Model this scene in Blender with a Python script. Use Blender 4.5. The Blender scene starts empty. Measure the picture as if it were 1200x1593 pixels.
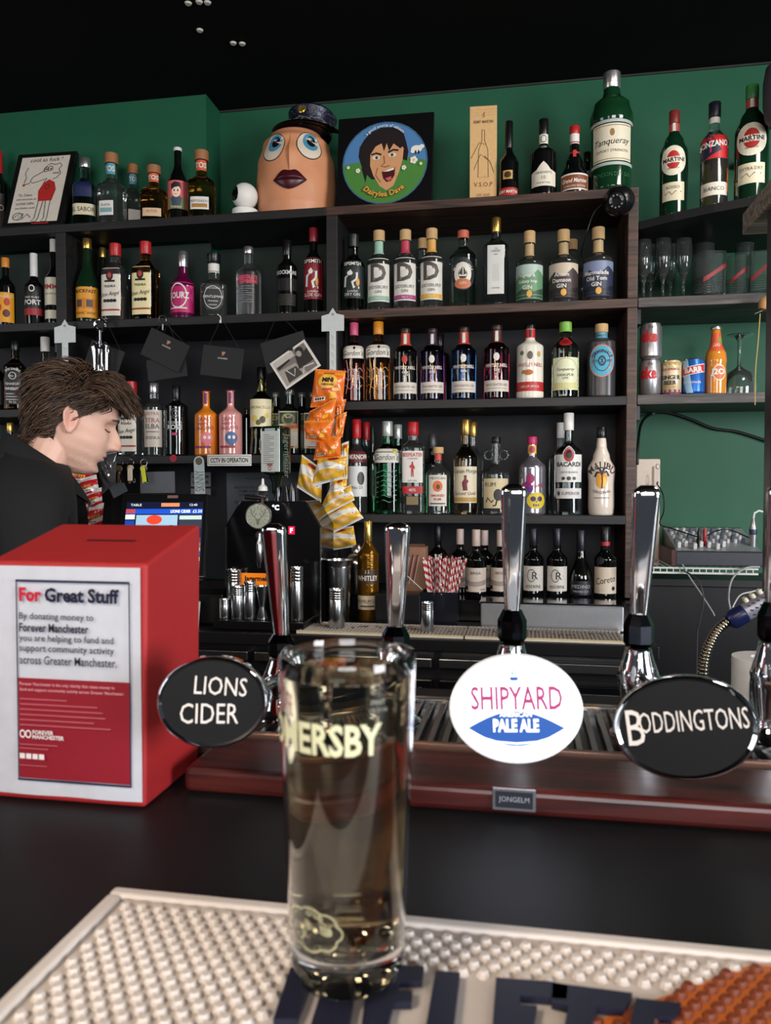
import bpy, bmesh, math, random
from mathutils import Vector, Matrix
from mathutils.geometry import tessellate_polygon
random.seed(11)
sc = bpy.context.scene
COL = sc.collection
PI = math.pi

# ------------------------------------------------------------------ camera
F = 1215.0                                    # focal length in pixels of the 1200 x 1593 frame
YAW, PIT = 0.1766, 0.0306
CAM = Vector((0, 0, 1.39))
FW = Vector((-math.sin(YAW) * math.cos(PIT), math.cos(YAW) * math.cos(PIT), -math.sin(PIT)))
RT = Vector((math.cos(YAW), math.sin(YAW), 0))
UP = RT.cross(FW)
cd = bpy.data.cameras.new('camera')
cam = bpy.data.objects.new('camera', cd)
COL.objects.link(cam)
M = Matrix((RT, UP, -FW)).transposed().to_4x4()
M.translation = CAM
cam.matrix_world = M
cd.sensor_fit = 'VERTICAL'
cd.sensor_height = 36.0
cd.lens = F / 1593 * 36.0
cd.clip_start = 0.01
cd.dof.use_dof = True
cd.dof.focus_distance = 2.45
cd.dof.aperture_fstop = 11.0
sc.camera = cam

# ------------------------------------------------------------------ colour, world, lights
sc.view_settings.view_transform = 'Standard'
sc.view_settings.look = 'None'
sc.view_settings.gamma = 1
sc.view_settings.use_curve_mapping = False
sc.view_settings.exposure = 0.36
sc.cycles.use_denoising = True
sc.cycles.max_bounces = 14
sc.cycles.transmission_bounces = 12
sc.cycles.transparent_max_bounces = 12
sc.cycles.glossy_bounces = 6
sc.cycles.sample_clamp_indirect = 4.0
sc.cycles.caustics_refractive = False
sc.cycles.caustics_reflective = False
wd = bpy.data.worlds.new('world')
sc.world = wd
wd.use_nodes = True
wd.node_tree.nodes['Background'].inputs[0].default_value = (0.75, 0.85, 1.0, 1)
wd.node_tree.nodes['Background'].inputs[1].default_value = 0.05


def area(name, loc, aim, sx, sy, power, col, spread=180):
    d = bpy.data.lights.new(name, 'AREA')
    d.shape = 'RECTANGLE'
    d.size, d.size_y, d.energy, d.color = sx, sy, power, col
    d.spread = math.radians(spread)
    o = bpy.data.objects.new(name, d)
    COL.objects.link(o)
    o.location = loc
    o.rotation_euler = (Vector(aim) - Vector(loc)).to_track_quat('-Z', 'Y').to_euler()
    return o


def bulb(name, loc, power, col, r=0.035):
    d = bpy.data.lights.new(name, 'POINT')
    d.energy, d.color, d.shadow_soft_size = power, col, r
    o = bpy.data.objects.new(name, d)
    COL.objects.link(o)
    o.location = loc


area('window_daylight_right', (4.0, -1.3, 1.75), (0.0, 2.5, 1.2), 1.6, 1.8, 185, (0.92, 0.96, 1.0))
area('window_daylight_behind', (0.8, -3.4, 2.0), (-0.2, 2.5, 1.45), 2.0, 1.4, 84, (0.95, 0.97, 1.0))
area('room_daylight_left', (-3.0, 0.4, 1.9), (-0.6, 2.2, 1.2), 1.0, 1.2, 12, (0.92, 0.95, 1.0))
area('bar_mat_fill', (-0.85, -0.55, 2.2), (-0.05, 0.42, 1.1), 0.5, 0.4, 5.0, (1.0, 0.84, 0.68), 110)  # added warm fill from above to brighten the bar mat, no known fitting
area('drip_mat_fill', (1.1, 1.50, 2.70), (0.0, 2.2, 0.98), 0.5, 0.3, 6, (1.0, 0.93, 0.84), 120)  # added fill over the service area, there to brighten the drip mats
for q in ((-1.3, -1.6, 2.45), (-0.5, -2.2, 2.4), (0.45, -1.7, 2.45), (1.2, -2.3, 2.4), (1.9, -1.5, 2.45)):
    bulb('pendant_bulb', q, 8.0, (1.0, 0.50, 0.16), 0.045)


# ------------------------------------------------------------------ pixels to points
def ray(px, py):
    return FW * F + RT * (px - 600) - UP * (py - 796.5)


def P(px, py, Y):
    d = ray(px, py)
    return CAM + d * ((Y - CAM.y) / d.y)


def Pz(px, py, z):
    d = ray(px, py)
    return CAM + d * ((z - CAM.z) / d.z)


def dep(p):
    return (p - CAM).dot(FW)


# ------------------------------------------------------------------ materials
def lin(c):
    return tuple(((x / 255) / 12.92 if x / 255 <= 0.04045 else ((x / 255 + 0.055) / 1.055) ** 2.4) for x in c) + (1,)


MC = {}


def mat(c, rough=0.5, metal=0.0, emit=0.0, trans=0.0, ior=1.45, noise=0.10, scale=60, bump=0.0, spec=0.5, coat=0.0):
    key = (tuple(c), rough, metal, emit, trans, ior, noise, scale, bump, spec, coat)
    if key in MC:
        return MC[key]
    m = bpy.data.materials.new('surface')
    m.use_nodes = True
    nt = m.node_tree
    b = nt.nodes['Principled BSDF']
    L = lin(c)
    b.inputs['Base Color'].default_value = L
    b.inputs['Roughness'].default_value = rough
    b.inputs['Metallic'].default_value = metal
    b.inputs['IOR'].default_value = ior
    b.inputs['Specular IOR Level'].default_value = spec
    b.inputs['Transmission Weight'].default_value = trans
    b.inputs['Coat Weight'].default_value = coat
    if emit:
        b.inputs['Emission Color'].default_value = L
        b.inputs['Emission Strength'].default_value = emit
    if noise and not trans:
        tc = nt.nodes.new('ShaderNodeTexCoord')
        n = nt.nodes.new('ShaderNodeTexNoise')
        n.inputs['Scale'].default_value = scale
        n.inputs['Detail'].default_value = 4
        mx = nt.nodes.new('ShaderNodeMix')
        mx.data_type = 'RGBA'
        mx.inputs[6].default_value = tuple(x * (1 - noise) for x in L[:3]) + (1,)
        mx.inputs[7].default_value = tuple(min(1, x * (1 + noise)) for x in L[:3]) + (1,)
        nt.links.new(tc.outputs['Object'], n.inputs['Vector'])
        nt.links.new(n.outputs['Fac'], mx.inputs[0])
        nt.links.new(mx.outputs[2], b.inputs['Base Color'])
        if bump:
            bp = nt.nodes.new('ShaderNodeBump')
            bp.inputs['Strength'].default_value = bump
            bp.inputs['Distance'].default_value = 0.002
            nt.links.new(n.outputs['Fac'], bp.inputs['Height'])
            nt.links.new(bp.outputs['Normal'], b.inputs['Normal'])
    MC[key] = m
    return m


def wood(c1, c2, rough=0.5, sx=3.0, sy=40.0, sz=40.0, spec=0.5):
    m = bpy.data.materials.new('stained_wood')
    m.use_nodes = True
    nt = m.node_tree
    b = nt.nodes['Principled BSDF']
    b.inputs['Roughness'].default_value = rough
    b.inputs['Specular IOR Level'].default_value = spec
    tc = nt.nodes.new('ShaderNodeTexCoord')
    mp = nt.nodes.new('ShaderNodeMapping')
    mp.inputs['Scale'].default_value = (sx, sy, sz)
    n = nt.nodes.new('ShaderNodeTexNoise')
    n.inputs['Scale'].default_value = 2.0
    n.inputs['Detail'].default_value = 6
    n.inputs['Distortion'].default_value = 0.6
    rp = nt.nodes.new('ShaderNodeValToRGB')
    rp.color_ramp.elements[0].position = 0.35
    rp.color_ramp.elements[0].color = lin(c1)
    rp.color_ramp.elements[1].position = 0.7
    rp.color_ramp.elements[1].color = lin(c2)
    bp = nt.nodes.new('ShaderNodeBump')
    bp.inputs['Strength'].default_value = 0.35
    bp.inputs['Distance'].default_value = 0.0015
    nt.links.new(tc.outputs['Object'], mp.inputs['Vector'])
    nt.links.new(mp.outputs[0], n.inputs['Vector'])
    nt.links.new(n.outputs['Fac'], rp.inputs[0])
    nt.links.new(rp.outputs[0], b.inputs['Base Color'])
    nt.links.new(n.outputs['Fac'], bp.inputs['Height'])
    nt.links.new(bp.outputs['Normal'], b.inputs['Normal'])
    return m


def glass(c=(250, 252, 250), rough=0.02, ior=1.45):
    return mat(c, rough=rough, trans=1.0, ior=ior)


CLEAR = mat((240, 248, 246), 0.02, trans=0.98)
STEEL = mat((190, 192, 194), 0.22, 1.0, noise=0.04)
CHROME = mat((225, 226, 230), 0.06, 1.0, noise=0.02)
BLACK = mat((12, 12, 13), 0.45)
BLACKG = mat((9, 9, 10), 0.12)
WHITE = mat((225, 222, 215), 0.5, noise=0.05)
PAPER = mat((222, 220, 214), 0.8, noise=0.05)


def asmat(c):
    if isinstance(c, tuple):
        return mat(c, 0.45, noise=0.05)
    return c


# ------------------------------------------------------------------ meshes
class MB:
    def __init__(self):
        self.v, self.f, self.mi, self.mats = [], [], [], []

    def m(self, m):
        m = asmat(m)
        if m not in self.mats:
            self.mats.append(m)
        return self.mats.index(m)

    def add(self, vs, fs, m):
        o = len(self.v)
        i = self.m(m)
        self.v += [Vector(v) for v in vs]
        for f in fs:
            self.f.append(tuple(o + k for k in f))
            self.mi.append(i)
        return self

    def box(self, c, s, m, rot=None):
        c = Vector(c)
        vs = []
        for dx in (-.5, .5):
            for dy in (-.5, .5):
                for dz in (-.5, .5):
                    p = Vector((dx * s[0], dy * s[1], dz * s[2]))
                    if rot is not None:
                        p = rot @ p
                    vs.append(c + p)
        return self.add(vs, [(0, 1, 3, 2), (4, 6, 7, 5), (0, 4, 5, 1), (2, 3, 7, 6), (0, 2, 6, 4), (1, 5, 7, 3)], m)

    def span(self, a, b, m):
        a, b = Vector(a), Vector(b)
        return self.box((a + b) / 2, [abs(x) for x in (b - a)], m)

    def lathe(self, pts, m, c=(0, 0, 0), n=28, axis=None, sx=1, sy=1):
        """pts: (r, z) list; a closed solid about +Z (or about axis)"""
        c = Vector(c)
        q = Vector((0, 0, 1)).rotation_difference(Vector(axis)) if axis is not None else None
        vs, fs, rings = [], [], []
        for r, z in pts:
            if r < 1e-7:
                rings.append([len(vs)])
                vs.append(Vector((0, 0, z)))
            else:
                rings.append(list(range(len(vs), len(vs) + n)))
                for k in range(n):
                    a = 2 * PI * k / n
                    vs.append(Vector((r * math.cos(a) * sx, r * math.sin(a) * sy, z)))
        for A, B in zip(rings, rings[1:]):
            for k in range(n):
                k2 = (k + 1) % n
                if len(A) == 1 and len(B) == 1:
                    continue
                if len(A) == 1:
                    fs.append((A[0], B[k2], B[k]))
                elif len(B) == 1:
                    fs.append((A[k], A[k2], B[0]))
                else:
                    fs.append((A[k], A[k2], B[k2], B[k]))
        vs = [(q @ v if q else v) + c for v in vs]
        return self.add(vs, fs, m)

    def tube(self, path, r, m, n=8, closed=False):
        path = [Vector(p) for p in path]
        N = len(path)
        rs = r if isinstance(r, (list, tuple)) else [r] * N
        vs, fs = [], []
        prev = None
        for i, p in enumerate(path):
            a = path[(i - 1) % N] if closed or i else p
            b = path[(i + 1) % N] if closed or i < N - 1 else p
            t = (b - a).normalized()
            if prev is None:
                u = t.orthogonal().normalized()
            else:
                u = (prev - t * prev.dot(t))
                u = u.normalized() if u.length > 1e-6 else t.orthogonal().normalized()
            prev = u
            w = t.cross(u)
            for k in range(n):
                g = 2 * PI * k / n
                vs.append(p + (u * math.cos(g) + w * math.sin(g)) * rs[i])
        for i in range(N if closed else N - 1):
            j = (i + 1) % N
            for k in range(n):
                k2 = (k + 1) % n
                fs.append((i * n + k, i * n + k2, j * n + k2, j * n + k))
        if not closed:
            fs.append(tuple(range(n - 1, -1, -1)))
            fs.append(tuple(range((N - 1) * n, N * n)))
        return self.add(vs, fs, m)

    def grid(self, fn, nu, nv, m, thick=None):
        """fn(i/nu, j/nv) -> point"""
        vs = [fn(i / nu, j / nv) for j in range(nv + 1) for i in range(nu + 1)]
        fs = [(j * (nu + 1) + i, j * (nu + 1) + i + 1, (j + 1) * (nu + 1) + i + 1, (j + 1) * (nu + 1) + i)
              for j in range(nv) for i in range(nu)]
        return self.add(vs, fs, m)

    def prism(self, poly, fn, d0, d1, m):
        """polygon (2-D list) swept between fn(u, v, d0) and fn(u, v, d1)"""
        n = len(poly)
        tri = tessellate_polygon([[Vector((a, b, 0)) for a, b in poly]])
        vs = [fn(a, b, d0) for a, b in poly] + [fn(a, b, d1) for a, b in poly]
        area2 = sum(poly[i][0] * poly[(i + 1) % n][1] - poly[(i + 1) % n][0] * poly[i][1] for i in range(n))
        fs = []
        for t in tri:
            a, b, c = t
            s = (poly[b][0] - poly[a][0]) * (poly[c][1] - poly[a][1]) - (poly[b][1] - poly[a][1]) * (poly[c][0] - poly[a][0])
            if s < 0:
                a, c = c, a
            fs.append((a + n, b + n, c + n))
            fs.append((c, b, a))
        for i in range(n):
            j = (i + 1) % n
            fs.append((i, j, j + n, i + n) if area2 > 0 else (j, i, i + n, j + n))
        return self.add(vs, fs, m)

    def build(self, name, parent=None, loc=None, rot=None, smooth=38, bevel=0.0, seg=2):
        me = bpy.data.meshes.new(name)
        me.from_pydata([tuple(v) for v in self.v], [], self.f)
        for m in self.mats:
            me.materials.append(m)
        me.polygons.foreach_set('material_index', self.mi)
        if smooth:
            me.polygons.foreach_set('use_smooth', [True] * len(me.polygons))
            me.set_sharp_from_angle(angle=math.radians(smooth))
        me.update()
        o = bpy.data.objects.new(name, me)
        COL.objects.link(o)
        if parent is not None:
            o.parent = parent
        if loc is not None:
            o.location = loc
        if rot is not None:
            o.rotation_euler = rot
        if bevel:
            bv = o.modifiers.new('edge', 'BEVEL')
            bv.width = bevel
            bv.segments = seg
            bv.limit_method = 'ANGLE'
            bv.angle_limit = math.radians(40)
        return o


def tag(o, label, cat, group=None, kind=None):
    o['label'] = label
    o['category'] = cat
    if group:
        o['group'] = group
    if kind:
        o['kind'] = kind
    return o


def thing(name, label, cat, loc=(0, 0, 0), rz=0.0, group=None, rot=None):
    o = bpy.data.objects.new(name, None)
    o.empty_display_size = 0.05
    COL.objects.link(o)
    o.location = loc
    o.rotation_euler = rot if rot is not None else (0, 0, rz)
    return tag(o, label, cat, group)


def struct(o):
    o['kind'] = 'structure'
    return o


# ------------------------------------------------------------------ lettering and pictures on surfaces
TC = {}


def text2d(s, bold=0.0, shear=0.0):
    key = (s, bold, shear)
    if key in TC:
        return TC[key]
    cu = bpy.data.curves.new('lettering', 'FONT')
    cu.body = s
    cu.size = 1
    cu.resolution_u = 2
    cu.offset = bold
    cu.shear = shear
    cu.fill_mode = 'FRONT'
    ob = bpy.data.objects.new('lettering', cu)
    me = bpy.data.meshes.new_from_object(ob)
    vs = [(v.co.x, v.co.y) for v in me.vertices]
    fs = [tuple(p.vertices) for p in me.polygons]
    bpy.data.objects.remove(ob)
    bpy.data.curves.remove(cu)
    bpy.data.meshes.remove(me)
    x0, x1 = min(v[0] for v in vs), max(v[0] for v in vs)
    y0, y1 = min(v[1] for v in vs), max(v[1] for v in vs)
    vs = [(v[0] - (x0 + x1) / 2, v[1] - (y0 + y1) / 2) for v in vs]
    TC[key] = (vs, fs, x1 - x0, y1 - y0)
    return TC[key]


def finer(pts, fs, lim=0.0045):
    """splits long triangle edges so that a drawn shape can follow a curved surface"""
    pts = list(pts)
    out, todo, mid = [], [], {}
    for f in fs:
        for k in range(1, len(f) - 1):
            todo.append((f[0], f[k], f[k + 1]))
    while todo:
        t = todo.pop()
        best, bi = 0, 0
        for i in range(3):
            a, b = pts[t[i]], pts[t[(i + 1) % 3]]
            d = (a[0] - b[0]) ** 2
            if d > best:
                best, bi = d, i
        if best <= lim * lim:
            out.append(t)
            continue
        i, j, k = t[bi], t[(bi + 1) % 3], t[(bi + 2) % 3]
        key = (min(i, j), max(i, j))
        if key not in mid:
            mid[key] = len(pts)
            pts.append(((pts[i][0] + pts[j][0]) / 2, (pts[i][1] + pts[j][1]) / 2))
        m = mid[key]
        todo += [(i, m, k), (m, j, k)]
    return pts, out


def draw(items, hw, h, fn, parent, off=0.0006):
    """items in label units (u -1..1 of the half width, v 0..1 of the height) -> child meshes 'lettering' and 'artwork'"""
    art, let = MB(), MB()
    k = 0
    for it in items:
        t = it[0]
        o = off + k * 0.00012
        k += 1
        if t == 't':
            _, s, v, hh, col = it[:5]
            kw = it[5] if len(it) > 5 else {}
            vs, fs, w, th = text2d(s, kw.get('bold', 0.0), kw.get('shear', 0.0))
            sy = hh * h / th
            sx = min(sy * kw.get('wide', 1.0), 2 * hw * kw.get('w', 0.9) / w)
            if sx < sy * 0.75 and not kw.get('tall'):
                sy = sx / 0.75
            ang = kw.get('ang', 0.0)
            u0 = kw['l'] * hw + w * sx / 2 if 'l' in kw else kw.get('u', 0) * hw
            ca, sa = math.cos(ang), math.sin(ang)
            arc = kw.get('arc', 0.0)
            pts = []
            for a, b in vs:
                a, b = a * sx, b * sy
                if arc:                                # arc: radius in metres, + bends like a smile
                    th_ = a / abs(arc)
                    rr = abs(arc) - b if arc > 0 else abs(arc) + b
                    a, b = rr * math.sin(th_), (abs(arc) - rr * math.cos(th_)) if arc > 0 else (rr * math.cos(th_) - abs(arc))
                a, b = a * ca - b * sa, a * sa + b * ca
                pts.append((u0 + a, v * h + b))
            pts, fs = finer(pts, fs)
            let.add([fn(a, b, o + 0.0003) for a, b in pts], fs, col)
        elif t == 'r':
            _, u0, v0, u1, v1, col = it
            art.grid(lambda i, j: fn((u0 + (u1 - u0) * i) * hw, (v0 + (v1 - v0) * j) * h, o), 10, 1, col)
        elif t == 'd':
            _, u, v, ru, rv, col = it
            vs, fs, n = [fn(u * hw, v * h, o)], [], 24
            for q in (1, 2, 3):
                for i in range(n):
                    a = 2 * PI * i / n
                    vs.append(fn(u * hw + ru * hw * q / 3 * math.cos(a), v * h + rv * h * q / 3 * math.sin(a), o))
            for i in range(n):
                j = (i + 1) % n
                fs.append((0, 1 + i, 1 + j))
                for q in (0, 1):
                    fs.append((1 + q * n + i, 1 + (q + 1) * n + i, 1 + (q + 1) * n + j, 1 + q * n + j))
            art.add(vs, fs, col)
        elif t == 'o':
            _, u, v, ru, rv, wd_, col = it
            n, vs, fs = 32, [], []
            for i in range(n):
                a = 2 * PI * i / n
                for s in (0, 1):
                    k1 = 1 if s == 0 else 1 - wd_
                    vs.append(fn(u * hw + ru * hw * k1 * math.cos(a), v * h + rv * h * k1 * math.sin(a), o))
            for i in range(n):
                j = (i + 1) % n
                fs.append((2 * i, 2 * j, 2 * j + 1, 2 * i + 1))
            art.add(vs, fs, col)
        elif t == 'l':
            _, pl, wd_, col = it
            pl = [(a * hw, b * h) for a, b in pl]
            vs, fs = [], []
            for i, (a, b) in enumerate(pl):
                pa, pb = pl[max(0, i - 1)], pl[min(len(pl) - 1, i + 1)]
                dx, dy = pb[0] - pa[0], pb[1] - pa[1]
                L = math.hypot(dx, dy) or 1
                nx, ny = -dy / L * wd_ * h / 2, dx / L * wd_ * h / 2
                vs += [fn(a - nx, b - ny, o), fn(a + nx, b + ny, o)]
            for i in range(len(pl) - 1):
                fs.append((2 * i, 2 * i + 2, 2 * i + 3, 2 * i + 1))
            art.add(vs, fs, col)
        elif t == 'p':
            _, pl, col = it
            pl = [(a * hw, b * h) for a, b in pl]
            tri = tessellate_polygon([[Vector((a, b, 0)) for a, b in pl]])
            fs = []
            for a, b, c in tri:
                s = (pl[b][0] - pl[a][0]) * (pl[c][1] - pl[a][1]) - (pl[b][1] - pl[a][1]) * (pl[c][0] - pl[a][0])
                fs.append((a, b, c) if s > 0 else (c, b, a))
            pl, fs = finer(pl, fs)
            art.add([fn(a, b, o) for a, b in pl], fs, col)
    if art.f:
        art.build('artwork', parent, smooth=0)
    if let.f:
        let.build('lettering', parent, smooth=0)


def plane_map(c, r, u):
    """u, v measured from the middle of the bottom edge c, along r and u"""
    c, r, u = Vector(c), Vector(r).normalized(), Vector(u).normalized()
    n = r.cross(u)
    return lambda a, b, d: c + r * a + u * b + n * d


def smoothstep(x):
    x = max(0.0, min(1.0, x))
    return x * x * (3 - 2 * x)


# ------------------------------------------------------------------ bottles
def prof_fn(pts):
    def f(t):
        if t <= pts[0][0]:
            return pts[0][1]
        for (a, ra), (b, rb) in zip(pts, pts[1:]):
            if t <= b:
                return ra + (rb - ra) * smoothstep((t - a) / max(1e-9, b - a))
        return pts[-1][1]
    return f


def bottle(name, label, group, cx, top, hw, Y, zb, glassm, prof, cap=None, labels=(), sq=2.0, fl=1.0, turn=0.0,
           base_px=None, zmax=9.0, liquid=None, cat='bottle', lean=0.0, zt=None):
    """prof: (s0, s1, nr, c0, cr) or a list of (t, r); cap: material of the cap"""
    ymid = (top + (base_px or top + 110)) / 2
    p = P(cx, ymid, Y)
    X = p.x
    r = hw * dep(p) / F
    h = min(zt if zt is not None else P(cx, top, Y).z, zmax) - zb
    if not isinstance(prof[0], list):
        s0, s1, nr, c0, cr = prof
        pts = [(0, .93), (.014, 1), (s0, 1), (s1, nr), (1, nr)]
    else:
        pts, c0, cr = prof[0], prof[1], prof[2]
        s0, s1 = 0.55, 0.7
        if len(prof) > 3:
            s0, s1 = prof[3], prof[4]
    R = prof_fn(pts)

    def pt(a, t, off=0.0):
        e = 2 + (sq - 2) * smoothstep((s1 - t) / max(.01, s1 - s0)) if sq > 2 else 2
        c, s = abs(math.cos(a)), abs(math.sin(a))
        kk = (c ** e + s ** e) ** (-1 / e)
        f_ = 1 + (fl - 1) * smoothstep((s1 - t) / max(.01, s1 - s0))
        rr = R(t) * r * kk
        return Vector((math.sin(a) * (rr + off), -math.cos(a) * (rr * f_ + off), t * h))

    root = thing(name, label, cat, (X, Y, zb + 0.0006), -0.55 * math.atan2(X, Y) + turn, group)
    n = 40 if sq > 2 else 32
    ts = sorted(set([0, .004, .014, .03] + [i / 34 * c0 for i in range(1, 34)] + [a for a, _ in pts if a < c0] + [c0 + .012]))
    vs, fs = [], []
    for t in ts:
        for k in range(n):
            vs.append(pt(2 * PI * k / n, t if t > .001 else 0.0))
    for i in range(len(ts) - 1):
        for k in range(n):
            k2 = (k + 1) % n
            fs.append((i * n + k, i * n + k2, (i + 1) * n + k2, (i + 1) * n + k))
    fs.append(tuple(range(n - 1, -1, -1)))
    fs.append(tuple(range((len(ts) - 1) * n, len(ts) * n)))
    body = MB().add(vs, fs, glassm).build('glass_body', root, smooth=50)
    if liquid:
        f1, lm = liquid
        tl = [.02, .035] + [.035 + (f1 - .035) * i / 14 for i in range(1, 15)]
        vs, fs = [], []
        for t in tl:
            for k in range(n):
                q = pt(2 * PI * k / n, t)
                vs.append(Vector((q.x * .93, q.y * .93, q.z)))
        for i in range(len(tl) - 1):
            for k in range(n):
                k2 = (k + 1) % n
                fs.append((i * n + k, i * n + k2, (i + 1) * n + k2, (i + 1) * n + k))
        fs.append(tuple(range(n - 1, -1, -1)))
        fs.append(tuple(range((len(tl) - 1) * n, len(tl) * n)))
        MB().add(vs, fs, lm).build('liquid', root, smooth=50)
    if cap is not None:
        rc = cr * r
        b = MB()
        b.lathe([(0, c0 * h), (rc * .97, c0 * h), (rc, c0 * h + .001), (rc, h - .0015), (rc * .93, h), (0, h)], cap, n=24)
        cr_lines = max(2, int((1 - c0) * h / .012))
        for i in range(1, min(cr_lines, 3)):
            z = c0 * h + (1 - c0) * h * i / 3
            b.lathe([(rc * .9, z - .0008), (rc * 1.02, z - .0005), (rc * 1.02, z + .0005), (rc * .9, z + .0008)], cap, n=24)
        b.build('cap', root, smooth=40)
    for lb in labels:
        v0, v1, ha, col, items = lb[:5]
        nm = lb[5] if len(lb) > 5 else 'label'
        Rm = R((v0 + v1) / 2) * r
        A = math.radians(ha)
        flat = sq > 3 and v1 < s1
        hwm = Rm * math.tan(A) if flat else Rm * A
        hh = (v1 - v0) * h

        def fn(u, v, off, v0=v0, Rm=Rm, flat=flat):
            a = math.atan(u / Rm) if flat else u / Rm
            return pt(a, v0 + v / h, off)
        par = body
        if col is not None:
            nu = 18
            par = MB().grid(lambda i, j: fn((2 * i - 1) * hwm, j * hh, 0.0006), nu, 6, col).build(nm, root, smooth=60)
        if items:
            draw(items, hwm, hh, fn, par, 0.0011)
    return root

# ================================================================== the setting
ZT, Z2, Z3, Z4, Z3L, Z4M, ZC = 2.306, 1.970, 1.673, 1.305, 1.669, 1.501, 0.98
YF, YB = 2.50, 2.80
ZBAR = 1.10
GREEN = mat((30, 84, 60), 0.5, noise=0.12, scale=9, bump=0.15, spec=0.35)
CEILB = mat((9, 9, 10), 0.75, noise=0.3, scale=5, spec=0.15)
DARKW = wood((11, 10, 11), (29, 27, 27), 0.55)
BROWNW = wood((32, 21, 16), (90, 60, 46), 0.5)
GREYW = wood((96, 88, 80), (186, 174, 158), 0.6)
REDW = wood((30, 9, 10), (82, 28, 24), 0.32, 2.0, 30, 30)

struct(MB().span((-3.4, -2.0, -0.02), (3.2, 3.0, 0), mat((40, 36, 34), 0.6)).build('floor', smooth=0))
struct(MB().span((-3.4, -2.0, 2.792), (3.2, 3.0, 2.84), CEILB).build('ceiling', smooth=0))
struct(MB().span((-3.4, YB, 0), (3.2, 2.9, 2.792), GREEN).build('wall_back', smooth=0))
struct(MB().span((-3.4, 2.67, 2.30), (-1.1265, YB, 2.792), GREEN).build('wall_chimney', smooth=0))
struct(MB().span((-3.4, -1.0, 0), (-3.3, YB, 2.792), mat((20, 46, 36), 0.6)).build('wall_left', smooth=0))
struct(MB().span((-1.1265, 2.794, 2.786), (3.2, YB, 2.792), mat((40, 42, 38), 0.8, noise=0.5, scale=25)).build('trim_1', smooth=0))
for i, (a, b) in enumerate(((293, 5), (310, 3), (323, 4), (311, 47), (363, 67), (377, 68))):
    q = Pz(a, b, 2.791)
    MBx = MB().lathe([(0, -.004), (.008, -.004), (.011, .0006), (0, .0006)], mat((190, 186, 176), 0.6), n=12)
    tag(MBx.build('ceiling_plug', loc=q), 'small white plaster plug stuck in the black ceiling', 'plug', 'white plugs in the ceiling')

# ------------------------------------------------------------------ shelving of the back bar
unit = thing('bar_shelving', 'dark stained wooden back bar shelving full of bottles', 'shelving', (0, 0, 0))
XL, XM0, XM1, XR0, XR1 = -2.05, -0.643, -0.605, 0.3055, 0.336
TH = 0.028


def shelf_board(x0, x1, z, y1=YB - 0.002, m=DARKW, th=TH, lip=True):
    b = MB()
    b.span((x0, YF, z - th), (x1, y1, z), m)
    return b.build('shelf_board', unit, smooth=0, bevel=0.002)


shelf_board(XL, -1.6145, ZT, 2.668)
shelf_board(-1.6145, -1.1265, ZT, 2.668)
shelf_board(-1.1265, XM0, ZT)
shelf_board(XM0, XR1, ZT, m=BROWNW)
shelf_board(XL, -1.6145, Z2)
shelf_board(-1.5755, XM0, Z2)
shelf_board(XM1, XR1, Z2, m=BROWNW)
shelf_board(XM1, XR0, Z3)
shelf_board(XM1, XR0, Z4)
shelf_board(XL, -1.6145, Z3L)
shelf_board(XL, -1.6145, 1.30)
shelf_board(-1.5755, XM0, Z4M)
for x0, x1, z0, z1, m in ((-1.6145, -1.5755, ZC + .07, ZT - TH, DARKW), (XM0, XM1, ZC + .07, ZT - TH, DARKW),
                          (XR0, XR1, ZC + .07, Z2 - TH, BROWNW), (XR0, XR1, Z2, ZT - TH, BROWNW)):
    MB().span((x0, YF, z0), (x1, YB - .002, z1), m).build('upright', unit, smooth=0, bevel=0.002)
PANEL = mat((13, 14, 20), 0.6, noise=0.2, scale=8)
PANEL_SHADE = mat((14, 32, 25), 0.6, noise=0.2, scale=8)  # wall green darkened for the upper bays, shelf shade put into the colour
MB().span((-1.1265, YB - .012, Z2), (XM0, YB - .0022, ZT - TH), PANEL_SHADE).build('back_panel', unit, smooth=0)
MB().span((XM1, YB - .012, Z2), (XR0, YB - .0022, ZT - TH), PANEL_SHADE).build('back_panel', unit, smooth=0)
MB().span((XL, 2.705, Z2), (-1.1267, 2.715, ZT - TH), PANEL_SHADE).build('back_panel', unit, smooth=0)
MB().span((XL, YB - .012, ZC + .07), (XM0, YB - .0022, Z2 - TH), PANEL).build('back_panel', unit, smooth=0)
MB().span((XM1, YB - .012, ZC + .07), (XR0, YB - .0022, Z2 - TH), PANEL).build('back_panel', unit, smooth=0)

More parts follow.
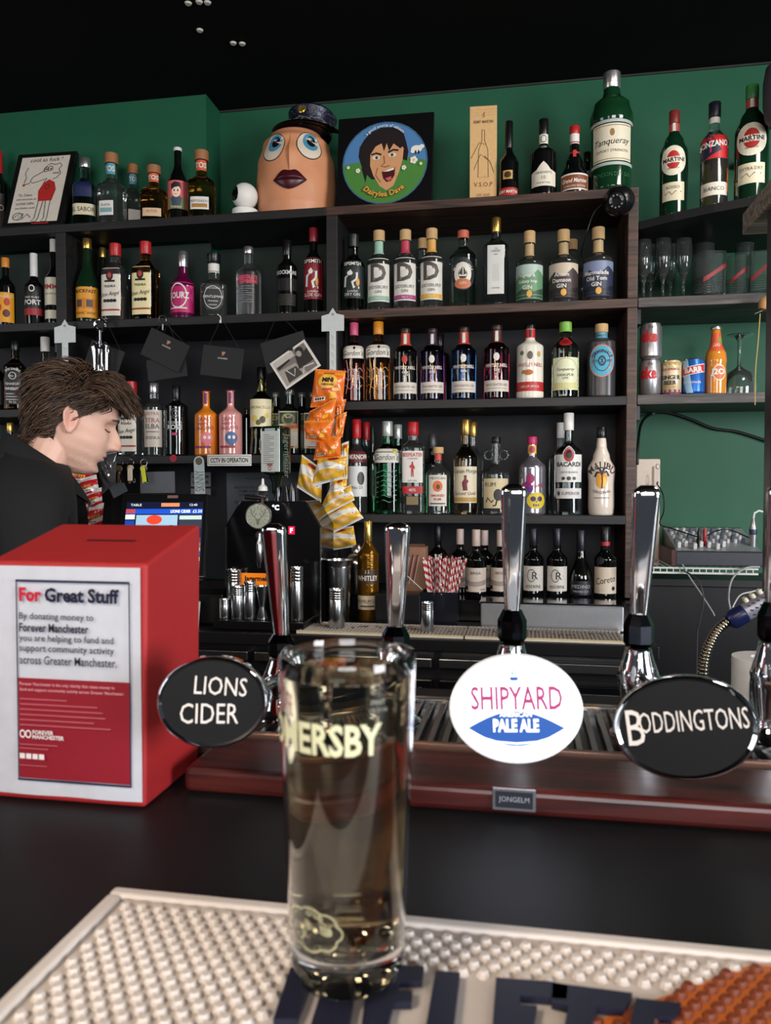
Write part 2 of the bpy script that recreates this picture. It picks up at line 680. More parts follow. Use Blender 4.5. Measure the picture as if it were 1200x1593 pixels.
# ------------------------------------------------------------------ back counter
bc = thing('back_counter', 'black back bar counter with steel rails and fridge fronts', 'counter', (0, 0, 0))
MB().span((-2.3, 2.10, ZC - .035), (0.345, 2.795, ZC), mat((20, 20, 23), 0.3, noise=0.15)).build('worktop', bc, smooth=0, bevel=0.003)
MB().span((-2.3, 2.40, ZC + .0005), (0.345, 2.795, 1.046), mat((16, 17, 22), 0.2)).build('rear_step', bc, smooth=0, bevel=0.003)
MB().span((-2.3, 2.16, 0.0), (0.345, 2.79, ZC - .036), mat((10, 10, 12), 0.4)).build('carcass', bc, smooth=0)
for x0, x1 in ((-2.2, -1.5), (-1.48, -0.78), (-0.76, -0.25), (-0.23, 0.335)):
    d = MB().span((x0, 2.135, 0.12), (x1, 2.159, 0.86), mat((14, 15, 18), 0.15)).build('fridge_door', bc, smooth=0, bevel=0.004)
    MB().span((x0 + .03, 2.118, 0.805), (x1 - .03, 2.1345, 0.835), STEEL).build('door_handle', d, smooth=0, bevel=0.004)
    MB().span((x0, 2.120, 0.895), (x1, 2.159, 0.922), STEEL).build('steel_rail', bc, smooth=0, bevel=0.003)
    MB().span((x0 + .2, 2.129, 0.845), (x0 + .29, 2.1348, 0.862), mat((25, 32, 50), 0.2)).build('badge', d, smooth=0, bevel=.002)

# ------------------------------------------------------------------ right-hand wall shelves
sh = MB()
zsh = P(992, 345, 2.50).z
E1, E2, E3 = Pz(1049, 331, zsh), Pz(1112, 317, zsh), Pz(1170, 306, zsh)
ms = thing('deep_shelf', 'deep dark wall shelf under the three vermouth bottles', 'shelf', (0, 0, 0))
ex = E3 + (E3 - E1).normalized() * .5
pl = [(0.338, 2.50), (E1.x, E1.y), (E2.x, E2.y), (E3.x, E3.y), (ex.x, ex.y), (1.35, 2.798), (0.338, 2.798)]
print('deep shelf', E1, E2, E3, ex)
MB().prism(pl, lambda u, v, d: Vector((u, v, d)), zsh - .024, zsh, mat((13, 13, 15), .55)).build('board', ms, smooth=0)
MB().span((.40, 2.77, zsh - .09), (.42, 2.797, zsh - .0285), mat((120, 125, 130), .4, .8)).build('bracket', ms, smooth=0)
for nm, lb, z, x1 in (('glass_shelf', 'narrow dark wall shelf carrying the flutes and tumblers', 1.972, 1.05),
                      ('drinks_shelf', 'narrow dark wall shelf carrying soda cans and mixer bottle', 1.676, 1.05)):
    s = thing(nm, lb, 'shelf', (0, 0, 0))
    MB().span((.338, YF + .005, z - .03), (x1, 2.798, z), wood((40, 38, 38), (92, 84, 80), .5)).build('board', s, smooth=0, bevel=.002)
    MB().span((.3385, 2.53, z - .075), (.350, 2.60, z - .0305), mat((50, 52, 56), .4, .7)).build('bracket', s, smooth=0)

g = thing('bar_gantry', 'weathered grey wooden gantry plank with post at the right edge', 'gantry', (0, 0, 0))
q0 = P(1155, 366, 2.0)
MB().span((q0.x, 1.45, q0.z), (q0.x + .7, 2.0, q0.z + .05), GREYW).build('plank', g, smooth=0, bevel=.003)
MB().span((P(1201, 600, 1.80).x, 1.80, 1.10), (P(1201, 600, 1.80).x + .05, 1.85, q0.z - .0005), mat((70, 74, 80), .35, .5)).build('post', g, smooth=0, bevel=.003)

# ------------------------------------------------------------------ the bar we stand at
bar = thing('bar_counter', 'black topped bar with a raised red brown wooden ledge', 'bar', (0, 0, 0))
MB().span((-1.6, 0.10, ZBAR - .04), (1.6, 1.12, ZBAR), mat((17, 19, 22), 0.5, noise=0.15, scale=30, spec=.25)).build('bar_top', bar, smooth=0, bevel=.004)
LX0 = Pz(232, 1262, ZBAR).x + .012
MB().span((LX0, 0.690, ZBAR + .0005), (1.6, 0.785, 1.1245), REDW).build('wooden_ledge', bar, smooth=0, bevel=.006, seg=3)
MB().span((-1.6, 0.792, ZBAR + .0005), (1.6, 0.800, 1.128), mat((120, 92, 80), .25, .4)).build('ledge_edge', bar, smooth=0, bevel=.002)
MB().span((-1.6, 0.16, 0), (1.6, 0.80, ZBAR - .041), mat((26, 18, 16), 0.5)).build('bar_front', bar, smooth=0)
pq = P(800, 1243, .6895)
nm = MB().box((0, -.0012, 0), (.038, .0022, .0205), mat((150, 150, 158), .25, .8)).build('name_plate', bar, loc=pq, smooth=0, bevel=.001)
nmf = plane_map((0, -.0024, -.010), (1, 0, 0), (0, 0, 1))
draw([('r', -.86, .14, .86, .86, (26, 30, 44)), ('t', 'JONGELM', .5, .30, (150, 155, 165), {'w': .7})], .019, .020, nmf, nm, .0003)

dt = thing('drip_tray', 'long stainless steel drip tray beneath the beer taps', 'drip tray', (0, 0, ZBAR + .0006))
b = MB()
b.span((-.62, .803, 0), (1.3, .813, .016), STEEL).span((-.62, 1.00, 0), (1.3, 1.015, .016), STEEL)
b.span((-.62, .813, 0), (-.605, 1.00, .016), STEEL).span((1.285, .813, 0), (1.3, 1.00, .016), STEEL)
b.span((-.605, .813, 0), (1.285, 1.00, .004), mat((60, 62, 66), .25, 1.0))
b.build('tray', dt, smooth=0, bevel=.002)
b = MB()
x = -.6
while x < 1.28:
    b.span((x, .814, .009), (x + .006, .999, .0125), STEEL)
    x += .016
b.build('grille', dt, smooth=0)

# ------------------------------------------------------------------ donation box
bx0 = Pz(226, 1259, ZBAR)
BY = bx0.y
box = thing('donation_box', 'red donation box with sloping slotted lid and charity poster', 'donation box', (bx0.x, BY, ZBAR + .0006))
RED = mat((156, 30, 33), 0.6, noise=0.05)
BW, BD, HF, HB = .155, .118, .2215, .2515
b = MB()
vs = [(-BW, 0, 0), (0, 0, 0), (0, BD, 0), (-BW, BD, 0), (-BW, 0, HF), (0.004, 0, HF), (.004, BD, HB), (-BW, BD, HB)]
b.add(vs, [(3, 2, 1, 0), (4, 5, 6, 7), (0, 1, 5, 4), (1, 2, 6, 5), (2, 3, 7, 6), (3, 0, 4, 7)], RED)
b.build('body', box, smooth=0, bevel=.004, seg=3)
sl = math.atan2(HB - HF, BD)
lidf = plane_map((-BW / 2 + .012, 0, HF), (1, 0, 0), (0, math.cos(sl), math.sin(sl)))
b = MB()
b.grid(lambda i, j: lidf(-.026 + .052 * i, .062 + .0042 * j, .0007), 1, 1, mat((70, 12, 14), .7))
b.build('coin_slot', box, smooth=0)
po = MB().grid(lambda i, j: Vector((-.150 + .148 * i, -.0012 - .0015 * math.sin(6 * i + 2 * j) ** 2 * (1 - j), .006 + .212 * j)), 10, 10, mat((184, 188, 198), .75)).build('poster', box, smooth=60)
pf = plane_map((-.06775, -.003, .006), (1, 0, 0), (0, 0, 1))
NAVY = (38, 40, 66)
dk = (34, 36, 52)
its = [('r', -.84, .075, .84, .513, (132, 26, 40))]
for (u0, v0, u1, v1) in ((-.86, .066, -.842, .94), (.842, .066, .86, .94), (-.86, .932, .86, .942), (-.86, .064, .86, .073)):
    its.append(('r', u0, v0, u1, v1, NAVY))
its += [('t', 'For', .878, .062, (186, 24, 46), {'l': -.80, 'bold': .035, 'w': .17, 'tall': 1}), ('t', 'Great Stuff', .878, .062, (24, 26, 50), {'l': -.41, 'bold': .035, 'w': .56, 'tall': 1})]
for s_, v, w in (('By donating money to', .781, .564), ('Forever Manchester', .735, .527), ('you are helping to fund and', .686, .712), ('support community activity', .641, .716), ('across Greater Manchester.', .595, .737)):
    its.append(('t', s_, v, .038, dk, {'l': -.80, 'w': w, 'tall': 1, 'bold': .022 if 'Fore' in s_ else .006}))
pk = (214, 150, 160)
its += [('t', 'Forever Manchester is the only charity that raises money to', .488, .018, pk, {'l': -.80, 'w': .72, 'tall': 1, 'bold': .012}),
        ('t', 'fund and support community activity across Greater Manchester.', .464, .018, pk, {'l': -.80, 'w': .79, 'tall': 1, 'bold': .012})]
for i, w in enumerate((.72, 1.18, 1.26, 1.30, 1.13, 1.38)):
    its.append(('r', -.80, .421 - i * .0225, -.80 + w, .427 - i * .0225, (176, 86, 98)))
its += [('o', -.76, .272, .045, .018, .35, (232, 225, 226)), ('o', -.67, .272, .045, .018, .35, (232, 225, 226)),
        ('t', 'FOREVER', .282, .018, (232, 225, 226), {'l': -.60, 'w': .18, 'bold': .02, 'tall': 1}), ('t', 'MANCHESTER', .262, .018, (232, 225, 226), {'l': -.60, 'w': .24, 'bold': .02, 'tall': 1})]
for i, w in enumerate((.58, .44)):
    its.append(('r', -.80, .225 - i * .017, -.80 + w, .230 - i * .017, (176, 86, 98)))
for i in range(4):
    its.append(('r', -.80 + i * .1, .165, -.72 + i * .1, .188, (226, 214, 216)))
its.append(('r', -.80, .135, -.38, .139, (176, 86, 98)))
draw(its, .06575, .212, pf, po, .0004)


# ------------------------------------------------------------------ bar mat with the glass of cider on it
MZ = ZBAR + .0006
c0 = Pz(180, 1380, ZBAR + .008)
c1 = Pz(1200, 1480, ZBAR + .008)
MX0, MY1 = c0.x, c0.y
MXW, MYD = .60, .30
MATW = mat((212, 204, 198), .55, noise=.04)
ORANGE = mat((216, 118, 48), .5)
NAVYR = mat((18, 22, 44), .45)
mt = thing('bar_mat', 'white studded rubber bar mat with dark letters and orange corner', 'bar mat', (MX0, MY1, MZ))
b = MB()
b.span((0, -MYD, 0), (MXW, 0, .0035), MATW)
b.build('base', mt, smooth=0)
b = MB()
for x0, y0, x1, y1 in ((0, -.010, MXW, 0), (0, -MYD, .010, -.010), (MXW - .01, -MYD, MXW, -.01)):
    b.span((x0, y0, .0036), (x1, y1, .0085), MATW)
b.build('rim', mt, smooth=0, bevel=.0022)


def mp(x, y):
    q = Pz(x, y, MZ + .006)
    return (q.x - MX0, q.y - MY1)


OA, OB = mp(1172, 1496), mp(1005, 1556)
TA, TB, TL = mp(600, 1500), mp(900, 1527), mp(438, 1520)


def in_text(x, y):
    return y < TA[1] + (TB[1] - TA[1]) * (x - TA[0]) / (TB[0] - TA[0]) and TL[0] < x < .46 and not in_orange(x, y)


def in_orange(x, y):
    return (OB[0] - OA[0]) * (y - OA[1]) - (OB[1] - OA[1]) * (x - OA[0]) > 0


b, bo = MB(), MB()
ST = .0122
oct_ = [(math.cos(PI / 4 * k + PI / 8), math.sin(PI / 4 * k + PI / 8)) for k in range(8)]
j = 0
y = -.017
while y > -.20:
    x = .017 + (ST / 2 if j % 2 else 0)
    while x < MXW - .016:
        if not in_text(x, y):
            org = in_orange(x, y)
            tgt = bo if org else b
            vs = [(x + .0046 * c, y + .0046 * s, .0034) for c, s in oct_] + [(x + .0026 * c, y + .0026 * s, .0072) for c, s in oct_]
            fs = [(k, (k + 1) % 8, 8 + (k + 1) % 8, 8 + k) for k in range(8)] + [tuple(range(8, 16))]
            tgt.add(vs, fs, MATW if not org else mat((120, 52, 18), .5))
        x += ST
    y -= ST * .66
    j += 1
b.build('studs', mt, smooth=0)
bo.build('orange_studs', mt, smooth=0)
k_ = (-.15 - OA[1]) / (OB[1] - OA[1])
tri = [(MXW - .0105, -.0125), (OA[0], OA[1]), (OA[0] + (OB[0] - OA[0]) * k_, -.15), (MXW - .0105, -.15)]
MB().prism(tri, lambda u, v, d: Vector((u, v, d)), .0036, .0044, ORANGE).build('orange_panel', mt, smooth=0)
b = MB()


def blk(p):
    b.prism(p, lambda u, v, d: Vector((u, v, d)), .0046, .0088, NAVYR)


for p in ([(452, 1512), (492, 1512), (462, 1593), (425, 1593)], [(506, 1528), (556, 1528), (540, 1620), (478, 1620)],
          [(572, 1530), (606, 1508), (660, 1510), (657, 1532), (622, 1533), (619, 1547), (642, 1549), (640, 1566), (612, 1567), (600, 1620), (560, 1620)],
          [(678, 1517), (716, 1520), (704, 1620), (660, 1620)],
          [(772, 1528), (856, 1534), (884, 1540), (882, 1562), (810, 1556), (808, 1570), (836, 1572), (826, 1620), (765, 1620)],
          [(860, 1536), (984, 1552), (972, 1578), (930, 1574), (915, 1620), (876, 1620), (884, 1572), (858, 1566)],
          [(990, 1560), (1060, 1568), (1052, 1590), (1020, 1588), (1012, 1620), (975, 1620)]):
    blk([mp(*q) for q in p])
b.build('raised_letters', mt, smooth=0)

# pint of cider
gp = Pz(541, 1512, MZ + .009)
GX, GY, GZ = gp.x, gp.y, MZ + .0089
gh = P(547, 1014, GY).z - GZ
gd = (Vector((GX, GY, GZ + gh)) - CAM).dot(FW)
rt_ = 107.5 * gd / F
rb_ = 88 * gd / F
pg = thing('pint_glass', 'tall pint glass of pale cider on the white bar mat', 'glass', (GX, GY, GZ))


def gr(z):
    return rb_ + (rt_ - rb_) * (z / gh) ** 0.9


TG = .0024
outer = [(0, 0), (rb_ * .80, 0), (rb_ * .93, .003), (rb_ * .995, .010)] + [(gr(z), z) for z in [.016 + (gh - .018) * i / 20 for i in range(21)]]
outer += [(rt_ - .0006, gh), (rt_ - TG * .8, gh)]
inner = [(gr(z) - TG, z) for z in [gh - .002 - (gh - .026) * i / 20 for i in range(21)]] + [(rb_ * .82, .0225), (0, .021)]
GLS = glass((250, 252, 248), 0.0, 1.48)
gb = MB().lathe(outer + inner, GLS, n=64).build('glass_body', pg, smooth=50)
lt = gh - .011
MC_ = mat((206, 190, 160), 0.0, trans=1.0, ior=1.34)
liq = [(0, .0212), (rb_ * .82 - .0004, .0227)] + [(gr(z) - TG - .0003, z) for z in [.0265 + (lt - .0265) * i / 18 for i in range(19)]] + [(0, lt)]
MB().lathe(liq, MC_, n=64).build('cider', pg, smooth=50)


def gmap(u, v, off):
    a = u / rt_ - math.radians(13)
    z = v
    r_ = gr(z) + off
    return Vector((math.sin(a) * r_, -math.cos(a) * r_, z))


PR = mat((206, 208, 172), .6)
zt_ = P(540, 1156, GY - rt_).z - GZ
draw([('t', 'SOMERSBY', .5, .95, PR, {'bold': .03, 'w': .99, 'tall': 1, 'u': -.12})], .0430, .0185, lambda u, v, o: gmap(u, v + zt_ - .009, o), gb, .0003)
its = [('t', 'PINT', .72, .25, (150, 152, 140)), ('t', 'CE 0116', .35, .2, (150, 152, 140))]
draw(its, .006, .011, lambda u, v, o: gmap(u + .035, v + zt_ + .012, o), gb, .0003)
tree = []
rr_ = random.Random(5)
for i in range(15):
    a, d = rr_.uniform(0, 2 * PI), rr_.uniform(.1, .85)
    cu, cv, q = d * math.cos(a) * .8, .55 + .36 * d * math.sin(a), rr_.uniform(.1, .2)
    tree.append(('l', [(cu + q * t / 9 * math.cos(t), cv + q * .6 * t / 9 * math.sin(t)) for t in [k * .7 for k in range(13)]], .03, (168, 166, 132)))
tree.append(('l', [(.98 * math.cos(t) + .05 * math.cos(9 * t), .5 + .44 * math.sin(t) + .03 * math.sin(9 * t)) for t in [2 * PI * k / 60 for k in range(61)]], .035, (168, 166, 132)))
draw(tree, .0195, .026, lambda u, v, o: gmap(u - .005, v + .030, o), gb, .0003)


# ------------------------------------------------------------------ beer taps with their oval badges
def tap(label, hx, ytop, ybot, badge, Y=0.90, lean=0.0):
    """badge: (cx, cy, rx, ry, tilt, kind) in pixels"""
    q = P(hx, ybot, Y)
    X = q.x
    zt = P(hx, ytop, Y).z
    zb = q.z
    zbase = ZBAR + .0135
    t = thing('beer_tap', label, 'tap', (X, Y, zbase), 0.0, 'beer taps along the bar')
    H0 = zb - zbase
    b = MB()
    b.lathe([(0, 0), (.030, 0), (.030, .004), (.022, .010), (.0165, .03), (.021, H0 * .45), (.023, H0 * .55), (.0165, H0 * .72), (.0145, H0 * .78), (.0145, H0 * .8), (0, H0 * .8)], CHROME, n=32)
    b.build('tap_body', t, smooth=50)
    b = MB()
    b.lathe([(0, H0 * .81), (.0125, H0 * .81), (.0165, H0 * .86), (.0165, H0 * 1.02), (.0105, H0 * 1.12), (0, H0 * 1.12)], mat((60, 62, 70), .08, 1.0), n=8)
    b.build('collar', t, smooth=20)
    L = zt - zb - .010

    def hp(i, j):
        a = 2 * PI * i
        s = j
        w = .0085 + .0066 * s ** .8
        d = .0065 + .0028 * s
        if s > .93:
            k = math.sqrt(max(0, 1 - ((s - .93) / .07) ** 2))
            w, d = w * (.45 + .55 * k), d * (.3 + .7 * k)
        e = 3.4
        c, n_ = math.cos(a), math.sin(a)
        kk = (abs(c) ** e + abs(n_) ** e) ** (-1 / e)
        return Vector((c * kk * w + lean * s * L, n_ * kk * d - .010 * s, H0 * 1.10 + s * L * .985))
    b = MB().grid(hp, 36, 30, CHROME)
    n0 = len(b.v)
    b.f.append(tuple(range(n0 - 37, n0 - 1)))
    b.mi.append(0)
    b.build('handle', t, smooth=60)
    b = MB()
    b.tube([(0, .0, H0 * .5), (0, .03, H0 * .52), (0, .055, H0 * .5), (0, .062, H0 * .35), (0, .062, H0 * .10)], .007, CHROME, 12)
    b.build('spout', t, smooth=50)
    if badge:
        cx, cy, rx, ry, tilt, kind = badge
        Yb = .620 if kind == 'lions' else .700
        c = P(cx, cy, Yb)
        d = dep(c)
        RX, RY = rx * d / F, ry * d / F
        loc = c - Vector((X, Y, zbase))
        fz = -.6 * math.atan2(c.x, c.y) * 1.0
        fr = Matrix.Rotation(fz, 3, 'Z') @ Matrix.Rotation(-math.radians(7), 3, 'X') @ Matrix.Rotation(-tilt, 3, 'Y')
        e = fr.to_euler()
        rim_m = CHROME if kind != 'ship' else mat((240, 244, 250), .3, emit=0.35)
        b = MB()
        dpt = .022
        prof = [(.90, -.0015), (.95, -.004), (.985, -.0025), (1.0, .002), (1.0, dpt - .004), (.96, dpt)]
        n = 56
        vs, fs = [], []
        for k_, y_ in prof:
            for i in range(n):
                a = 2 * PI * i / n
                vs.append((RX * k_ * math.cos(a), y_, RY * k_ * math.sin(a)))
        for m_ in range(len(prof) - 1):
            for i in range(n):
                j = (i + 1) % n
                fs.append((m_ * n + i, m_ * n + j, (m_ + 1) * n + j, (m_ + 1) * n + i))
        fs.append(tuple((len(prof) - 1) * n + i for i in range(n)))
        b.add(vs, fs, rim_m)
        bd = b.build('badge', t, loc, e, smooth=60)
        face = (10, 10, 13)
        fm = mat(face, .55, spec=.2) if kind != 'ship' else mat((236, 242, 255), .3, emit=1.5, noise=0)
        b = MB()
        vs = [(0, -.002, 0)] + [(RX * .905 * math.cos(2 * PI * i / n), -.0016, RY * .905 * math.sin(2 * PI * i / n)) for i in range(n)]
        b.add(vs, [(0, 1 + i, 1 + (i + 1) % n) for i in range(n)], fm)
        pn = b.build('face_panel', bd, smooth=60)
        fm_ = plane_map((0, -.0022, -RY), (1, 0, 0), (0, 0, 1))
        ch = (214, 208, 202)
        if kind == 'lions':
            it = [('t', 'LIONS', .68, .20, ch, {'bold': .0, 'w': .47, 'u': .14, 'tall': 1, 'ang': -.03}), ('t', 'CIDER', .38, .22, ch, {'bold': .0, 'w': .52, 'u': -.04, 'tall': 1, 'ang': .02})]
        elif kind == 'bodd':
            it = [('t', 'B', .53, .34, ch, {'bold': .0, 'u': -.68, 'w': .12, 'tall': 1}), ('t', 'ODDINGTONS', .57, .20, ch, {'bold': .0, 'w': .74, 'u': .12, 'tall': 1})]
        elif kind == 'ship':
            blue = mat((10, 74, 156), .5, emit=.22, noise=0)
            pur = mat((150, 44, 100), .5, emit=.30, noise=0)
            ew = mat((236, 242, 255), .4, emit=.8, noise=0)
            lens = [(-.74 + 1.48 * i / 20, .385 - .0 + .155 * math.sin(PI * i / 20) - .13 * 0) for i in range(21)]
            lens = [(-.72 + 1.44 * i / 20, .33 + .155 * math.sin(PI * i / 20)) for i in range(21)] + [(.72 - 1.44 * i / 20, .33 - .165 * math.sin(PI * i / 20)) for i in range(1, 20)]
            it = [('p', lens, blue), ('t', 'SHIPYARD', .605, .22, pur, {'w': .68, 'tall': 1, 'u': .02, 'bold': .016}),
                  ('t', 'AMERICAN', .455, .045, ew, {'w': .24, 'bold': .02, 'tall': 1}), ('t', 'PALE ALE', .355, .12, ew, {'w': .34, 'bold': .04, 'tall': 1}),
                  ('l', [(-.52, .245), (-.3, .205), (0, .19), (.3, .205), (.52, .245)], .018, ew),
                  ('p', [(-.07, .80), (.07, .80), (.05, .765), (-.05, .765)], blue), ('p', [(-.05, .815), (.0, .90), (.0, .815)], mat((110, 170, 220), .4, emit=.6, noise=0)),
                  ('p', [(.01, .815), (.01, .88), (.05, .815)], mat((110, 170, 220), .4, emit=.6, noise=0))]
        else:
            it = [('o', 0, .5, .7, .35, .05, (90, 90, 96))]
        draw(it, RX, 2 * RY, fm_, pn, .0006)
        st = MB()
        bk = loc + fr @ Vector((0, dpt, 0))
        st.tube([bk, (bk + Vector((0, 0, H0 * .62))) / 2 + Vector((0, 0, -.008)), (0, -.012, H0 * .55)], .008, CHROME, 12)
        st.build('badge_stalk', t, smooth=50)
    return t


tap('chrome tap handle beside red box, over the LIONS CIDER oval', 438, 810, 1000, (331, 1092, 86, 70, -.04, 'lions'), lean=-.045)
tap('chrome tap handle directly behind the pint glass', 616, 810, 990, None, lean=.03)
tap('chrome tap handle over the brightly lit white SHIPYARD oval', 797, 753, 968, (802, 1103, 103, 83, .05, 'ship'), lean=.01)
tap('chrome tap handle over the black oval chalked BODDINGTONS', 994, 755, 975, (1066, 1132, 108, 80, .14, 'bodd'), lean=.04)
tap('chrome tap handle cut off by the right edge', 1204, 755, 960, None, lean=.03)

# ================================================================== bottles
DG = mat((8, 10, 9), .06, coat=.6)                 # very dark glass
DGG = mat((10, 28, 18), .06, coat=.6)
GRN = glass((60, 150, 95), .01)
BRN = glass((120, 62, 22), .01)
AMB = glass((226, 150, 60), .01)
AQUA = glass((200, 236, 226), .01)
BLUEG = glass((60, 120, 200), .01)
PURG = glass((90, 50, 130), .01)
MAGG = glass((150, 30, 80), .01)
FROST = glass((226, 232, 236), .28)
SIL, GOLD = mat((200, 200, 200), .28, .9), mat((196, 158, 84), .3, .9)
CORK = mat((196, 160, 112), .75)
OAK = mat((150, 100, 60), .6)
REDC, BLKC = mat((176, 30, 34), .35), mat((16, 16, 18), .3)
WHC = mat((214, 212, 208), .4)
CR = (214, 204, 178)
WH = (216, 212, 204)
IVY = (206, 198, 176)
K = (26, 24, 24)
DKG = (60, 58, 56)
YA, YBk = 2.556, 2.655


def rows(z, grp, Y=YA, zmax=9.0):
    def f(name, label, cx, top, hw, glassm, prof, cap, labels=(), Y=Y, **kw):
        return bottle(name, label, grp, cx, top, hw, Y, z, glassm, prof, cap, labels, zmax=zmax, **kw)
    return f


# ---- top shelf
B = rows(ZT, 'bottles on the top shelf')
ALT = (.52, .66, .40, .86, .52)
B('bottle', 'dark red capped bottle cut off by the left edge of the top shelf', -3, 236, 15, DG, (.60, .74, .42, .75, .46), REDC, [(.1, .5, 50, (60, 54, 52), [('t', 'VINO', .6, .2, WH)])], Y=2.625)
B('tequila_bottle', 'clear silver capped bottle beside the framed cow drawing', 133, 247, 18, glass((190, 210, 226)), (.56, .72, .40, .86, .44), SIL,
  [(.14, .30, 60, (206, 196, 164), [('t', 'EL SABOR', .5, .4, K)]), (.40, .62, 40, (24, 34, 74), [])], sq=3)
tos = lambda c, bg: (.70, .85, 70, bg, [('t', 'TOS', .5, .55, c, {'bold': .03})], 'neck_label')
B('tequila_bottle', 'clear tequila bottle with wooden stopper and teal neck band in front', 174, 240, 19.5, CLEAR, ALT, OAK,
  [tos(WH, (84, 150, 166)), (.10, .30, 32, WH, [('t', 'PLATA', .7, .15, DKG), ('r', -.8, .2, .8, .5, (120, 160, 160))])], sq=3.2, turn=-.25)
B('tequila_bottle', 'clear tequila bottle half hidden behind the taller stoppered clear one', 207, 257, 15, CLEAR, ALT, OAK,
  [tos(WH, (84, 150, 166)), (.10, .30, 32, WH, [])], sq=3.2, Y=2.632, turn=.35)
B('tequila_bottle', 'squat amber tequila bottle beside the beer with pink label', 240, 259, 20, AMB, ALT, OAK,
  [tos(WH, (206, 92, 54)), (.06, .20, 38, (206, 176, 140), [('t', 'ALTOS', .6, .3, (150, 70, 40))])], sq=3.2)
B('beer_bottle', 'dark beer bottle with pink label showing a cartoon boy', 277, 231, 15.5, DG, (.50, .78, .36, .955, .42), WHC,
  [(.14, .52, 75, (206, 96, 98), [('r', -.7, .0, .7, .42, (120, 126, 84)), ('p', [(-.42, .38), (-.2, .46), (.2, .46), (.42, .38), (.3, .1), (-.3, .1)], (56, 72, 84)),
    ('d', 0, .62, .33, .22, (236, 200, 176)), ('p', [(-.36, .66), (-.38, .86), (-.1, .95), (.3, .92), (.4, .68), (.2, .78), (-.15, .74)], (34, 26, 26)),
    ('d', -.13, .64, .05, .04, K), ('d', .13, .64, .05, .04, K), ('r', -.1, .5, .1, .515, (170, 50, 50)), ('t', 'PALE ALE', .07, .06, WH)])])
B('tequila_bottle', 'taller amber tequila bottle at the inner end, by the wall corner', 314, 236, 21, AMB, ALT, OAK,
  [tos(WH, (206, 92, 54)), (.10, .28, 36, WH, [('t', 'REPOSADO', .65, .2, DKG), ('r', -.8, .15, .8, .45, (170, 120, 60))])], sq=3.2)
B('cognac_bottle', 'slim black cognac bottle beside the tan gift box', 792, 190, 15.5, DG, (.46, .66, .36, .66, .40), BLKC,
  [(.235, .345, 28, (190, 150, 80), [('d', 0, .5, .7, .36, (60, 40, 20))], 'seal'), (.03, .13, 65, (170, 40, 28), [('t', 'REMY MARTIN', .5, .6, WH, {'bold': .02})]), (.70, .80, 60, (150, 60, 40), [], 'neck_label')], turn=-.1)
B('port_bottle', 'black port bottle with cream shield label and white neck seal', 846, 187, 20.5, DG, (.55, .68, .34, .80, .36), BLKC,
  [(.10, .42, 62, None, [('p', [(-.95, .02), (.95, .02), (.95, .58), (.5, .66), (.22, .86), (0, .98), (-.22, .86), (-.5, .66), (-.95, .58)], (216, 208, 190)), ('t', "GRAHAM'S", .55, .10, K), ('t', '10', .34, .14, (90, 84, 76)), ('t', 'TAWNY PORT', .14, .06, DKG)]),
   (.68, .80, 70, (216, 210, 196), [('o', 0, .5, .5, .4, .2, DKG)], 'neck_label')])
root = B('liqueur_bottle', 'squat dark liqueur bottle with red ribbon and red cap', 894, 198, 21.5, DG,
         ([(0, .94), (.014, 1), (.26, 1), (.48, .62), (.62, .36), (.70, .33), (1, .33)], .89, .36), REDC,
         [(.04, .27, 68, WH, [('r', -.94, .08, .94, .9, (126, 66, 34)), ('t', 'Grand Marnier', .56, .30, WH, {'shear': .2, 'bold': .02, 'w': .8}), ('t', 'CORDON ROUGE', .22, .12, WH)]),
          (.74, .885, 90, (220, 212, 204), [('r', -1, .1, 1, .2, (170, 30, 34))], 'neck_label')])
b = MB()
b.lathe([(.30 * .0, .0), (.0165, .0), (.0165, .006), (0, .006)], REDC, c=(0, 0, .130), n=20)
b.box((0, -.019, .112), (.010, .003, .05), REDC, Matrix.Rotation(.35, 3, 'X'))
b.build('ribbon', root, smooth=40)
B('bottle', 'small dark bottle peeping out behind the giant green gin bottle', 914, 238, 13, DG, (.58, .72, .4, .82, .44), BLKC, [(.5, .62, 60, (150, 150, 150), [])], Y=2.66)
TQ = ([(0, .88), (.02, .93), (.45, .935), (.56, .95), (.575, 1.0), (.62, 1.0), (.73, .84), (.81, .42), (.86, .36), (1, .36)], .865, .40)
GINT = glass((36, 110, 64), .01)
B('gin_bottle', 'giant green gin display bottle with silver screw cap', 952, 115, 33, mat((14, 52, 28), .07, coat=.5), TQ, SIL,
  [(.22, .52, 62, (214, 206, 182), [('t', 'Tanqueray', .50, .22, K, {'shear': .3, 'w': .88, 'ang': .04}), ('t', 'EXPORT STRENGTH', .27, .07, (120, 90, 50)), ('d', 0, .76, .1, .1, (150, 110, 60)), ('r', -.95, .04, .95, .06, (150, 120, 70)), ('r', -.95, .94, .95, .96, (150, 120, 70))]),
   (.185, .21, 80, (170, 174, 172), [], 'band'), (.53, .555, 80, (170, 174, 172), [], 'band'), (.05, .16, 62, None, [('t', 'LONDON DRY GIN', .55, .3, (40, 96, 62))])])

# ---- vermouth shelf
zsh2 = zsh
VP = ([(0, .98), (.02, 1), (.60, 1.0), (.72, .68), (.80, .36), (1, .34)], .88, .38)


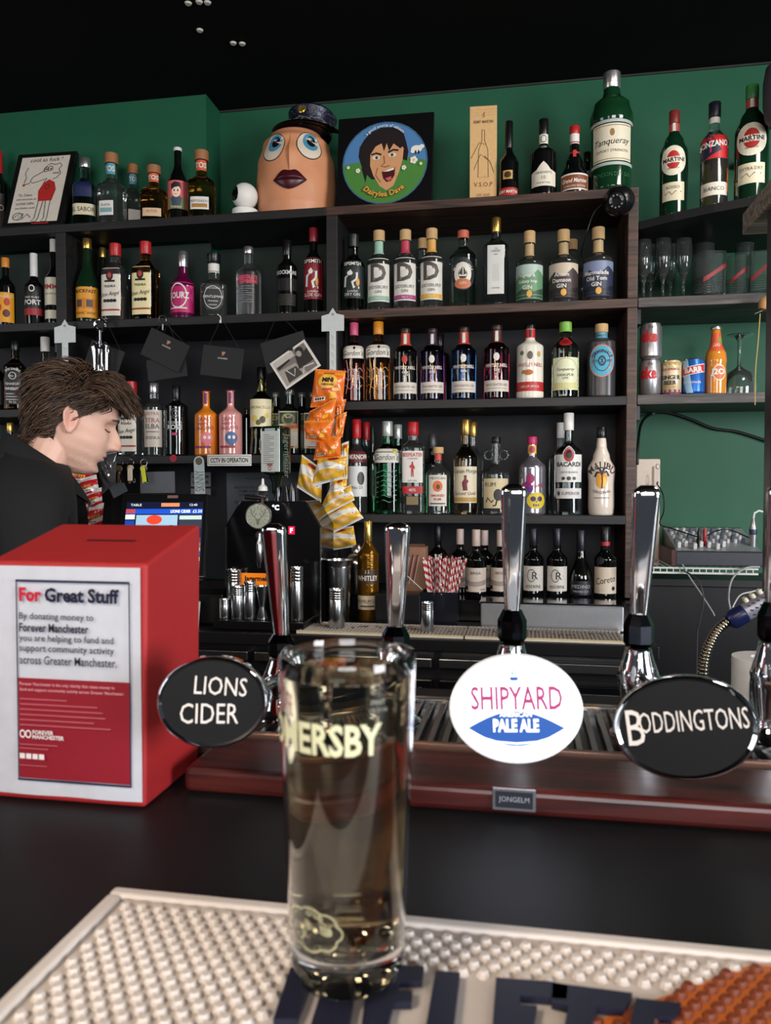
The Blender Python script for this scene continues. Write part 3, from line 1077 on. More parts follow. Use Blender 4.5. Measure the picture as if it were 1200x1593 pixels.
def martini(label, cx, top, base, hw, Y, capm, tail):
    dark = mat((12, 40, 24), .07, coat=.5)
    return bottle('vermouth_bottle', label, 'vermouth bottles on the deep shelf', cx, top, hw, Y, zsh2, dark, VP, capm,
                  [(.36, .64, 55, None, [('d', 0, .5, .98, .5, (216, 208, 186)), ('d', 0, .52, .5, .30, (170, 34, 30)), ('r', -.88, .42, .88, .62, (222, 214, 196)), ('t', 'MARTINI', .52, .14, K, {'bold': .03, 'w': .8}), ('t', 'VERMOUTH', .24, .05, DKG, {'w': .5})]),
                   (.13, .30, 48, (208, 198, 170), [('t', tail, .72, .16, DKG, {'w': .8}), ('l', [(-.7, .35), (-.3, .5), (-.1, .3), (.2, .5), (.7, .45)], .04, DKG)]),
                   (.80, .875, 80, (176, 70, 66), [('r', -.2, 0, .2, 1, WH)], 'neck_label')], base_px=base, turn=-.12)


martini('green vermouth bottle with red cap, lowest of the three', 1049, 174, 330, 21, E1.y + .055, mat((120, 40, 38), .4), 'ROSSO')
bottle('vermouth_bottle', 'half empty clear vermouth bottle with red and blue label', 'vermouth bottles on the deep shelf', 1112, 161, 20.5, E2.y + .055, zsh2, CLEAR,
       (.62, .76, .36, .86, .44), mat((22, 22, 36), .4),
       [(.44, .66, 64, (190, 34, 40), [('p', [(-1, 0), (-1, 1), (-.2, 1), (.5, .35), (1, .3), (1, 0)], (26, 28, 52)), ('p', [(-.6, 0), (1, .5), (1, .0)], (190, 34, 40)), ('t', 'CINZANO', .62, .30, WH, {'bold': .03, 'ang': .06, 'w': .92})]),
        (.10, .22, 64, (214, 206, 190), [('t', 'BIANCO', .5, .3, K)]), (.80, .855, 80, WH, [], 'neck_label')],
       liquid=(.44, mat((200, 120, 30), .05, trans=.85)), turn=-.1)
martini('green vermouth bottle with green cap, nearest the right edge', 1170, 134, 305, 25, E3.y + .06, mat((60, 130, 70), .4), 'EXTRA DRY')

# ---- second shelf
B = rows(Z2, 'bottles on the second shelf', zmax=ZT - .032)
SP = (.58, .74, .36, .86, .42)
B('spiced_spirit_bottle', 'bottle with flame yellow label at the left end of the second shelf', 9, 402, 14, DG, SP, mat((206, 130, 40), .4),
  [(.05, .48, 70, (220, 150, 30), [('d', -.4, .5, .25, .14, (180, 50, 26)), ('d', .3, .68, .25, .13, (180, 50, 26)), ('d', .25, .3, .3, .13, (90, 30, 20)), ('t', 'ZEALOUS', .88, .1, WH)])])
B('port_bottle', 'black bottle with white stopper and black PORT label', 53, 395, 13.5, DG, (.54, .66, .40, .68, .42), WHC,
  [(.13, .60, 75, (30, 26, 28), [('o', 0, .78, .25, .1, .3, WH), ('t', 'PORT', .38, .15, WH, {'bold': .03}), ('r', -1, 0, 1, .2, (150, 36, 44)), ('t', 'FINE RUBY', .52, .06, WH)])])
B('liqueur_bottle', 'dark bottle with cream PIMMS label against the upright', 83.5, 373, 13, DG, (.52, .68, .36, .85, .40), WHC,
  [(.22, .54, 75, IVY, [('t', "PIMM'S", .66, .2, (150, 30, 36), {'bold': .02}), ('t', 'THE ORIGINAL', .4, .06, DKG)]), (.06, .16, 75, IVY, [])])
B('tonic_wine_bottle', 'green bottle with gold cap and orange yellow label', 136, 372, 17, mat((14, 40, 22), .08, coat=.5), (.42, .74, .36, .88, .40), GOLD,
  [(.05, .41, 75, (216, 146, 40), [('t', 'BUCKFAST', .86, .11, K, {'bold': .02}), ('r', -.85, .3, .85, .62, (196, 120, 30)), ('r', -.6, .35, -.2, .58, (70, 60, 60)), ('r', .1, .35, .5, .58, (70, 60, 60)), ('t', 'TONIC WINE', .15, .08, (90, 40, 20))])])
B('wine_bottle', 'gold capped bottle standing behind the orange labelled green bottle', 160, 386, 13, DG, (.42, .74, .36, .88, .40), GOLD, [(.05, .4, 75, (120, 80, 40), [])], Y=2.665)
TEQ = (.63, .77, .40, .84, .46)


def tequila(label, cx, top, hw, tint, z=None, capm=REDC, Bf=None):
    return (Bf or B)('tequila_bottle', label, cx, top, hw, tint, TEQ, capm,
             [(.06, .66, 44, (214, 206, 190) if tint is not AMB else (226, 212, 160),
               [('t', 'IMPORTED', .96, .025, (150, 40, 36)), ('d', 0, .83, .30, .10, (40, 30, 28)), ('d', 0, .84, .16, .055, (190, 60, 56)), ('r', -.45, .70, .45, .74, K), ('t', 'TEQUILA', .61, .055, K, {'w': .75, 'bold': .02}),
                ('t', 'Don Angel', .44, .11, K, {'shear': .35, 'w': .9, 'ang': .12}), ('d', -.42, .31, .16, .035, K), ('d', -.14, .31, .16, .035, K), ('d', .14, .31, .16, .035, K), ('d', .42, .31, .16, .035, K), ('r', -.9, .10, .9, .135, (150, 50, 40))])], sq=3.4, turn=-.25)


tequila('red capped tequila bottle with white label on the second shelf', 180, 380, 19, CLEAR)
tequila('red capped tequila bottle with yellow label and golden spirit', 227, 377, 19, AMB)
B('liqueur_bottle', 'magenta liqueur bottle with silver cap and round SOURZ lettering', 285, 392, 19, mat((84, 12, 54), .08, coat=.6), (.48, .68, .36, .77, .40), SIL,
  [(.08, .52, 70, (176, 30, 96), [('o', -.2, .55, .62, .42, .12, WH), ('t', 'SOURZ', .56, .26, WH, {'bold': .03, 'u': -.15, 'w': .7}), ('r', -.9, .12, .4, .16, WH), ('p', [(.5, .9), (.8, .7), (.6, .5), (.9, .3), (.95, .9)], (206, 60, 130))])])
B('whiskey_bottle', 'square clear decanter with black capped neck and ornate black label', 333, 396, 20.5, CLEAR, (.50, .60, .42, .87, .52), BLKC,
  [(.08, .50, 40, None, [('p', [(-.9, .25), (-.5, .04), (.5, .04), (.9, .25), (.9, .8), (.5, .98), (-.5, .98), (-.9, .8)], (26, 26, 28)), ('o', 0, .5, .8, .42, .06, (190, 190, 186)), ('t', 'JACK DANIELS', .82, .07, WH, {'w': .8}), ('t', 'GENTLEMAN', .52, .09, WH), ('t', 'TENNESSEE', .36, .05, WH), ('t', 'WHISKEY', .22, .05, WH)]),
   (.70, .84, 75, WH, [('r', -1, .1, 1, .16, K)], 'neck_label')], sq=4.5, turn=.1)
B('vodka_bottle', 'frosted vodka bottle with silver cap and pink lettering', 387, 385, 19, FROST, (.62, .76, .34, .90, .40), SIL,
  [(.10, .62, 60, None, [('t', 'ABSOLUT', .84, .11, (206, 44, 76), {'bold': .04}), ('t', 'RASPBERRI', .72, .10, (206, 44, 76), {'bold': .04, 'shear': .2})] + [('r', -.75, .58 - i * .06, .3 + .25 * math.sin(i * 2.2), .595 - i * .06, (120, 120, 124)) for i in range(8)])])
B('gin_bottle', 'all black textured gin bottle left of the red labelled one', 447, 375, 15.5, DG, (.64, .74, .42, .80, .46), BLKC,
  [(.50, .60, 75, None, [('t', 'BROCKMANS', .5, .55, (190, 188, 184), {'bold': .03})])] +
  [(.30, .48, 75, None, [('r', -.9 + .1 * i, .05, -.87 + .1 * i, .95, (60, 58, 60)) for i in range(19)]), (.10, .27, 75, None, [('r', -.8, .1 * i, .8, .1 * i + .04, (70, 64, 58)) for i in range(1, 10)])])


def sips(label, cx, top, hw, bg, tx, gl, capm):
    return B('gin_bottle', label, cx, top, hw, gl, (.60, .74, .40, .84, .46), capm,
             [(.16, .64, 75, bg, [('t', 'SIPSMITH', .91, .09, WH, {'bold': .02}), ('l', [(-.5, .3), (-.45, .55), (-.1, .72), (.3, .66), (.28, .5), (.0, .42), (.1, .28), (.45, .28)], .06, WH), ('d', -.15, .66, .18, .06, WH),
               ('d', .35, .42, .12, .1, (206, 150, 60)), ('t', tx, .10, .075, WH), ('t', 'London', .19, .06, WH, {'shear': .3})] )])


sips('red labelled gin bottle with red foil neck left of the upright', 488, 356, 15, (126, 26, 36), 'SLOE GIN', DG, mat((130, 30, 40), .35))
sips('dark gin bottle with black and white swan label right of the upright', 550, 366, 18.5, (26, 38, 36), 'DRY GIN', glass((120, 150, 140)), mat((26, 34, 32), .35))
WD = (.60, .74, .40, .87, .48)


def didsbury(label, cx, top, band, capm, tint):
    return B('gin_bottle', label, cx, top, 18.5, CLEAR, WD, capm,
             [(.10, .63, 62, (216, 212, 202), [('t', 'D', .66, .42, (70, 66, 62), {'bold': .03, 'w': .62}), ('d', -.05, .62, .26, .10, (206, 200, 190)), ('d', .15, .75, .09, .04, (140, 110, 90)), ('d', -.3, .52, .08, .035, (110, 130, 100)),
               ('t', 'DIDSBURY', .33, .075, (92, 86, 80), {'w': .86}), ('t', 'GIN', .225, .065, (92, 86, 80)), ('r', -1, .03, 1, .13, band), ('t', 'No 1', .08, .045, WH)]),
              (.70, .86, 60, tint, [], 'neck_label')])


didsbury('white D labelled gin with pale green band at its foot', 590, 360, (140, 176, 156), CORK, (150, 190, 170))
didsbury('white D labelled gin with pink purple band at its foot', 631, 359, (164, 70, 120), CORK, (180, 60, 80))
didsbury('white D labelled gin with yellow band at its foot', 672, 357, (214, 168, 60), CORK, (214, 160, 80))
B('gin_bottle', 'corked bottle hidden behind the yellow banded white D label', 658, 372, 16, CLEAR, WD, CORK, [], Y=2.665)
B('gin_bottle', 'pale aqua gin bottle with round ship label and coral cap', 721, 360, 21, AQUA, (.66, .80, .34, .90, .42), mat((196, 96, 72), .5),
  [(.20, .62, 56, None, [('d', 0, .5, .95, .5, (30, 30, 40)), ('d', 0, .5, .66, .35, (220, 214, 200)), ('p', [(-.3, .42), (.3, .42), (.2, .36), (-.2, .36)], K), ('p', [(-.02, .45), (-.02, .72), (-.3, .5)], DKG), ('p', [(.05, .45), (.05, .72), (.3, .5)], DKG), ('d', 0, .2, .62, .16, (190, 110, 70)),
     ('t', 'PLYMOUTH', .80, .10, WH, {'arc': -.030, 'w': 1.1, 'bold': .02}), ('t', 'GIN', .22, .08, WH)])])
B('gin_bottle', 'tall faceted clear gin bottle with long white neck label and gold collar', 772, 340, 19.5, glass((214, 226, 240)), (.66, .78, .36, .84, .38), GOLD,
  [(.12, .66, 34, (208, 208, 204), [('t', 'THE', .93, .025, DKG), ('t', 'LAKES', .88, .045, K), ('t', 'GIN', .81, .03, DKG)] + [('r', -.4, .6 - .04 * i, .4, .605 - .04 * i, (150, 148, 146)) for i in range(9)] + [('t', 'COPPER', .12, .03, DKG)])], sq=4)


def crafty(label, cx, top, hw, bg, acc, words):
    c2 = tuple(max(0, int(q * .55)) for q in bg)
    its = [('p', [(-1, .55), (-.5, .75), (0, .6), (.5, .85), (1, .7), (1, .99), (-1, .99)], acc), ('p', [(-1, .18), (-.4, .3), (.2, .2), (1, .34), (1, .13), (-1, .13)], c2)]
    for i, w in enumerate(words):
        its.append(('t', w, .66 - .165 * i, .12, WH, {'u': -.12, 'w': .8, 'bold': .02}))
    its += [('r', -1, .04, 1, .10, c2), ('d', .0, .14, .15, .10, (216, 160, 70))]
    return B('gin_bottle', label, cx, top, hw, CLEAR, (.56, .68, .36, .84, .42), CORK, [(.06, .52, 72, bg, its), (.66, .82, 60, (176, 150, 110), [], 'neck_label')])


crafty('stubby gin with green hop landscape label', 824, 361, 21, (96, 140, 104), (170, 190, 180), ['Pilgrim &', 'Galaxy hop', 'GIN'])
crafty('stubby gin with dark damson label and pale mountains', 877, 359, 22.5, (60, 48, 48), (196, 180, 160), ['Anson', 'Damson', 'GIN'])
B('gin_bottle', 'corked bottle hidden behind the damson labelled gin', 890, 374, 20, CLEAR, (.56, .68, .36, .86, .42), CORK, [], Y=2.675)
crafty('stubby gin with night blue and orange marmalade label', 931, 355, 23, (44, 50, 74), (120, 130, 160), ['Marmalade', 'Old Tom', 'GIN'])

# ---- third shelf, right bay
B = rows(Z3, 'bottles on the third shelf', zmax=Z2 - .032)
GOR = (.66, .76, .38, .84, .42)


def gordons(label, cx, top, hw, gl, capm, low, Y=YA, turn=.0):
    return B('gin_bottle', label, cx, top, hw, gl, GOR, capm,
             [(.54, .70, 64, (214, 208, 196), [('t', "Gordon's", .40, .46, K, {'shear': .3, 'w': .8}), ('d', .1, .8, .1, .12, K)]),
              (.10, .52, 60, None, [('l', [(-.6 + .2 * math.sin(3 * s + q), s) for s in [k * .09 for k in range(12)]], .02, low) for q in (0,)] + [('l', [(-.8 + .1 * k, .2 + .25 * i + .06 * math.sin(k * .9 + i)) for k in range(17)], .012, low) for i in range(3)])], Y=Y, turn=turn, sq=3)


gordons('pink gin bottle with pink cap half behind the hanging snacks', 551, 497, 16.5, glass((210, 120, 120)), mat((206, 88, 122), .4), (220, 150, 150))
gordons('orange gin bottle with amber cap beside the pink gin', 589, 496, 19, glass((226, 140, 50)), mat((216, 140, 36), .4), (230, 150, 60))
WN = (.68, .78, .40, .82, .42)


def whit(label, cx, top, hw, gl, neck, body=None):
    ink = WH
    return B('gin_bottle', label, cx, top, hw, gl, ([(0, .94), (.014, 1), (.68, 1), (.74, .66), (.79, .42), (.84, .38), (1, .38)], .94, .43, .66, .74), mat((70, 60, 56), .35, .6),
             [(.10, .25, 70, (206, 198, 186), [('t', 'HANDCRAFTED GIN', .6, .22, (120, 100, 90), {'w': .75}), ('r', -.7, .25, .7, .3, (150, 130, 120))]),
              (.38, .62, 60, None, [('t', 'WHITLEY NEILL', .28, .2, ink, {'bold': .02}), ('d', 0, .75, .22, .22, ink if neck != (190, 70, 50) else (176, 50, 40)), ('t', 'GIN', .02, .12, ink)]),
              (.76, .935, 80, neck, [('r', -.2, .1, .2, .9, WH)], 'neck_label')])


whit('dark clear gin with red neck and red sun emblem', 631, 512, 18.5, glass((120, 124, 124)), (190, 70, 50))
whit('violet gin bottle with white tree emblem', 673, 512, 18.5, PURG, (60, 40, 60))
whit('sapphire blue gin bottle with red neck band', 722, 510, 19, BLUEG, (176, 60, 50))
whit('deep raspberry red gin bottle right of the blue one', 773, 507, 19.5, MAGG, (90, 40, 40))
B('gin_bottle', 'bottle peeping out behind the violet gin', 684, 520, 17, DG, WN, BLKC, [], Y=2.675)
B('gin_bottle', 'opaque white gin bottle with red foot band and red neck', 825, 506, 20.5, mat((216, 210, 196), .25, coat=.4), (.70, .80, .36, .94, .40), BLKC,
  [(.03, .22, 80, (176, 40, 40), [('r', -1, .0, 1, .34, (216, 210, 196)), ('t', 'GIN OF AFRICA', .66, .16, WH, {'w': .5})]), (.30, .66, 66, None, [('t', 'WHITLEY NEILL', .40, .17, (176, 60, 56)), ('d', 0, .75, .18, .15, (90, 84, 78)), ('d', -.55, .84, .14, .08, (90, 110, 60)), ('d', .6, .8, .12, .1, (180, 150, 60)), ('d', -.1, .12, .3, .1, (176, 96, 40)), ('d', -.4, .14, .16, .07, (150, 110, 70))]),
   (.82, .935, 80, (186, 40, 42), [('r', -.15, .1, .15, .9, K)], 'neck_label')])
B('gin_bottle', 'clear gin bottle with lime green cap and red wax seal', 880, 502, 20.5, glass((206, 226, 200)), (.66, .80, .40, .87, .46), mat((120, 176, 70), .4),
  [(.10, .52, 64, (206, 208, 176), [('o', 0, .5, .95, .48, .03, (130, 150, 100)), ('t', 'Tanqueray', .62, .12, DKG, {'shear': .3, 'w': .72}), ('t', 'RANGPUR', .46, .08, DKG), ('t', 'LIME', .36, .06, DKG), ('r', -.9, .04, .9, .22, (196, 190, 130))]),
   (.67, .79, 40, None, [('d', 0, .5, .9, .5, (150, 26, 32)), ('d', 0, .5, .5, .28, (110, 16, 22))], 'seal')])
B('gin_bottle', 'smoky grey corked gin bottle with round turquoise label', 936, 505, 21.5, mat((66, 62, 66), .3, trans=.35), (.74, .82, .40, .885, .46), CORK,
  [(.26, .70, 50, None, [('d', 0, .5, 1.0, .5, (190, 110, 80)), ('d', 0, .5, .93, .465, (60, 150, 176)), ('o', 0, .5, .62, .32, .08, (24, 40, 70)), ('d', 0, .5, .3, .16, (24, 40, 70)), ('d', 0, .5, .2, .1, (60, 150, 176)), ('l', [(-.3, .5), (.3, .5)], .02, K), ('l', [(0, .36), (0, .64)], .02, K), ('l', [(-.2, .4), (.2, .6)], .02, K), ('l', [(-.2, .6), (.2, .4)], .02, K),
     ('t', 'ORIGINALE', .80, .10, (20, 34, 66), {'arc': -.028, 'w': 1.0, 'bold': .02}), ('t', 'GIN', .5, .07, (20, 34, 66), {'u': -.5}), ('t', 'DRY', .5, .07, (20, 34, 66), {'u': .5})]),
   (.80, .88, 85, (90, 150, 170), [('t', 'MALFY', .5, .4, K)], 'neck_label')], sq=2.6)

# ---- fourth shelf, right bay
B = rows(Z4, 'bottles on the lowest shelf of the right bay', zmax=Z3 - .032)
B('vodka_bottle', 'red capped vodka bottle half behind the hanging biscuit bags', 555, 653, 17, CLEAR, (.60, .74, .36, .80, .42), REDC,
  [(.18, .50, 66, (206, 206, 204), [('d', .3, .6, .3, .22, DKG), ('t', 'No 21', .3, .1, K)]), (.54, .66, 66, (96, 30, 34), [('t', 'SMIRNOFF', .5, .5, WH, {'bold': .02})])], turn=.15)
B('vodka_bottle', 'second red capped bottle just behind the vodka', 570, 657, 14, CLEAR, (.60, .74, .36, .80, .42), REDC, [], Y=2.70)
B('bottle', 'slim dark green bottle between the vodka and the green gin', 580, 664, 7.5, DGG, (.55, .72, .42, .8, .46), mat((20, 30, 26), .35), [(.2, .5, 60, (30, 44, 36), [])], Y=2.64)


def gord2(label, cx, top, hw, Y):
    return B('gin_bottle', label, cx, top, hw, GRN, GOR, mat((196, 204, 198), .3, .5),
             [(.55, .70, 64, (206, 204, 194), [('t', "Gordon's", .40, .46, (40, 50, 44), {'shear': .3, 'w': .8}), ('d', .55, .8, .14, .2, (190, 180, 70))]),
              (.08, .52, 60, None, [('l', [(-.7, .1 + .12 * i), (-.2, .16 + .12 * i), (.2, .1 + .12 * i), (.7, .16 + .12 * i)], .02, (60, 130, 90)) for i in range(7)])], Y=Y, sq=3)


gord2('green gin bottle with pale script label band and silver cap', 603, 656, 20, YA)
gord2('silver capped green bottle just behind the green gin', 619, 661, 16, 2.675)
B('gin_bottle', 'red capped flat clear gin bottle with white guardsman label', 643, 657, 18.5, CLEAR, (.72, .80, .40, .855, .46), REDC,
  [(.34, .68, 44, (214, 210, 202), [('t', 'BEEFEATER', .88, .12, (176, 34, 38), {'bold': .02}), ('t', 'LONDON', .76, .05, DKG), ('p', [(-.12, .18), (-.03, .18), (0, .36), (.03, .18), (.12, .18), (.10, .45), (.22, .42), (.2, .5), (.08, .58), (.06, .66), (-.06, .66), (-.08, .58), (-.26, .52), (-.2, .46), (-.10, .48)], (170, 40, 44)), ('t', 'DRY GIN', .06, .05, DKG)]),
   (.22, .30, 44, (170, 36, 40), [('t', '40%', .5, .4, WH)]), (.10, .19, 26, (120, 100, 66), [])], sq=4.5)
B('rum_bottle', 'dark capped bottle standing behind the small corked orange label bottle', 674, 676, 15, DG, (.60, .74, .40, .82, .46), mat((90, 90, 94), .35, .5), [(.2, .5, 60, (80, 76, 72), [])], Y=2.668)
B('rum_bottle', 'small corked flask with orange disc on white label', 682, 696, 19, CLEAR, (.60, .76, .30, .905, .44), CORK,
  [(.12, .58, 42, (212, 206, 192), [('t', 'MEXICAN', .90, .08, DKG), ('d', 0, .64, .52, .18, (206, 104, 44)), ('d', .05, .62, .2, .08, (90, 50, 30)), ('t', 'SMOKED', .34, .08, (176, 50, 40), {'bold': .02}), ('t', 'RUM', .22, .08, (176, 50, 40), {'bold': .02}), ('r', -.8, .06, .8, .1, DKG)]),
   (.80, .90, 60, (190, 70, 44), [], 'neck_label')], sq=2.4)
B('rum_bottle', 'spiced rum bottle with gold cap and captain figure label', 725, 653, 18.5, glass((196, 170, 130)), (.58, .74, .38, .84, .42), GOLD,
  [(.12, .50, 66, (212, 202, 176), [('t', 'Captain Morgan', .86, .15, K, {'w': .95}), ('p', [(-.16, .34), (.16, .34), (.12, .52), (.24, .6), (.08, .66), (.1, .76), (-.1, .76), (-.08, .66), (-.24, .56)], (110, 30, 44)), ('t', 'Spiced Gold', .25, .12, (120, 30, 34), {'shear': .25}), ('r', -1, .03, 1, .15, (176, 140, 70))])])
B('rum_bottle', 'second gold capped bottle just behind the captain label', 736, 657, 16, CLEAR, (.58, .74, .38, .84, .42), GOLD, [], Y=2.672)
kr = B('rum_bottle', 'clear jug bottle with two ring handles and octopus label', 772, 680, 21, CLEAR, (.52, .66, .30, .92, .34), BLKC,
       [(.08, .46, 60, (206, 190, 150), [('t', 'RUM', .80, .14, K, {'u': -.4, 'w': .4}), ('d', .15, .45, .3, .2, (40, 36, 40)), ('l', [(.1, .4), (-.3, .2), (-.6, .35), (-.7, .2)], .05, K), ('l', [(.2, .4), (.5, .15), (.8, .3)], .05, K), ('l', [(.1, .3), (0, .1), (-.2, .08)], .05, K), ('l', [(.3, .5), (.7, .6), (.85, .5)], .04, K)])])
b = MB()
for s in (-1, 1):
    b.tube([(s * .024 + .014 * math.cos(a), 0, .192 + .015 * math.sin(a)) for a in [2 * PI * k / 18 for k in range(18)]], .004, CLEAR, 8, True)
b.build('ring_handles', kr, smooth=60)
B('spirit_bottle', 'silver mirrored bottle with purple and yellow skull label', 828, 680, 21, mat((190, 186, 196), .16, .85), (.60, .76, .32, .90, .36), mat((176, 40, 90), .4),
  [(.04, .58, 66, None, [('d', -.1, .78, .26, .12, (150, 40, 90)), ('p', [(-.8, .6), (-.3, .72), (.1, .55), (.0, .45), (-.4, .5)], (90, 40, 130)), ('t', 'MANGO', .62, .1, (170, 40, 80), {'bold': .03}), ('d', .3, .26, .62, .20, (206, 180, 40)), ('d', .08, .3, .17, .06, (60, 30, 80)), ('d', .5, .3, .17, .06, (60, 30, 80)), ('p', [(.22, .25), (.36, .25), (.29, .21)], (60, 30, 80)), ('r', .08, .13, .16, .18, (60, 30, 80)), ('r', .22, .12, .30, .18, (60, 30, 80)), ('r', .36, .13, .44, .18, (60, 30, 80)), ('p', [(-.9, .1), (-.4, .2), (-.3, .05), (-.8, .02)], (80, 40, 140))]),
   (.78, .89, 70, (206, 170, 60), [('d', 0, .5, .5, .4, (170, 40, 80))], 'neck_label')])
B('rum_bottle', 'white rum bottle with white cap and red bat disc', 885, 643, 21, glass((226, 240, 240)), (.60, .72, .32, .83, .37), WHC,
  [(.44, .68, 64, None, [('p', [(-1, 0), (1, 0), (1, .62), (-1, .62)], (212, 210, 206)), ('d', 0, .62, .40, .36, (206, 204, 200)), ('d', 0, .62, .34, .30, (150, 44, 44)), ('d', 0, .62, .2, .16, (40, 26, 26)), ('t', 'BACARDI', .22, .19, K, {'bold': .03})]),
   (.32, .44, 64, (212, 210, 206), [('t', 'CARTA BLANCA', .8, .16, DKG, {'w': .6}), ('d', 0, .3, .14, .16, DKG), ('d', -.35, .3, .12, .14, DKG), ('d', .35, .3, .12, .14, DKG)]),
   (.16, .26, 64, (206, 204, 200), [('p', [(-.85, .5), (-.7, .8), (-.55, .5), (-.7, .2)], K), ('t', 'SUPERIOR', .5, .3, DKG, {'u': .15, 'w': .6})])], liquid=None)
B('rum_bottle', 'second white capped bottle just behind the white rum', 873, 658, 18, CLEAR, (.60, .72, .32, .83, .37), WHC, [], Y=2.672)
B('liqueur_bottle', 'cream white coconut liqueur bottle with palm sunset print', 936, 665, 21, mat((212, 198, 184), .22, coat=.4),
  ([(0, .86), (.02, .92), (.1, .96), (.34, .94), (.52, 1), (.66, .62), (.78, .38), (.90, .31), (1, .31)], .875, .36), BLKC,
  [(.20, .66, 64, None, [('t', 'MALIBU', .80, .17, (60, 40, 30), {'arc': -.045, 'w': 1.15, 'bold': .01}), ('d', .02, .42, .36, .20, (226, 150, 40)), ('d', .15, .38, .18, .12, (236, 190, 90)), ('l', [(.0, .22), (.04, .4), (.0, .58)], .03, K),
     ('l', [(0, .58), (-.3, .62), (-.45, .5)], .05, K), ('l', [(0, .58), (.3, .64), (.45, .52)], .05, K), ('l', [(0, .58), (-.15, .72), (-.35, .7)], .05, K), ('l', [(0, .58), (.15, .72), (.35, .72)], .05, K), ('t', 'ORIGINAL', .12, .07, (60, 40, 30), {'arc': .06}), ('r', -.5, -.02, .5, .0, (120, 100, 84))])])

# ---- on the back counter step, right bay
B = rows(1.0466, 'bottles along the back counter', 2.50, zmax=Z4 - .032)


def wine(label, cx, top, hw, capm, labels, prof=(.56, .70, .36, .76, .39), gl=DG, Y=2.47):
    return B('wine_bottle', label, cx, top, hw, gl, prof, capm, labels, Y=Y)


wine('dark slim bottle behind the paper straws', 682, 818, 15, mat((24, 26, 34), .3), [], Y=2.56)
bri = lambda: [(.10, .45, 68, (206, 190, 176), [('t', 'BRISA', .78, .12, DKG, {'w': .7})] + [('l', [(-1 + .1 * k, .50 - .05 * i - .10 * math.sin(k / 6)) for k in range(20)], .022, (60, 56, 66)) for i in range(4)] + [('r', -.95, .08, -.65, .24, K), ('t', 'WHITE', .1, .06, DKG, {'u': .6, 'w': .3})])]
PINKF = mat((196, 176, 168), .4)
wine('pale capped wine standing behind the red and white straws', 716, 823, 15, PINKF, bri(), Y=2.56)
wine('front wine bottle with pale wave label and pale cap', 741, 824, 16.5, PINKF, bri(), Y=2.45)
wine('pale capped wine tucked right behind the front wave label bottle', 754, 825, 15, PINKF, bri(), Y=2.58)
wine('wave labelled wine partly hidden by the middle tap handle', 779, 825, 16, PINKF, bri(), Y=2.48)
esc = lambda: [(.12, .47, 66, (206, 200, 190), [('o', -.15, .62, .35, .26, .12, K), ('t', 'R', .62, .3, K, {'u': .15, 'w': .4}), ('l', [(-.6, .62), (.5, .62)], .03, K), ('t', 'escena', .18, .12, DKG, {'w': .6})])]
wine('cream monogram labelled wine nearest the middle tap handle', 830, 822, 16, mat((20, 22, 34), .35), esc())
wine('cream monogram labelled wine beside the slope shouldered black bottle', 867, 822, 16, mat((20, 22, 34), .35), esc())
wine('slope shouldered black sparkling wine bottle with black label', 904, 825, 17.5, mat((20, 22, 34), .35), [(.08, .28, 66, (16, 16, 22), [('t', 'MEDINO', .6, .25, (170, 170, 176)), ('t', 'PROSECCO', .25, .15, (170, 170, 176))])], ([(0, .94), (.014, 1), (.30, 1), (.66, .40), (.74, .34), (1, .34)], .70, .38))
wine('red wine with red neck band and cream script label', 942, 820, 17, BLKC, [(.10, .46, 70, (206, 190, 170), [('t', 'Coreto', .52, .30, K, {'shear': .2, 'ang': .2, 'w': .75}), ('d', .6, .2, .14, .08, K)]), (.50, .60, 24, None, [('d', -1.2, .5, .9, .5, (30, 34, 40))], 'seal'), (.745, .80, 85, (170, 40, 44), [], 'neck_label')], (.56, .70, .40, .70, .41))
bottle('gin_bottle', 'gold flecked gin bottle with gold foil neck on the back counter', 'bottles along the back counter', 573, 811, 16.5, 2.36, ZC + .0005, mat((122, 84, 22), .14, .75, noise=.75, scale=220, bump=.4), (.66, .80, .34, .80, .37), mat((206, 176, 96), .25, .9),
       [(.12, .26, 66, (206, 190, 160), [('t', 'PREMIUM GIN', .6, .25, DKG), ('r', -.6, .2, .6, .3, DKG)]), (.38, .52, 66, (60, 40, 16), [('t', 'WHITLEY', .4, .5, WH, {'bold': .02}), ('t', 'J. J.', .85, .25, WH)])])

# ---- middle bay shelf
B = rows(Z4M, 'bottles on the middle bay shelf', zmax=Z2 - .032)
tequila('red capped tequila with white label by the barman\'s forehead', 205, 594, 18.5, CLEAR, Bf=B)
B('vodka_bottle', 'silver capped bottle with white printed label between tequilas', 240, 596, 15.5, CLEAR, (.66, .78, .40, .86, .46), SIL,
  [(.12, .62, 60, (196, 184, 172), [('t', 'EXTRA', .9, .08, (150, 60, 50)), ('t', 'STRA', .72, .12, (150, 60, 50)), ('t', 'ELBA', .56, .12, K), ('r', -.6, .4, .6, .42, DKG), ('t', 'VODKA', .25, .08, DKG)])])
B('liqueur_bottle', 'black tequila cream bottle with rose emblem and white lettering', 275, 600, 17.5, DG, (.70, .78, .34, .80, .36), BLKC,
  [(.10, .70, 60, None, [('o', 0, .82, .36, .12, .2, (70, 70, 70)), ('o', 0, .82, .2, .07, .3, (80, 78, 78)), ('t', 'TEQUILA', .60, .07, (196, 194, 190), {'w': .95}), ('t', 'ROSE', .50, .11, WH, {'bold': .02}), ('d', -.12, .34, .1, .035, (190, 60, 100)), ('d', .1, .34, .12, .04, (190, 60, 100))])])


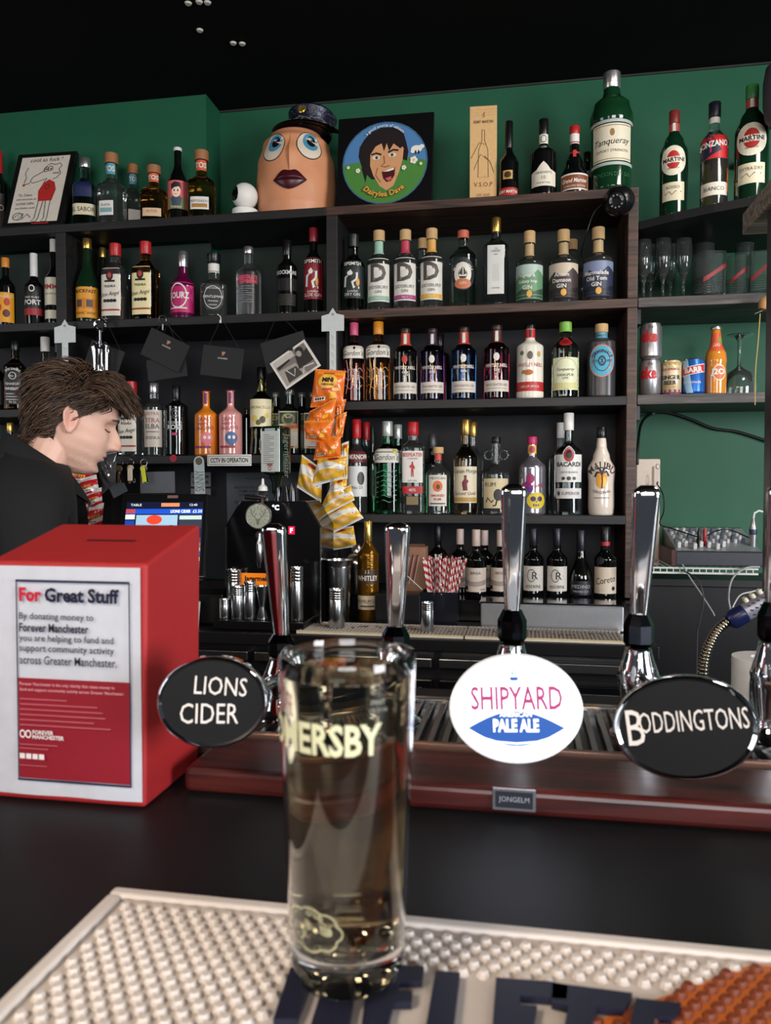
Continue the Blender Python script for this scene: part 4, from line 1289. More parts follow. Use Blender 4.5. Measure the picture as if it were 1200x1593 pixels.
def dmf(label, cx, top, col, ink, ink2):
    return B('spirit_bottle', label, cx, top, 18, mat(col, .16, coat=.6), (.62, .76, .30, .985, .40), mat((170, 60, 80), .4),
             [(.08, .62, 60, None, [('t', 'DEAD', .88, .10, ink, {'ang': .1}), ('t', "MAN'S", .75, .10, ink, {'ang': .1}), ('t', 'FINGERS', .62, .10, ink, {'ang': .1}), ('d', .2, .34, .5, .18, ink2), ('d', .05, .36, .12, .05, (236, 220, 214)), ('d', .4, .36, .12, .05, (236, 220, 214)), ('p', [(.0, .24), (.45, .24), (.4, .12), (.05, .12)], ink2), ('r', -.8, .06, .5, .12, ink)]),
              (.80, .97, 26, (110, 40, 90), [], 'neck_label')])


dmf('glossy orange bottle with pink skull print', 321, 609, (214, 122, 30), (130, 40, 90), (222, 120, 130))
dmf('glossy pink bottle with blue skull print', 359, 608, (204, 140, 134), (150, 40, 60), (60, 96, 140))
B('liqueur_bottle', 'dark slim bottle edge right of the pink bottle', 384, 636, 6, DG, (.8, .88, .5, .9, .55), BLKC, [], Y=2.60)
B('liqueur_bottle', 'tall lemon liqueur bottle with cream fruit label', 407, 572, 18, glass((160, 150, 50), .02), ([(0, 1), (.02, 1.02), (.20, .92), (.30, .9), (.32, .98), (.63, .98), (.72, .36), (1, .34)], .86, .38), BLKC,
  [(.32, .63, 68, (214, 202, 164), [('t', 'LIMONCELLO', .70, .10, (110, 100, 50)), ('d', -.4, .3, .2, .12, (206, 180, 70)), ('d', .2, .25, .22, .13, (60, 56, 36)), ('d', .5, .4, .16, .1, (206, 180, 70)), ('d', -.1, .15, .2, .1, (90, 96, 50))])])


def jager(label, cx, top, hw, Y=YA):
    return B('herbal_liqueur_bottle', label, cx, top, hw, mat((9, 20, 13), .06, coat=.6), (.66, .78, .38, .92, .44), mat((120, 124, 118), .3, .6),
             [(.10, .66, 44, (200, 186, 146), [('r', -.88, .66, .88, .97, (30, 50, 40)), ('d', 0, .79, .62, .16, (120, 130, 80)), ('d', 0, .78, .4, .11, (40, 50, 34)), ('l', [(-.3, .9), (-.15, .82), (0, .84), (.15, .82), (.3, .9)], .025, (206, 190, 130)), ('p', [(-1, .48), (1, .54), (1, .66), (-1, .60)], (206, 94, 34)), ('t', 'ORIGINAL', .57, .05, K, {'ang': .03}), ('r', -.85, .06, .85, .44, (206, 202, 190)), ('r', -.5, .02, .5, .05, (150, 40, 30))])], sq=4.2, Y=Y)


jager('square green herbal liqueur bottle with stag label, fully in view', 451, 607, 17.5)
jager('second square herbal liqueur bottle beside the orange snack bags', 489, 611, 16.5)
jager('herbal liqueur bottle peeping out left, behind the stag label bottle', 430, 611, 15, 2.66)
jager('herbal liqueur bottle between and behind the two front stag labels', 470, 611, 15, 2.66)

# ---- left bay shelves
B = rows(Z3L, 'bottles on the left bay shelf', zmax=Z2 - .032)
B('whiskey_bottle', 'square whiskey bottle with black white lettered label', 24, 531, 15, glass((110, 66, 30), .02), (.62, .74, .40, .86, .46), BLKC,
  [(.08, .66, 40, (24, 24, 26), [('t', 'JACK DANIELS', .86, .08, WH, {'bold': .02, 'arc': -.04}), ('o', 0, .70, .42, .09, .14, WH), ('t', 'No 7', .70, .06, WH), ('t', 'TENNESSEE', .50, .06, WH), ('t', 'WHISKEY', .38, .07, WH, {'bold': .02})] + [('r', -.8, .24 - .07 * i, .8, .27 - .07 * i, (150, 148, 146)) for i in range(3)] + [('t', '70 CL', .05, .05, WH)])], sq=4.2)
B('bottle', 'dark bottle left of the black labelled whiskey', -6, 548, 14, DG, SP, BLKC, [(.1, .5, 60, (50, 46, 44), [])])
B('bottle', 'white capped pale bottle behind the barman\'s hair', 71, 525, 14, glass((226, 214, 190)), (.56, .66, .46, .80, .50), WHC, [(.2, .6, 60, (206, 196, 166), [])])
B('bottle', 'grey capped bottle behind the left white clip strip', 92, 531, 11, DG, (.6, .7, .46, .84, .5), mat((110, 110, 120), .4), [], Y=2.645)
B = rows(1.30, 'bottles on the low left shelf', zmax=Z3L - .032)
B('whisky_bottle', 'gold capped dark whisky behind the barman\'s collar', 16, 658, 14.5, glass((120, 70, 30)), (.50, .72, .34, .9, .38), GOLD,
  [(.16, .46, 64, (30, 30, 34), [('d', 0, .7, .2, .14, (170, 34, 36)), ('t', 'IVY', .3, .2, WH)]), (.76, .86, 80, (150, 30, 30), [], 'neck_label')])

# ================================================================== things on and around the top shelf
def quad_panel(root, pts, thick, m, name):
    """pts: four points BL, BR, TR, TL (world); builds a slab and returns (object, plane map from the bottom middle, half width, height)"""
    bl, br, tr, tl = [Vector(p) for p in pts]
    r = ((br - bl) + (tr - tl)).normalized()
    u = ((tl - bl) + (tr - br))
    u = (u - r * u.dot(r)).normalized()
    n = r.cross(u)
    w = ((br - bl).length + (tr - tl).length) / 2
    h = ((tl - bl).length + (tr - br).length) / 2
    c = (bl + br) / 2
    b = MB()
    vs = [c - r * w / 2, c + r * w / 2, c + r * w / 2 + u * h, c - r * w / 2 + u * h]
    b.add([v for v in vs] + [v - n * thick for v in vs], [(0, 1, 2, 3), (7, 6, 5, 4), (0, 4, 5, 1), (1, 5, 6, 2), (2, 6, 7, 3), (3, 7, 4, 0)], m)
    return b, c, r, u, n, w, h


# framed cow drawing, leaning on the wall
bl, br = P(3, 348, 2.515), P(95, 343, 2.515)
bl.z = br.z = ZT + .005
tl, tr = P(29, 240, 2.61), P(121, 235, 2.61)
b, c, r, u, n, w, h = quad_panel(None, (bl, br, tr, tl), .018, BLACK, 'frame')
pic = thing('picture_frame', 'framed line drawing of a smoking cow leaning on the wall', 'picture', c)
for v in b.v:
    v -= c
b.build('frame', pic, smooth=0, bevel=.002)
fn = plane_map((0, 0, 0), r, u)
rd = (176, 44, 40)
ink = (52, 48, 48)
sh_ = MB().grid(lambda i, j: fn((-.41 + .82 * i) * w, (.055 + .89 * j) * h, .0008), 2, 2, mat((206, 196, 182), .8)).build('drawing', pic, smooth=0)
its = [('t', 'cool as fuck !', .90, .055, ink, {'shear': .1, 'w': .66, 'u': .05}),
       ('t', 'To Dave', .42, .035, ink, {'u': -.5, 'w': .3}), ('t', 'and everyone at', .36, .035, ink, {'u': -.42, 'w': .5}), ('t', 'LIONS DEN,', .30, .035, ink, {'u': -.42, 'w': .45}), ('t', "you fuckin rock!", .24, .035, ink, {'u': -.40, 'w': .5}),
       ('p', [(.05, .33), (.58, .33), (.66, .48), (.55, .58), (.32, .62), (.12, .57), (-.02, .47)], rd), ('o', .30, .52, .1, .035, .3, ink),
       ('l', [(.12, .57), (.22, .64), (.1, .62), (-.30, .58), (-.42, .60), (-.36, .66), (.05, .74), (.10, .80), (.25, .84), (.45, .82), (.62, .84), (.72, .80), (.62, .76), (.72, .70), (.6, .64), (.45, .62)], .008, ink),
       ('o', .12, .76, .10, .035, .2, ink), ('o', .28, .77, .10, .035, .2, ink), ('d', .14, .76, .03, .012, ink), ('d', .30, .765, .03, .012, ink),
       ('l', [(-.42, .58), (-.62, .56)], .008, ink), ('d', -.64, .555, .05, .016, rd), ('l', [(-.64, .58), (-.6, .66), (-.68, .72), (-.6, .80)], .006, ink),
       ('l', [(.08, .33), (.06, .10), (-.05, .06), (.12, .05), (.20, .10), (.26, .33)], .007, ink), ('l', [(.36, .33), (.42, .10), (.34, .05), (.52, .05), (.55, .10), (.54, .33)], .007, ink),
       ('l', [(-.72, .12), (-.55, .18), (-.6, .08), (-.4, .17), (-.42, .09), (-.25, .16), (-.1, .11)], .008, ink), ('o', -.6, .13, .2, .05, .12, ink), ('t', 'cow', .70, .022, ink, {'u': .55, 'w': .15}), ('r', .0, .02, .66, .035, rd)]
draw(its, w / 2 * .86, h, fn, sh_, .0012)

# security cameras
q = P(383, 331, 2.555)
sc_r = 20 * dep(q) / F
cam1 = thing('security_camera', 'small white ball shaped security camera beside the painted head', 'camera', (q.x, 2.545, ZT + .0006), -.1)
MB().lathe([(0, 0), (sc_r * .98, 0), (sc_r, .004), (sc_r * .98, .020), (sc_r * .7, .026), (0, .026)], WHITE, n=32).build('base', cam1, smooth=50)
MB().lathe([(sc_r * math.sin(PI * i / 24) if 0 < i < 24 else 0, .026 + sc_r * .96 - sc_r * math.cos(PI * i / 24)) for i in range(25)], WHITE, n=36).build('ball', cam1, smooth=80)
fc = Vector((-.62, -.74, .10)).normalized()
qd = Vector((0, 0, 1)).rotation_difference(fc)
vs = []
for k in range(5):
    th_ = math.radians(8 * k)
    for i in range(28):
        a = 2 * PI * i / 28
        p = Vector((math.sin(th_) * math.cos(a) * 1.0, math.sin(th_) * math.sin(a) * 1.3, math.cos(th_))).normalized() * (sc_r * 1.015)
        vs.append(qd @ p + Vector((0, 0, .026 + sc_r * .96)))
fs = [(k * 28 + i, k * 28 + (i + 1) % 28, (k + 1) * 28 + (i + 1) % 28, (k + 1) * 28 + i) for k in range(4) for i in range(28)]
MB().add(vs, fs, BLACKG).build('lens_face', cam1, smooth=80)

q = P(964, 312, 2.45)
R_ = 23.5 * dep(q) / F
cam2 = thing('security_camera', 'black dome security camera on the shelf corner under the green gin', 'camera', (q.x, 2.4995, q.z))
ax = Vector((-.30, -.9, -.32)).normalized()
MB().lathe([(0, -.045), (R_ * .8, -.045), (R_ * .9, -.03), (R_ * 1.0, .0), (R_ * .98, R_ * .3), (R_ * .86, R_ * .6), (R_ * .62, R_ * .8), (R_ * .60, R_ * .74), (0, R_ * .74)], mat((16, 16, 18), .25), c=(0, -.046, 0), n=36, axis=ax).build('housing', cam2, smooth=40)
c_ = Vector((0, -.046, 0)) + ax * (R_ * .745)
MB().lathe([(0, 0), (R_ * .5, 0), (R_ * .48, .006), (R_ * .3, .008), (R_ * .26, .004), (0, .004)], mat((34, 34, 38), .15), c=c_, n=28, axis=ax).build('lens_ring', cam2, smooth=40)
b = MB()
for i in range(10):
    a = 2 * PI * i / 10
    s_ = ax.orthogonal().normalized()
    t_ = ax.cross(s_)
    b.lathe([(0, 0), (.0024, 0), (.0024, .002), (0, .002)], mat((150, 150, 150), .3), c=c_ + (s_ * math.cos(a) + t_ * math.sin(a)) * R_ * .39 + ax * .0075, n=8, axis=ax)
b.build('infrared_led', cam2, smooth=0)


def cable(name, label, pts, r, m, group=None, n=40):
    pts = [Vector(p) for p in pts]
    out = []
    for i in range(len(pts) - 1):
        p0, p1, p2, p3 = pts[max(0, i - 1)], pts[i], pts[i + 1], pts[min(len(pts) - 1, i + 2)]
        for k in range(8):
            t = k / 8
            out.append(0.5 * ((2 * p1) + (-p0 + p2) * t + (2 * p0 - 5 * p1 + 4 * p2 - p3) * t * t + (-p0 + 3 * p1 - 3 * p2 + p3) * t ** 3))
    out.append(pts[-1])
    c = out[0].copy()
    o = MB().tube([p - c for p in out], r, m, 7).build(name, loc=c)
    return tag(o, label, 'cable', group)


cable('camera_cable', 'thin black cable trailing from the dome security camera', [P(945, 312, 2.47), P(925, 330, 2.475), P(912, 365, 2.47), P(905, 392, 2.60), P(906, 400, 2.75)], .002, BLACK)

# painted papier-mache head wearing a peaked cap
q0 = P(458, 328, 2.62)
HW = 62 * dep(q0) / F
HH = P(458, 205, 2.62).z - ZT
hd = thing('papier_mache_head', 'large painted head with blue eyes, dark lips and sequinned cap', 'head sculpture', (q0.x + .004, 2.635, ZT + .0008), .12)


def headp(a, t):
    rr = [(0, .92), (.12, .97), (.35, 1.0), (.6, .97), (.82, .84), (.94, .64), (1, .30)]
    f = prof_fn(rr)(t)
    x, y = math.sin(a) * HW * f, -math.cos(a) * HW * .98 * f
    if math.cos(a) > 0:
        g = math.exp(-((a / .20) ** 2)) * (math.exp(-(((t - .60) / .15) ** 2)))
        y -= .014 * g
    return Vector((x, y, t * HH))


SKIN2 = mat((206, 140, 100), .45, noise=.14, scale=18)
b = MB().grid(lambda i, j: headp(2 * PI * i, j), 96, 60, SKIN2)
n0 = len(b.v)
b.f.append(tuple(range(96, -1, -1)))
b.f.append(tuple(range(n0 - 97, n0)))
b.mi += [0, 0]
hb = b.build('head', hd, smooth=80)


def hmap(u, v, off):
    a = u / HW
    p = headp(a, v / HH)
    return p + Vector((math.sin(a), -math.cos(a), 0)) * off


eb, pb, ib = (214, 200, 180), (14, 14, 16), (76, 140, 170)
its = []
for s, cx_, cy_ in ((-1, -.48, .70), (1, .52, .71)):
    its += [('d', cx_, cy_, .34, .155, eb), ('o', cx_, cy_, .35, .16, .06, pb), ('d', cx_ + .04, cy_ + .04, .22, .10, ib), ('d', cx_ + .06, cy_ + .05, .13, .062, pb),
            ('p', [(cx_ + .06, cy_ + .05), (cx_ + .26, cy_ + .045), (cx_ + .26, cy_ + .005)], eb)]
draw(its, HW, HH, hmap, hb, .0015)
lp = [(-.42, .32), (-.26, .38), (-.10, .44), (0, .415), (.10, .44), (.26, .38), (.42, .32), (.30, .24), (.14, .19), (-.14, .19), (-.30, .24)]
b = MB()
LIP = mat((64, 14, 24), .35)
b.grid(lambda i, j: hmap((-.42 + .84 * i) * HW, (.32 + (j - .5) * 2 * (.105 * (1 - abs(2 * i - 1) ** 1.6) + (.02 * math.cos(4 * PI * (i - .5)) * -1 if j > .5 else 0) * (1 - abs(2 * i - 1)))) * HH,
                        .002 + .012 * max(0, 1 - abs(2 * i - 1) ** 2) * max(0, math.sin(PI * (.06 + .88 * j))) ** .6 * (.55 if abs(j - .5) < .04 else 1)), 24, 16, LIP)
b.build('lips', hd, smooth=80)
hat = thing('peaked_cap', 'dark sequinned peaked cap with gold badge on the painted head', 'cap', hd.location + Vector((.050, .0, HH * .945)), .12, rot=(-.12, .10, .10))
SEQ = mat((30, 32, 52), .3, .3, noise=.9, scale=140, bump=.6)
HR = HW * .58
b = MB()
b.lathe([(0, .082), (HR * .55, .083), (HR * .95, .078), (HR * 1.06, .068), (HR * .96, .050), (HR * .90, .040), (HR * .90, .004), (0, .004)], SEQ, n=40)
b.build('crown', hat, smooth=50)
b = MB()
b.grid(lambda i, j: Vector((math.sin((i - .5) * 2.5) * (HR * .92 + .060 * j), -math.cos((i - .5) * 2.5) * (HR * .90 + .050 * j), .010 - .020 * j * j)), 24, 6, mat((14, 14, 16), .25))
b.grid(lambda i, j: Vector((math.sin((.5 - i) * 2.5) * (HR * .92 + .060 * j), -math.cos((.5 - i) * 2.5) * (HR * .90 + .050 * j), .006 - .020 * j * j)), 24, 6, mat((14, 14, 16), .25))
b.build('peak', hat, smooth=60)
b = MB()
for k in range(90):
    a, z = random.uniform(-PI, PI), random.uniform(.006, .036)
    rr = HR * .915
    p = Vector((math.sin(a) * rr, -math.cos(a) * rr, z))
    d = Vector((math.cos(a), math.sin(a), random.uniform(-.7, .7))) * random.uniform(.004, .010)
    b.tube([p - d, p + d], .0011, mat((150, 146, 130), .35, .5), 4)
for k in range(60):
    a, z, = random.uniform(-PI, PI), random.uniform(.045, .065)
    rr = HR * (.95 + .10 * (z - .045) / .02) * 1.0
    p = Vector((math.sin(a) * rr, -math.cos(a) * rr, z))
    d = Vector((math.cos(a), math.sin(a), random.uniform(-.7, .7))) * random.uniform(.003, .008)
    b.tube([p - d, p + d], .0010, mat((120, 118, 120), .35, .5), 4)
b.build('tinsel_braid', hat, smooth=0)
b = MB().lathe([(0, 0), (.013, 0), (.015, .002), (.012, .004), (.010, .003), (0, .0045)], mat((196, 166, 70), .3, .8), c=(-.022, -HR * .96, .052), n=24, axis=(-.25, -1, .1))
b.build('cap_badge', hat, smooth=40)

# black framed round caricature sign
bl, br, tr, tl = P(523, 314, 2.53), P(673, 309, 2.53), P(674, 174, 2.56), P(526, 185, 2.56)
bl.z = br.z = ZT + .0008
b, c, r, u, n, w, h = quad_panel(None, (bl, br, tr, tl), .02, mat((10, 10, 11), .3), 'board')
sg = thing('round_sign', 'black framed round sign with laughing dark haired caricature', 'sign', c)
for v in b.v:
    v -= c
bdo = b.build('board', sg, smooth=0, bevel=.002)
fn = plane_map((0, 0, 0), r, u)
HWs = w * .445
Hs = h
SKY, GRS = (76, 122, 170), (72, 128, 56)
RW, RH = 1.0, .452


def circ(u0, v0, k, a0, a1, n=24):
    return [(u0 + k * RW * math.cos(a0 + (a1 - a0) * i / n), v0 + k * RH * math.sin(a0 + (a1 - a0) * i / n)) for i in range(n + 1)]


V0 = .475
skn, hr = (204, 148, 104), (30, 22, 22)
its = [('d', 0, V0, 1.0, RH, (52, 96, 50)), ('d', 0, V0, .97, RH * .97, SKY), ('p', circ(0, V0, .97, PI - .0, 2 * PI + .0), GRS), ('p', [(-.97, V0), (-.5, V0 + .03), (0, V0 + .045), (.5, V0 + .05), (.97, V0), (.5, V0 - .1), (-.5, V0 - .1)], GRS),
       ('o', 0, V0, 1.0, RH, .03, (60, 100, 130)),
       ('p', [(-.5, .40), (-.42, .28), (-.62, .56), (-.60, .66), (-.50, .74), (-.35, .82), (-.10, .865), (.2, .86), (.42, .80), (.5, .68), (.55, .58), (.52, .48), (.42, .50), (.3, .3), (-.3, .3)], hr),
       ('p', [(-.34, .62), (-.34, .45), (-.26, .34), (-.10, .22), (.06, .17), (.22, .22), (.34, .36), (.42, .50), (.44, .62), (.3, .70), (-.2, .72)], skn),
       ('p', [(-.38, .74), (-.36, .56), (-.22, .66), (-.08, .69), (-.02, .60), (.04, .69), (.10, .60), (.2, .68), (.36, .62), (.46, .66), (.44, .76), (.1, .84), (-.2, .82)], hr),
       ('p', [(-.44, .60), (-.54, .42), (-.44, .27), (-.40, .38), (-.34, .58)], hr),
       ('d', -.20, .535, .09, .022, (220, 210, 196)), ('d', .18, .555, .09, .022, (220, 210, 196)), ('d', -.19, .535, .035, .017, (40, 70, 60)), ('d', .17, .555, .035, .017, (40, 70, 60)),
       ('l', [(-.32, .57), (-.2, .585), (-.08, .565)], .018, hr), ('l', [(.08, .585), (.2, .61), (.32, .60)], .018, hr),
       ('l', [(-.02, .55), (.0, .47), (-.08, .44), (.02, .425), (.12, .44)], .010, (130, 80, 56)), ('l', [(-.16, .42), (-.20, .34), (-.08, .26)], .008, (140, 88, 60)),
       ('p', [(-.06, .375), (.1, .40), (.25, .42), (.24, .33), (.16, .27), (.06, .26), (-.02, .30)], (70, 18, 20)), ('p', [(-.04, .375), (.1, .398), (.23, .415), (.22, .39), (.1, .375)], (226, 220, 210)), ('p', [(.02, .30), (.16, .32), (.18, .285), (.1, .268)], (190, 90, 90)),
       ('d', .74, .60, .13, .04, (226, 222, 210)), ('d', .86, .625, .06, .022, (226, 222, 210)), ('d', .66, .575, .06, .02, (226, 222, 210)), ('d', .72, .565, .02, .02, K), ('d', .79, .565, .02, .02, K)]
for a, bb, s in ((.68, .48, .035), (-.62, .40, .022), (-.85, .44, .015), (.46, .40, .022), (.85, .43, .014)):
    for k in range(5):
        g = 2 * PI * k / 5
        its.append(('d', a + s * 1.5 * math.cos(g), bb + s * .72 * math.sin(g), s * 1.1, s * .55, (226, 222, 212)))
    its.append(('d', a, bb, s * .8, s * .4, (220, 180, 70)))
its += [('t', 'a good source of calcium', .872, .042, (220, 222, 224), {'arc': -.083, 'w': 1.25, 'tall': 1, 'bold': .01}), ('t', 'Dairylea Dave', .115, .085, (110, 70, 30), {'arc': .098, 'w': 1.7, 'bold': .055, 'tall': 1}), ('t', 'Dairylea Dave', .115, .078, (222, 160, 70), {'arc': .098, 'w': 1.66, 'bold': .02, 'tall': 1})]
draw(its, HWs, Hs, fn, bdo, .0006)

# tan cognac gift box
q0, q1 = P(731, 307, 2.55), P(773, 303, 2.55)
hz = P(752, 165, 2.55).z - ZT
wb = (q1 - q0).length
gbx = thing('gift_box', 'tall tan cognac gift box with bottle engraving', 'box', ((q0.x + q1.x) / 2, 2.55, ZT + .0006), .05)
o = MB().span((-wb / 2, 0, 0), (wb / 2, .085, hz), mat((206, 166, 112), .55, noise=.15, scale=90)).build('carton', gbx, smooth=0, bevel=.001)
fn = plane_map((0, 0, 0), (1, 0, 0), (0, 0, 1))
eg = (110, 84, 56)
its = [('t', 'REMY MARTIN', .835, .030, eg, {'w': .72, 'bold': .02}), ('l', [(-.08, .90), (.1, .93), (.02, .91), (.1, .89), (-.05, .88)], .008, eg), ('t', 'V.S.O.P', .185, .045, (130, 50, 40), {'w': .78}), ('t', '300 ANS', .075, .03, (160, 110, 70), {'w': .5}),
       ('l', [(-.10, .75), (-.10, .64), (-.34, .54), (-.38, .26), (.38, .26), (.34, .54), (.10, .64), (.10, .75), (-.10, .75)], .006, eg), ('l', [(-.9, .46), (-.3, .62), (.1, .60)], .006, eg), ('l', [(-.7, .34), (-.2, .50), (.3, .44)], .006, eg), ('l', [(.1, .48), (.5, .42), (.8, .30)], .006, eg)]
its += [('r', -.9 + .18 * i, .955 - .03 * j, -.87 + .18 * i, .962 - .03 * j, (150, 112, 66)) for i in range(11) for j in range(3)]
draw(its, wb / 2, hz, fn, o, .0005)

# grey speaker edge at the right
q = P(1200, 145, 2.30)
spk = thing('wall_speaker', 'rounded grey wall speaker cut off by the right edge', 'speaker', q + Vector((.045, 0, 0)))
b = MB().lathe([(0, -.085), (.040, -.084), (.058, -.068), (.064, -.03), (.064, .03), (.058, .068), (.040, .084), (0, .085)], mat((64, 60, 68), .6), n=28)
b.build('cabinet', spk, smooth=60)
MB().span((-.012, .03, -.012), (.012, 2.7999 - 2.30, .012), BLACK).build('bracket', spk, smooth=0)


# ================================================================== glasses and drinks on the right
HAZE = mat((226, 232, 230), .05, trans=.97)


def stemglass(label, cx, top, Y, hw, grp, base=458):
    q = P(cx, (top + base) / 2, Y)
    h = P(cx, top, Y).z - 1.972
    r = hw * dep(q) / F
    t = thing('flute_glass', label, 'glass', (q.x, Y, 1.9726), 0, grp)
    o = [(0, 0), (r * .92, 0), (r * .95, .0015), (r * .3, .004), (.0042, .008), (.0040, h * .28), (.0065, h * .36), (r * .55, h * .44), (r * .86, h * .56), (r * 1.0, h * .74), (r * .97, h * .9), (r * .90, h), (r * .86, h), (r * .91, h * .9), (r * .94, h * .74), (r * .80, h * .57), (r * .48, h * .46), (0, h * .40)]
    MB().lathe(o, HAZE, n=28).build('glass_body', t, smooth=70)
    b = MB()
    q_ = [(-.5 + i / 18, .5 + .22 * math.sin(i * 1.7)) for i in range(19)]
    return t


fl = 'champagne flutes on the narrow shelf'
stemglass('champagne flute nearest the wooden upright, in front', 1002, 375, 2.56, 12, fl)
stemglass('champagne flute behind and right of the one by the upright', 1013, 383, 2.66, 12, fl)
stemglass('middle champagne flute of the front three', 1032, 373, 2.56, 12.5, fl)
stemglass('champagne flute behind and right of the middle front one', 1044, 382, 2.66, 12, fl)
stemglass('champagne flute nearest the square tumblers, in front', 1064, 373, 2.56, 12.5, fl)


def tumbler(label, cx, top, hw, Y, stripe=True, sq=5, turn=0.0, name='tumbler'):
    q = P(cx, 430, Y)
    h = P(cx, top, Y).z - 1.972
    r = hw * dep(q) / F * .92
    t = thing(name, label, 'glass', (q.x, Y, 1.9726), turn, 'tumblers on the narrow shelf')

    def cr(a, rr):
        c, s = abs(math.cos(a)), abs(math.sin(a))
        return rr * (c ** sq + s ** sq) ** (-1 / sq)
    ts = [(0, .0), (.9, 0), (1, .004), (1, h), (.93, h), (.92, .012), (0, .011)]
    n, vs, fs = 40, [], []
    for k, z in ts:
        for i in range(n):
            a = 2 * PI * i / n
            rr = cr(a, r * max(k, .001))
            vs.append((rr * math.sin(a), -rr * math.cos(a), z))
    for m_ in range(len(ts) - 1):
        for i in range(n):
            j = (i + 1) % n
            fs.append((m_ * n + i, m_ * n + j, (m_ + 1) * n + j, (m_ + 1) * n + i))
    gb = MB().add(vs, fs, HAZE).build('glass_body', t, smooth=35)
    if stripe:
        b = MB()
        fnc = lambda u, v: (lambda a: Vector((math.sin(a) * (cr(a, r) + .0006), -math.cos(a) * (cr(a, r) + .0006), v)))(u)
        b.grid(lambda i, j: fnc(-.75 + 1.5 * i, h * (.30 + .34 * i + .10 * j)), 16, 1, mat((150, 28, 40), .4))
        b.build('red_stripe', gb, smooth=0)
    b = MB()
    for k in range(7):
        z = h * (.08 + .055 * k)
        pts = [(cr(a, r * 1.004) * math.sin(a), -cr(a, r * 1.004) * math.cos(a), z) for a in [2 * PI * i / 40 for i in range(40)]]
        b.tube(pts, .0008, HAZE, 5, True)
    b.build('ribs', gb, smooth=60)
    return t


tumbler('square tumbler with diagonal red stripe, next to the flutes', 1103, 396, 23, 2.56, turn=.25)
tumbler('taller plain glass behind the red striped square tumbler', 1094, 382, 18, 2.69, False, 2)
tumbler('round ribbed tumbler with red band in the middle', 1146, 401, 19, 2.57, True, 2)
tumbler('dark topped glass behind the round ribbed tumbler', 1158, 381, 15, 2.68, False, 2)
tumbler('square tumbler by the right edge of the photo', 1183, 394, 17, 2.55, True, 5, -.2)


def can(label, cx, top, base, hw, z, col, items, Y=2.565):
    q = P(cx, (top + base) / 2, Y)
    r = hw * dep(q) / F
    h = (base - top) * dep(q) / F
    t = thing('drink_can', label, 'can', (q.x, Y, z + .0006), -.3, 'drink cans on the right shelf')
    b = MB().lathe([(0, .004), (r * .70, .002), (r * .76, 0), (r * .82, .003), (r, .010), (r, h - .014), (r * .86, h - .004), (r * .86, h - .003)], col, n=36)
    bo = b.build('body', t, smooth=40)
    l = MB().lathe([(r * .86, h - .003), (r * .88, h - .001), (r * .86, h), (r * .80, h - .0005), (r * .78, h - .004), (0, h - .004)], STEEL, n=36).build('lid', t, smooth=40)
    MB().box((0, -r * .2, h - .003), (.010, .018, .0012), STEEL).build('ring_pull', l, smooth=0)
    fn = lambda u, v, off: Vector((math.sin(u / r) * (r + off), -math.cos(u / r) * (r + off), v))
    draw(items, r * 1.25, h, fn, bo, .0006)
    return h


SLV = mat((186, 186, 190), .3, .85)
ck = [('t', 'ke', .62, .34, (176, 28, 36), {'u': .20, 'bold': .05, 'w': .42, 'tall': 1}), ('t', 'o', .575, .24, (176, 28, 36), {'u': -.40, 'bold': .05, 'w': .24, 'tall': 1}), ('t', 'diet', .88, .08, (120, 40, 40), {'u': .2}), ('r', .55, .10, .75, .26, (60, 60, 62))]
ck = [it for it in ck if it[0] != 'r']
h1 = can('silver cola can standing on the shelf, lower of the stacked pair', 1012, 556, 612, 16, 1.676, SLV, ck)
can('silver cola can on top of the stacked pair', 1013, 500, 556, 16.5, 1.676 + h1 + .0006, SLV, ck)
can('cream and maroon ginger beer can with gold top', 1045, 556, 611, 15, 1.676, mat((206, 186, 150), .35, .3),
    [('r', -2, 0, 2, .16, (110, 40, 60)), ('r', -2, .84, 2, .93, (176, 140, 70)), ('t', 'OLD JAMAICA', .72, .08, (170, 60, 60), {'bold': .02}), ('t', 'GINGER', .50, .12, K, {'bold': .03}), ('t', 'BEER', .35, .12, K, {'bold': .03}), ('r', -.5, .22, .5, .26, (176, 140, 70))])
can('blue soda can with red lettered band', 1079, 556, 612, 17, 1.676, mat((34, 96, 176), .3, .4),
    [('p', [(-.9, .95), (-.3, .95), (0, .2), (.1, .05), (-.4, .05)], (150, 186, 214)), ('p', [(-.8, .50), (1.0, .62), (1.0, .86), (-.8, .74)], (206, 206, 206)), ('p', [(-.76, .525), (.96, .64), (.96, .835), (-.76, .72)], (186, 40, 44)), ('t', 'BARR', .68, .15, WH, {'bold': .04, 'ang': .10, 'u': .1}), ('t', 'Lemonade', .35, .08, WH)])
j2 = bottle('juice_bottle', 'orange juice drink bottle with round logo and silver crown cap', None, 1114, 509, 16, 2.565, 1.6765, mat((222, 140, 48), .12, coat=.5, trans=.15),
            ([(0, .92), (.02, .98), (.30, 1), (.42, .94), (.50, 1.0), (.58, .95), (.75, .52), (.95, .40), (1, .40)], .955, .50), SIL,
            [(.64, .90, 80, (206, 84, 50), [('t', 'J2O', .3, .2, WH), ('d', .5, .6, .3, .2, (120, 140, 60))], 'neck_label'), (.18, .44, 58, None, [('d', .25, .52, .62, .46, (226, 220, 206)), ('d', .25, .52, .54, .40, (210, 110, 50)), ('t', 'J2O', .52, .45, WH, {'bold': .05, 'u': .1})])])
